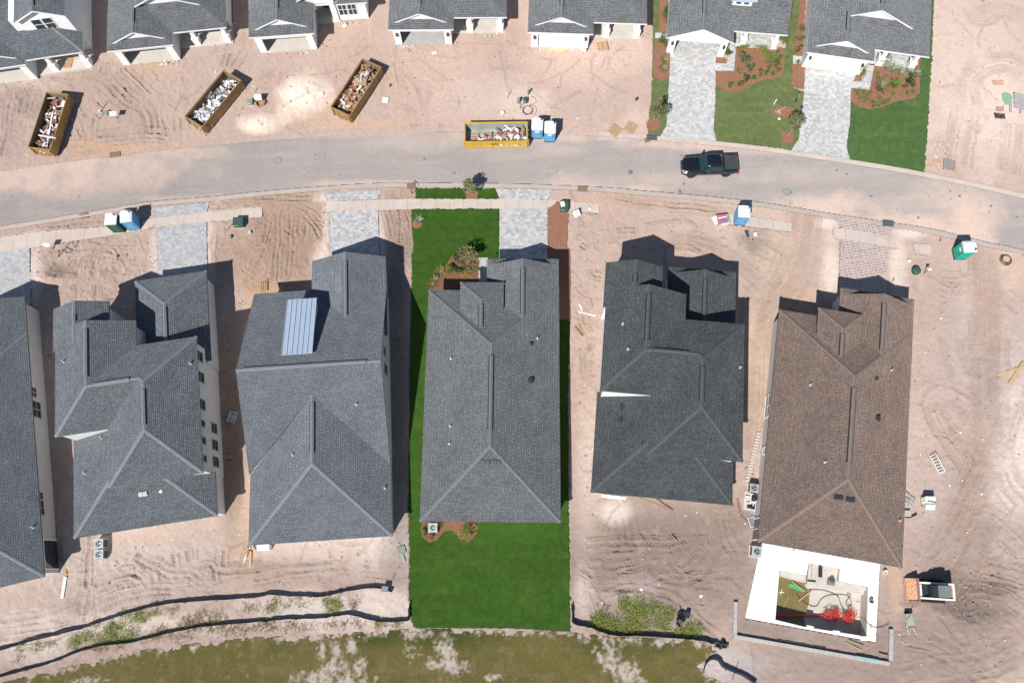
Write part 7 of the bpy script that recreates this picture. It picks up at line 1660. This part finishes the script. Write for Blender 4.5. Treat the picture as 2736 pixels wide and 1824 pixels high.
SG = 'shrubs in the mulch beds'
def shrub(label, uv, rxy, hgt, m, n=160, size=.075, seed=1, group=SG, name='shrub', stem=True):
    p = PG(*uv); p.z = max(p.z, .08); e = empty(name, label, 'shrub', p, 0, group)
    if stem: k = MB(); k.tube([(0, 0, -.05), (0, 0, hgt * .5)], .02, 6); k.build('stem', BARKM, e)
    leafy('foliage', LEAF[m], e, (0, 0, hgt * .52), (rxy[0], rxy[1], hgt * .55), n, size, seed, 8, .4); return e
def spiky(label, uv, l, w, m, n=40, seed=1, up=.7, group=None, name='spiky_plant'):
    p = PG(*uv); p.z = max(p.z, .09); e = empty(name, label, 'plant', p, 0, group or 'spiky plants in the mulch beds'); blades('blades', LEAF[m], e, n, l, w, seed, up); return e
# --- cobbled-drive house
shrub('tall green shrub against the left wall of the plain gable house', qd(2, 0, 1392, 165), (.45, 1.1), 1.3, 'green', 320, .09, 1); shrub('palm like shrub at the left garage corner of the plain gable house', qd(2, 0, 1375, 410), (.5, .9), 1.2, 'green', 300, .10, 2)
spiky('green leafy clump left of the cobbled driveway, upper', qd(2, 0, 1395, 550), .75, .06, 'dry', 70, 3, .5); spiky('green leafy clump left of the cobbled driveway, lower', qd(2, 0, 1385, 625), .70, .06, 'dry', 70, 4, .5)
shrub('broad yellow green hedge left of the porch steps', k6(1440, 775), (1.25, .42), .75, 'lime', 330, .075, 5); shrub('long golden green hedge in front of the white porch', k6(1725, 790), (1.35, .40), .7, 'lime', 330, .075, 6)
shrub('blue green bush in the curved bed between the driveways', k6(1440, 940), (.85, .95), 1.0, 'blue', 420, .085, 7); shrub('large speckled lime bush in the curved bed between the driveways', k6(1740, 945), (1.25, .95), 1.1, 'lime', 560, .085, 8); shrub('dark edge of foliage right of the speckled lime bush', k6(1850, 965), (.55, .6), .9, 'blue', 200, .085, 18)
shrub('loose tall green shrub in the middle of the curved bed', k6(1510, 1110), (.65, .6), 1.1, 'blue', 260, .08, 9); shrub('thin dark shrub above the two round mounds', k6(1470, 1255), (.45, .65), .8, 'dark', 190, .075, 10); shrub('wispy grey green shrub at the left of the curved bed', k6(1350, 1130), (.5, .45), .6, 'dry', 110, .075, 11)
shrub('dense green bush under the porch corner of the plain gable house', k6(2020, 650), (.65, 1.0), 1.1, 'green', 360, .085, 12); shrub('palm like shrub at the right garage pier of the plain gable house', k6(1170, 860), (.5, .5), .9, 'green', 200, .10, 13)
mp_ = None
for i, (x, y, s) in enumerate(((1220, 1360, 1.25), (1365, 1350, 1.35), (1592, 1232, 1.0), (1690, 1192, .8), (1695, 1112, .85), (1770, 1148, 1.0), (1822, 1090, .95), (1885, 1168, .9), (1965, 1105, 1.0), (1912, 1042, .9), (1972, 1012, 1.0), (1930, 962, 1.0), (1990, 922, 1.0), (1945, 842, .85))):
    p = P(*k6(x, y)); p.z = .1; L = 'round green mound shrub in the row edging the curved mulch bed'
    if mp_ is None: mp_ = shrub(L, k6(x, y), (.36, .36), .5, 'green', 190, .065, 21, 'round mound shrubs edging the curved bed', 'mound_shrub', False); mp_.scale = (s,) * 3
    else: place_copy(mp_, p, rnd.uniform(0, 6), L, scale=s)
# --- last house
shrub('upright green plant at the left corner of the last garage', k7(285, 905), (.55, .55), 1.5, 'lime', 260, .085, 31); shrub('upright green plant in the small round mulch at the last garage', k7(1030, 1060), (.5, .5), 1.4, 'lime', 230, .085, 32); shrub('tall leafy plant beside the first porch post of the last house', k7(1345, 880), (.8, .8), 1.6, 'lime', 380, .09, 33)
for i, (x, y) in enumerate(((1390, 955), (1480, 985), (1590, 1040), (1690, 1005), (1735, 1075), (1812, 1035))):
    p = P(*k7(x, y)); L = 'silver grey grass clump in the row before the last porch'
    if i == 0: sg_ = spiky(L, k7(x, y), .75, .06, 'silver', 60, 41, .8, 'silver grass clumps', 'grass_clump')
    else: p.z = .1; place_copy(sg_, p, i * 1.3, L, scale=rnd.uniform(.85, 1.2))
shrub('dark green dome bush at the right of the large curved bed', k7(1745, 1165), (.75, .8), 1.0, 'dark', 380, .08, 35); spiky('large dry green palm shrub in the large curved bed', k7(1320, 1240), 1.15, .07, 'dry', 150, 36, .7); spiky('bright green palm shrub right of the large dry one', k7(1500, 1180), .85, .10, 'green', 60, 37, .5); shrub('low dark shrub below the dark dome bush', k7(1655, 1235), (.4, .35), .5, 'green', 100, .075, 38)
sp0 = None
for i, (x, y) in enumerate(((1260, 1030), (1385, 1075), (1685, 1330), (1770, 1300), (1000, 1330), (960, 1272), (1080, 1292), (1130, 1322), (1165, 1290), (1090, 1372), (1030, 1402), (1085, 1432), (1150, 1412), (1215, 1440), (1220, 1488), (1282, 1470), (1295, 1372), (1335, 1446), (1380, 1430), (1432, 1402), (1490, 1340), (1290, 1110), (1020, 1280))):
    p = P(*k7(x, y)); p.z = .1; L = 'small spiky green plant among many in the large curved mulch bed'; gname = 'small spiky plants in the large curved bed'
    if sp0 is None: sp0 = spiky(L, k7(x, y), .34, .05, 'green', 28, 51, .6, gname)
    else: place_copy(sp0, p, i * .7, L, scale=rnd.uniform(.75, 1.25))
for i, (x, y) in enumerate(((345, 285), (340, 375), (322, 465))):
    L = 'dark green shrub in the narrow strip along the last grey wall'; p = P(*qd(3, 0, x, y)); p.z = .1
    if i == 0: st_ = shrub(L, qd(3, 0, x, y), (.28, .75), .8, 'dark', 150, .075, 55, 'shrubs along the last grey wall')
    else: place_copy(st_, p, i, L)
shrub('small green shrub by the short cobbled path at the left', qd(3, 0, 312, 575), (.35, .35), .5, 'green', 100, .075, 56)
k = MB(); r = random.Random(9)
for i in range(16): a = r.uniform(0, 6.28); x, y = r.uniform(-.7, .7), r.uniform(-.35, .35); k.tube([(x, y, 0), (x + .25 * math.cos(a), y + .25 * math.sin(a), .3)], .014, 5)
p = P(2090, 300); tag(k.build('bare_twigs', PAPER, None, loc=(p.x, p.y, .09)), 'pale bare twigs standing in the oval mulch patch', 'twigs')
# --- lawn house
shrub('bright green leafy bush in the front mulch bed of the lawn house', kf(660, 1275), (.85, .75), .9, 'green', 400, .095, 61); shrub('yellow flowering plant at the shaded edge of the front bed', kf(800, 1355), (.75, .35), .5, 'gold', 150, .06, 62); shrub('small yellow flowering plant left of the bright green bush', kf(515, 1310), (.35, .45), .5, 'gold', 90, .06, 63)
for i, (x, y) in enumerate(((395, 1420), (455, 1335), (360, 1490), (480, 1290))): spiky(('first', 'second', 'third', 'fourth')[i] + ' tuft of tan green grass along the front bed curve', kf(x, y), .75, .04, 'dry', 60, 64 + i, .8)
for i, (x, y, m_) in enumerate(((680, 1140, 'dark'), (820, 1180, 'olive'), (905, 1225, 'olive'), (740, 1205, 'green'), (845, 1285, 'olive'), (940, 1300, 'dry'), (760, 1290, 'dark'))): shrub(('dark', 'olive', 'loose olive', 'green', 'low olive', 'dry', 'deep green')[i] + ' low shrub in the mulch behind the spiky tree', kf(x, y), (.5, .42), .5, m_, 120, .075, 70 + i)
spiky('spiky tan plant at the upper left corner of the lawn', kf(190, 640), .85, .035, 'silver', 60, 81, .6); shrub('yellow green bush behind the lawn house by the rear mulch', qd(1, 3, 1915, 195), (.95, 1.0), 1.3, 'lime', 480, .09, 82)
for i, (x, y) in enumerate(((1530, 150), (1680, 130), (1600, 225), (1545, 205))): shrub(('left', 'right', 'front', 'corner')[i] + ' small shrub hugging the air conditioner in the rear mulch', qd(1, 3, x, y), (.32, .36), .45, 'green', 90, .07, 84 + i)
shrub('tiny dark shrub at the driveway edge by the lawn garage', kf(1215, 1095), (.25, .25), .4, 'dark', 60, .07, 90)

def weeds(label, spots, seed, l=.5, mats=('weed',)):
    r = random.Random(seed); L = []
    for u, v, ru, rv_, n in spots:
        for i in range(int(n * .5)):
            a = r.uniform(0, 6.28); k_ = r.random() ** .5; p = P(u + ru * k_ * math.cos(a), v + rv_ * k_ * math.sin(a)); p.z = gz(p)
            sh0 = r.uniform(-.2, .25)
            for j in range(9):
                az = r.uniform(0, 6.28); e_ = r.uniform(.2, 1.0); ln_ = l * r.uniform(.5, 1.2); d = Vector((math.cos(az) * math.cos(e_), math.sin(az) * math.cos(e_), math.sin(e_)))
                o_ = p + Vector((r.gauss(0, .17), r.gauss(0, .17), 0)); L.append((o_ + d * ln_ / 2, d * ln_ / 2, Vector((-math.sin(az), math.cos(az), 0)) * .034, min(1, max(0, .55 + sh0 + r.gauss(0, .15)))))
    o = quads('weeds', L, LEAF[mats[0]], None); return tag(o, label, 'weeds', kind='stuff')
w3 = lambda c, x, y, a, b, n: qd(c, 3, x, y) + (a / 3.36, b / 3.36, n)
weeds('green weeds growing between the two black silt fences', [w3(0, 1230, 950, 90, 55, 60), w3(0, 1030, 1050, 90, 55, 70), w3(0, 1000, 1150, 150, 45, 80), w3(0, 780, 1150, 60, 50, 45), w3(0, 670, 1180, 45, 70, 40), w3(0, 1180, 1100, 60, 50, 35), w3(0, 1370, 920, 40, 25, 16), w3(0, 175, 1260, 18, 45, 12), w3(0, 340, 1220, 45, 40, 16), w3(0, 470, 1180, 40, 40, 10), w3(1, 710, 860, 75, 60, 70), w3(1, 640, 800, 40, 30, 14), w3(1, 170, 890, 65, 30, 24), w3(1, 1130, 1020, 45, 26, 22), w3(1, 1280, 1020, 40, 26, 18), w3(0, 1100, 920, 40, 26, 8), w3(0, 860, 1010, 60, 20, 12), w3(0, 1440, 840, 30, 16, 8)], 1)
weeds('dry brown weeds along the lower silt fence', [w3(0, 1850, 980, 200, 70, 130), w3(0, 1720, 1040, 120, 40, 60), w3(0, 1500, 910, 100, 40, 24), w3(0, 2250, 870, 90, 40, 26), w3(1, 300, 820, 220, 50, 50), w3(1, 900, 840, 60, 60, 26), w3(1, 300, 1040, 300, 40, 80), w3(1, 800, 1020, 200, 40, 50), w3(0, 1500, 1130, 220, 40, 60), w3(0, 950, 1220, 200, 25, 40), w3(0, 2100, 1070, 250, 45, 90), w3(0, 1440, 1060, 50, 35, 20), w3(1, 100, 1010, 100, 40, 30), w3(0, 180, 1340, 40, 40, 8)], 2, .40, ('weedd',))
weeds('tall green weeds filling the fenced corner behind the charcoal house', [w3(2, 1030, 840, 70, 80, 75), w3(2, 1180, 850, 60, 80, 60), w3(2, 1160, 930, 110, 50, 70), w3(2, 800, 980, 60, 70, 75), w3(2, 880, 1010, 90, 60, 75), w3(2, 1000, 1050, 170, 50, 100), w3(2, 1160, 1040, 110, 60, 80), w3(2, 1310, 900, 60, 60, 50), w3(2, 1440, 940, 70, 60, 45), w3(2, 1390, 1040, 60, 40, 32), w3(2, 1640, 1080, 80, 70, 90), w3(2, 1540, 1090, 60, 40, 36), w3(2, 1390, 990, 50, 30, 16)], 3, .55)
weeds('brown seed heads among the tall weeds', [w3(2, 900, 900, 90, 40, 26), w3(2, 1300, 830, 70, 40, 30), w3(2, 1440, 900, 60, 40, 24), w3(2, 1050, 980, 150, 40, 30), w3(2, 1280, 1010, 80, 40, 26), w3(2, 1080, 1100, 80, 20, 16)], 4, .5, ('weedd',))

# ================================================================ silt fences
FAB = mat('black silt fabric', (.022, .030, .042), .6, .25, 3, spec=.35, dirt=((.16, .14, .13), .35))
def fence(label, pts, hgt=.62, group='black silt fences', every=2.6, seed=1, lean=.0):
    r = random.Random(seed); q = spline([P(*t).to_2d() for t in pts], 5); n = len(q)
    o0 = q[0]; e = empty('silt_fence', label, 'silt fence', (o0.x, o0.y, 0), 0, group); vs = []; f = []
    for i, p in enumerate(q):
        t = (q[min(i + 1, n - 1)] - q[max(i - 1, 0)]).normalized(); nn = Vector((-t.y, t.x)); z = gz(p); l = lean + r.gauss(0, .025); hh = hgt * (1 - abs(r.gauss(0, .04)))
        for s, (d, zz) in enumerate(((0, z - .1), (l * .6 + .03, z + hh * .5), (l, z + hh))):
            for th in (-.012, .012): w = p - o0 + nn * (d + th); vs.append((w.x, w.y, zz))
    for i in range(n - 1):
        a, b = i * 6, (i + 1) * 6
        for s in (0, 2): f += [(a + s, b + s, b + s + 2, a + s + 2), (a + s + 1, a + s + 3, b + s + 3, b + s + 1)]
        f += [(a + 4, b + 4, b + 5, a + 5)]
    MB().add(vs, f).build('fabric', FAB, e, smooth=True); acc = 0
    for i in range(1, n):
        acc += (q[i] - q[i - 1]).length
        if acc > every:
            acc = 0; p = q[i] - o0; s = MB(); t = (q[i] - q[i - 1]).normalized(); s.box((p.x + t.y * .05, p.y - t.x * .05, gz(q[i]) + hgt * .5), (.04, .04, hgt * 1.3), r.uniform(0, 3), 0, (r.gauss(0, .08), r.gauss(0, .08))); s.build('stake', WOODD, e)
    return e
fence('upper black silt fence winding behind the left houses', [qd(0, 3, *p) for p in ((-60, 1275), (130, 1215), (300, 1165), (700, 1065), (950, 985), (1200, 905), (1500, 835), (1950, 800), (2352, 768))] + [qd(1, 3, *p) for p in ((130, 752), (380, 765), (580, 772), (700, 752), (850, 718), (1090, 690), (1235, 728))], .56, seed=2)
fence('lower black silt fence bordering the dry field on the left', [qd(0, 3, *p) for p in ((-60, 1510), (200, 1440), (500, 1350), (740, 1255), (950, 1205), (1250, 1165), (1550, 1090), (1900, 1030), (2352, 992))] + [qd(1, 3, *p) for p in ((250, 975), (600, 958), (850, 930), (1000, 962), (1150, 992), (1380, 985))], .50, seed=3)
fence('short black silt fence at the left edge of the green rear lawn', [qd(1, 3, *p) for p in ((1392, 980), (1388, 920), (1392, 860), (1405, 815))], .6, seed=4)
fence('black silt fence below the tall weeds right of the lawn', [qd(2, 3, *p) for p in ((558, 850), (566, 930), (580, 1010), (740, 1050), (930, 1112), (1200, 1120), (1600, 1148), (1740, 1168), (1850, 1195))], .60, seed=5)
fence('loose black silt fence rolled on the ground near the footing wall', [qd(2, 3, *p) for p in ((1755, 1455), (1770, 1390), (1815, 1345), (1870, 1352), (1910, 1405), (2000, 1450), (2100, 1490), (2200, 1560))], .42, seed=6, lean=.2)
def crumple(label, uv, rx, ry, hh, m, seed):
    r = random.Random(seed); p = PG(*uv); k = MB()
    for i in range(16): k.box((r.gauss(0, rx * .45), r.gauss(0, ry * .45), r.uniform(.05, hh)), (r.uniform(.3, .8), r.uniform(.15, .45), .02), r.uniform(0, 3.14), 0, (r.gauss(0, .7), r.gauss(0, .6)))
    return tag(k.build('fabric_heap', m, None, loc=p), label, 'fabric heap')
crumple('crumpled heap of black fabric beside the tall weeds', qd(2, 3, 1560, 945), .55, .6, .5, FAB, 7); crumple('torn black fabric scraps where the right silt fence ends', qd(2, 3, 1900, 1200), .45, .25, .25, FAB, 8)
k = MB(); k.tube([qd_ for qd_ in (PG(*qd(2, 3, 2003, 1520)) + Vector((0, 0, 0)), PG(*qd(2, 3, 2003, 1520)) + Vector((.1, .5, 1.4)))], .03, 6); tag(k.build('fence_stake', WOOD), 'pale leaning stake by the loose silt fence', 'stake')

# ================================================================ litter and clods
def scatter(name, label, cat, boxes, n, cols, seed, s0, s1, z=1.0):
    r = random.Random(seed); k = MB()
    for i in range(n):
        u0, v0, u1, v1 = r.choice(boxes); p = P(r.uniform(u0, u1), r.uniform(v0, v1)); p.z = gz(p)
        if inpoly(np.array([p.x]), np.array([p.y]), [(q.x, q.y) for q in road_poly])[0] and r.random() < .7: continue
        s = r.uniform(s0, s1); k.box((p.x, p.y, p.z + s * .2 * z), (s, s * r.uniform(.3, .9), s * r.uniform(.2, .5) * z), r.uniform(0, 3.1), r.randrange(len(cols)), (r.gauss(0, .3), r.gauss(0, .3)))
    return tag(k.build(name, cols), label, cat, kind='stuff')
SANDY = [(60, 150, 640, 400), (640, 100, 1100, 340), (1080, 100, 1700, 330), (100, 650, 420, 850), (600, 560, 880, 760), (1500, 560, 2100, 760), (2200, 640, 2700, 1000), (2420, 900, 2736, 1500), (200, 1400, 640, 1600), (700, 1420, 1090, 1560), (1540, 760, 1620, 1330), (1560, 1350, 1980, 1620), (2400, 1480, 2700, 1800), (2500, 0, 2736, 400), (1990, 1180, 2050, 1480)]
scatter('litter', 'scattered white and tan building scraps over the sand', 'litter', SANDY + [(60, 150, 1700, 330), (2480, 370, 2540, 470)], 420, [PAPER, PAPER, TANS, WOOD, GALV], 21, .05, .20)
scatter('litter', 'broken rubble lying at the front edges of the open garages', 'rubble', [(430, 165, 480, 176), (690, 138, 840, 146), (1060, 122, 1205, 128), (1230, 84, 1340, 100), (540, 112, 610, 122), (1600, 96, 1720, 104), (1420, 128, 1560, 142), (2480, 370, 2530, 420), (900, 56, 980, 62)], 150, [PAPER, CONC, TANS], 22, .06, .26)
CLOD = mat('dark soil clod', (.20, .155, .125), .95, .25, 8); CLODL = mat('sand clod', (.46, .36, .31), .95, .15, 8)
scatter('clods', 'loose soil clods scattered over the disturbed sand', 'soil', SANDY + [(560, 800, 660, 1300), (1060, 560, 1100, 700), (2540, 1540, 2660, 1660), (1720, 590, 2060, 660)], 1300, [CLODL, CLOD, CLODL], 23, .05, .16, 1.1)
tar = MB(); r = random.Random(33)
for i in range(60):
    u = r.uniform(0, 2736); p = P(u, r.uniform(400, 600))
    if inpoly(np.array([p.x]), np.array([p.y]), [(q.x, q.y) for q in road_poly])[0]: s = r.uniform(.05, .16); tar.prism([(p.x + s * math.cos(a) * r.uniform(.7, 1.2), p.y + s * math.sin(a)) for a in (0, 1, 2, 3, 4, 5)], 'z', .03, .042)
for x, y, s in ((1090, 68, .28), (1535, 240, .20), (1570, 175, .16)):
    p = P(*qd(2, 1, x, y)); tar.prism([(p.x + s * math.cos(a * .63) * r.uniform(.8, 1.15), p.y + s * math.sin(a * .63)) for a in range(10)], 'z', .03, .0425)
tag(tar.build('oil_spots', mat('dark stain', (.20, .18, .17), .9, .2, 6)), 'dark spots and drips on the road surface', 'stains', kind='stuff')

# ================================================================ light, sky, camera
SUNX, SUNY = .41, .77                       # shadow of a 1 m pole: east, north
el = math.atan(1 / math.hypot(SUNX, SUNY)); d = Vector((SUNX, SUNY, -1)).normalized()
sun = bpy.data.lights.new('sun', 'SUN'); sun.energy = 4.9; sun.angle = rad(.53); sun.color = (1.0, .965, .905)
so = bpy.data.objects.new('sun', sun); COL.objects.link(so); so.rotation_euler = d.to_track_quat('-Z', 'Y').to_euler(); so.location = (0, -40, 60)
w = bpy.data.worlds.new('World'); S.world = w; w.use_nodes = True; t = w.node_tree; bg = t.nodes['Background']
sky = t.nodes.new('ShaderNodeTexSky'); sky.sky_type = 'NISHITA'; sky.sun_disc = False; sky.sun_elevation = el; sky.sun_rotation = math.atan2(-SUNX, -SUNY) % (2 * math.pi); sky.air_density = 1.0; sky.dust_density = 0.4; sky.ozone_density = 2.0
t.links.new(sky.outputs[0], bg.inputs[0]); bg.inputs[1].default_value = .072
S.view_settings.view_transform = 'Standard'; S.view_settings.look = 'None'; S.view_settings.exposure = 0.20; S.view_settings.gamma = 1.0
cam = bpy.data.cameras.new('camera'); cam.sensor_width = 36; cam.lens = F / 2736 * 36; cam.clip_end = 3000; cam.clip_start = 1
co_ = bpy.data.objects.new('camera', cam); COL.objects.link(co_)
R3 = Matrix((E_, N_, U_)); co_.matrix_world = Matrix.Translation((0, 0, H)) @ R3.to_4x4()
S.camera = co_
S.cycles.max_bounces = 6; S.cycles.diffuse_bounces = 3; S.cycles.glossy_bounces = 3
